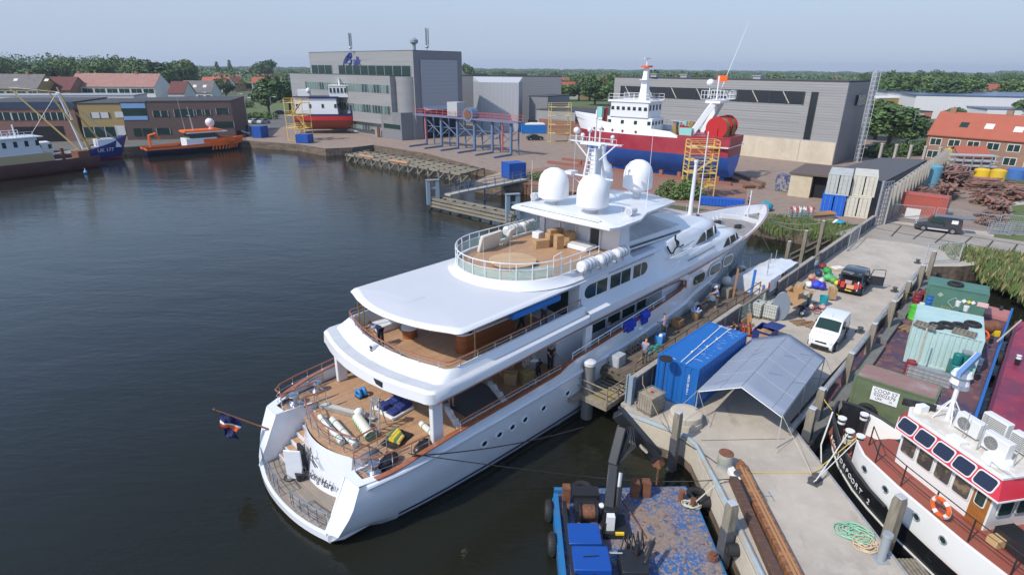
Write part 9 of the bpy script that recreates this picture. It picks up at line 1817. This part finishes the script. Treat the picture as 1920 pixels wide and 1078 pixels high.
person('person in black standing behind the bending one under the upper deck',yp(14.2,-3.3,2.77),YA-2,M('black_cloth',(.02,.02,.025),.9),NV,armL=(20,60),armR=(25,60),lean=10)
person('barelegged person in maroon shorts under the near corner of the upper deck',yp(7.8,-2.2,2.77),YA+.4,M('maroon_cloth',(.06,.015,.02),.9),M('maroon_cloth'),shorts=True,armL=(30,40),armR=(10,20),lean=15)
G_='cartons on the sun deck'
for x,y,z,a,b_7,h,lb in((18.0,.9,8.32,.9,.5,.5,'long low carton nearest on the sun deck'),(18.6,.0,8.32,.5,.45,.85,'tall carton in the middle of the sun deck'),(18.9,.8,8.32,.7,.6,.75,'square carton behind the long low one'),(19.8,.1,8.32,.6,.6,.8,'orange brown carton at the right on the sun deck'),(19.6,.9,8.32,.6,.5,.9,'carton at the back on the sun deck'),(18.9,.8,9.07,.5,.4,.25,'small carton lying on the square one')):carton(lb,yp(x,y,z),YA+.15*x,a,b_7,h,G_)
def slabthing(name,label,cat,p,rz,dims,m_,tilt=0,bev=.05,group=None):
 t=thing(name,label,cat,p,rz,group);mb=MB(m_);a,b_7,h=dims;mb.X=Matrix.Rotation(tilt,4,'X');mb.b(-a/2,a/2,-b_7/2,b_7/2,0,h);mb.build('cushion' if cat=='cushion' else 'body',t,bevel=bev);return t
CU=M('cream_cushion',(.62,.6,.52),.8)
slabthing('sun_cushion','big cream cushion standing against the sun deck rail','cushion',yp(15.4,3.0,8.32),YA+.1,(1.9,.22,1.1),CU,.3);slabthing('sun_cushion','narrow cream cushion leaning on the sun deck rail','cushion',yp(17.0,3.0,8.32),YA+.3,(.7,.2,1.1),CU,.4)
slabthing('white_bench','white bench base beside the cartons on the sun deck','bench',yp(19.6,-1.0,8.32),YA,(1.1,1.6,.3),SW);slabthing('white_chair','white chair frame at the back of the sun deck','chair',yp(19.4,2.4,8.32),YA,(.6,.6,.45),SW)
for k,(x,y)in enumerate(((16.3,-3.95),(17.9,-3.95),(19.5,-3.95),(18.6,4.0),(20.1,4.0))):
 t=thing('life_raft',('nearest','middle','farthest','port side nearer','port side farther')[k]+' white life raft canister by the sun deck rail','life raft',yp(x,y,8.75),YA+.08,'life raft canisters');mb=MB(SW);mb.cyl((-.62,0,0),(.62,0,0),.33,n=18);mb.cyl((-.72,0,0),(-.62,0,0),.24,.33,18);mb.cyl((.62,0,0),(.72,0,0),.33,.24,18);mb.build('canister',t);mb=MB(M('strap_black',(.2,.2,.2),.6));[mb.cyl((q-.02,0,0),(q+.02,0,0),.345,n=18)for q in(-.35,0,.35)];mb.build('strap',t);mb=MB(GALV);[mb.bar((q,0,-.6),(q,0,-.3),.06)for q in(-.4,.4)];parts(mb,'bracket',t)
def yt(name,label,cat,x,y,rz=0,z=2.77):return thing(name,label,cat,yp(x,y,z),YA+rz)
t=yt('passerelle','long pale gangway plank lying on the aft deck','gangplank',3.8,1.0,-1.2);mb=MB(M('plank_pale',(.5,.47,.4),.6));mb.b(-1.6,1.6,-.16,.16,.05,.14);mb.build('plank',t);mb=MB(GALV);mb.b(-1.6,1.6,-.2,-.16,.03,.2);mb.b(-1.6,1.6,.16,.2,.03,.2);mb.build('side_rail',t)
for x,y,L_,lb in((2.45,.2,2.6,'rolled white awning on the inner stern rail'),(2.75,-.4,2.6,'second rolled white awning beside it at the stern'),(5.6,-3.3,1.7,'short white roll near the starboard pillar')):
 t=yt('fabric_roll',lb,'fabric roll',x,y,1.45);mb=MB(M('canvas_white',(.62,.62,.58),.85));mb.cyl((-L_/2,0,.16),(L_/2,0,.16),.15,n=10);mb.build('roll',t);mb=MB(M('tie_green',(.1,.3,.12),.7));[mb.cyl((q*L_/3-.03,0,.16),(q*L_/3+.03,0,.16),.16,n=10)for q in(-1,0,1)];mb.build('tie',t)
t=yt('fabric_roll','cream and green striped cushion roll on the aft deck','fabric roll',3.55,-.9,1.35);mb=MB(CU);mb.cyl((-.9,0,.28),(.9,0,.28),.26,n=12);mb.build('roll',t);mb=MB(M('tie_green'));[mb.cyl((-.9+k*.22,0,.26),(-.8+k*.22,0,.26),.268,n=12)for k in range(9)];mb.build('stripe',t)
t=yt('folded_cover','dark blue folded covers on a white board on the aft deck','cover',5.6,-.3,.1);mb=MB(WHITE_D);mb.b(-.7,.7,-.8,.8,0,.15);mb.build('board',t,bevel=.03);mb=MB(M('cover_blue',(.015,.03,.16),.8));rr=random.Random(1);[mb.b(x,x+.45,y,y+.55,.15,.15+rr.uniform(.12,.3))for x in(-.6,-.1,.25)for y in(-.7,0)];mb.build('cover',t,bevel=.05)
t=yt('hose_reel','bright blue hose reel standing on the aft deck','hose reel',5.0,1.9);mb=MB(M('reel_blue',(.02,.2,.5),.5));mb.torus((0,0,.2),.2,.09,'X',16,6);mb.torus((.3,0,.2),.2,.09,'X',16,6);mb.build('reel',t);mb=MB(BLACKP);mb.b(-.1,.4,-.25,.25,0,.06);mb.build('stand',t)
t=yt('step_ladder','aluminium step ladder standing on the aft deck','ladder',4.1,-1.2,.6);mb=MB(GALV)
for s_ in(-.25,.25):mb.bar((-.45,s_,0),(0,s_*.7,1.7),.05);mb.bar((.45,s_,0),(0,s_*.7,1.7),.04)
[mb.bar((-.45+.45*k/6,-.24,1.7*k/6),(-.45+.45*k/6,.24,1.7*k/6),.08,.03)for k in range(1,6)];mb.build('frame',t);mb=MB(GALV);mb.b(-.15,.15,-.22,.22,1.6,1.66);mb.build('top_step',t)
t=yt('tool_bundle','black mat with yellow and green bottles on the aft deck','tool kit',4.3,-2.5,.3);mb=MB(BLACKP);mb.b(-.7,.6,-.45,.45,0,.08);mb.build('mat',t);[(lambda mb:(mb.cyl((-.4,q,.18),(.1+.1*k,q+.1,.2),.09,n=8),mb.build('bottle',t)))(MB((YEL,M('bottle_green',(.1,.2,.1),.5),M('bottle_yellow',(.7,.55,.03),.5))[k%3]))for k,q in enumerate((-.35,-.2,-.02,.15,.3))]
t=yt('outboard_cowl','white outboard cowl with a red dot on the aft deck','engine cowl',3.9,.05);mb=MB(WHITE);mb.ball((0,0,.45),.28,.2,.25);mb.build('cowl',t);mb=MB(REDP);mb.cyl((-.28,0,.5),(-.25,0,.5),.05);mb.build('dot',t)
for x,y,lb in((2.3,-3.7,'starboard capstan near the stern rail'),(2.4,3.7,'port capstan near the stern rail'),(3.8,4.0,'second port capstan further forward')):t=yt('capstan',lb,'capstan',x,y);mb=MB(STEEL);mb.lathe((0,0,0),[(.3,0),(.3,.1),(.17,.2),(.15,.35),(.26,.45),(.24,.52),(.02,.55)],18);mb.build('drum',t);mb=MB(STEEL);mb.b(-.35,.35,-.35,.35,0,.04);mb.build('base',t)
for x,y,lb in((3.0,-3.7,'black fender bag at the starboard stern rail'),(4.6,-4.0,'black cable heap by the starboard bulwark')):t=yt('black_bag',lb,'bag',x,y,.2);mb=MB(BLACKP);mb.ball((0,0,.22),.55,.3,.25,12,8);mb.build('bag',t);mb=MB(BLACK);mb.tube([(-.4,0,.4),(0,.1,.6),(.4,0,.4)],.03);mb.build('handle',t)
t=yt('dark_mat','big dark grey mat spread on the deck under the upper deck','mat',9.0,-2.6,.0,2.765);mb=MB(M('mat_grey',(.07,.07,.075),.9,bump=.5,bs=3));mb.b(-1.3,1.5,-.9,1.1,0,.015);mb.build('mat',t);mb=MB(BLACK);mb.b(-1.3,1.5,-.92,-.9,0,.02);mb.build('hem',t)
for x,y,lb in((7.0,-3.4,'white cradle beam near the starboard pillar'),(10.2,-3.2,'white cradle beam beyond the dark mat')):t=yt('cradle_beam',lb,'beam',x,y,1.2);mb=MB(SW);mb.b(-1.3,1.3,-.12,.12,0,.22);mb.ext([(-.5,-.1,.22),(-.2,-.1,.38),(.1,-.1,.22)],(0,.2,0));mb.ext([(.3,-.1,.22),(.6,-.1,.38),(.9,-.1,.22)],(0,.2,0));mb.build('beam',t);mb=MB(GALV);mb.b(1.2,1.4,-.15,.15,0,.3);mb.build('bracket',t)
for x,y,h,c_,lb in((11.6,-2.7,.7,CARD,'carton pile left of the hoses under the upper deck'),(12.0,-2.0,1.2,CARD,'tall carton in the shade under the upper deck'),(12.4,-3.1,.6,None,'yellow brown carton by the bulwark in the shade'),(13.6,-2.2,.9,None,'white carton in the shade near the deckhouse')):carton(lb,yp(x,y,2.77),YA+x,.7,.6,h,'cartons in the shade',mat=c_ if c_ else(WHITE_D if x>13 else M('carton_ochre',(.42,.28,.1),.8)))
coil('hose_coil','clear hose coiled on deck beside the cartons in the shade',yp(12.3,-3.9,2.8),.7,.025,M('clear_hose',(.4,.42,.42),.4),8,seed=2)
for k,(x,c_,lb)in enumerate(((19.8,BLUEB,'flat royal blue cushion over the side rail of the yacht'),(21.4,BLUEB,'rolled royal blue mattress over the side rail of the yacht'))):t=yt('blue_pad',lb,'mattress',x,-4.8,0,4.0);mb=MB(M('royal_blue',(.008,.04,.42),.7));(mb.b(-.7,.7,-.1,.1,-.05,.55)if k==0 else mb.cyl((-.4,0,.4),(.4,0,.4),.3,n=14));mb.build('pad',t,bevel=.04);mb=MB(MATS['royal_blue']);mb.b(-.35,.35,-.16,-.1,-.15,.3);mb.build('flap',t)
t=yt('bucket','red bucket beside the man on the side deck','bucket',19.5,-4.1);mb=MB(REDP);mb.cyl((0,0,0),(0,0,.4),.17,.22,14);mb.build('pail',t);mb=MB(GALV);mb.torus((0,0,.35),.21,.01,'X',12,4,pi);mb.build('handle',t)
t=yt('bucket','black bucket and hose on the swim platform','bucket',.95,.75,0,.6);mb=MB(BLACKP);mb.cyl((0,0,0),(0,0,.4),.2,.25,14);mb.build('pail',t);mb=MB(BLACK);mb.torus((-.35,.45,.03),.25,.025,'Z',18,5);mb.build('hose_ring',t)
for a,b_7,lb in((at(1513,432,1.2),yl(49,-.6,5.6),'long bow line from the yacht to the middle tall pile'),(at(1545,417,1.4),yl(48.5,-.9,5.3),'long bow line from the yacht to the farthest tall pile')):rope('mooring_rope',lb,[b_7,a],.035,ROPE,sag=.5)
rope('mooring_rope','vertical line from the yacht bow down to the pile by the tent',[yl(45.5,-1.8,5.4),at(1444,472,.5)],.03,ROPE)
for px,py,lb in((1225,0,''),):pass
t=thing('mooring_buoy','tiny light blue marker buoy floating near the left trawlers','buoy',at(161,326,WZ));mb=MB(M('buoy_blue',(.1,.4,.75),.4));mb.ball((0,0,.3),.3);mb.build('float',t);mb=MB(WHITE);mb.cyl((0,0,.5),(0,0,1.0),.06);mb.build('stick',t)
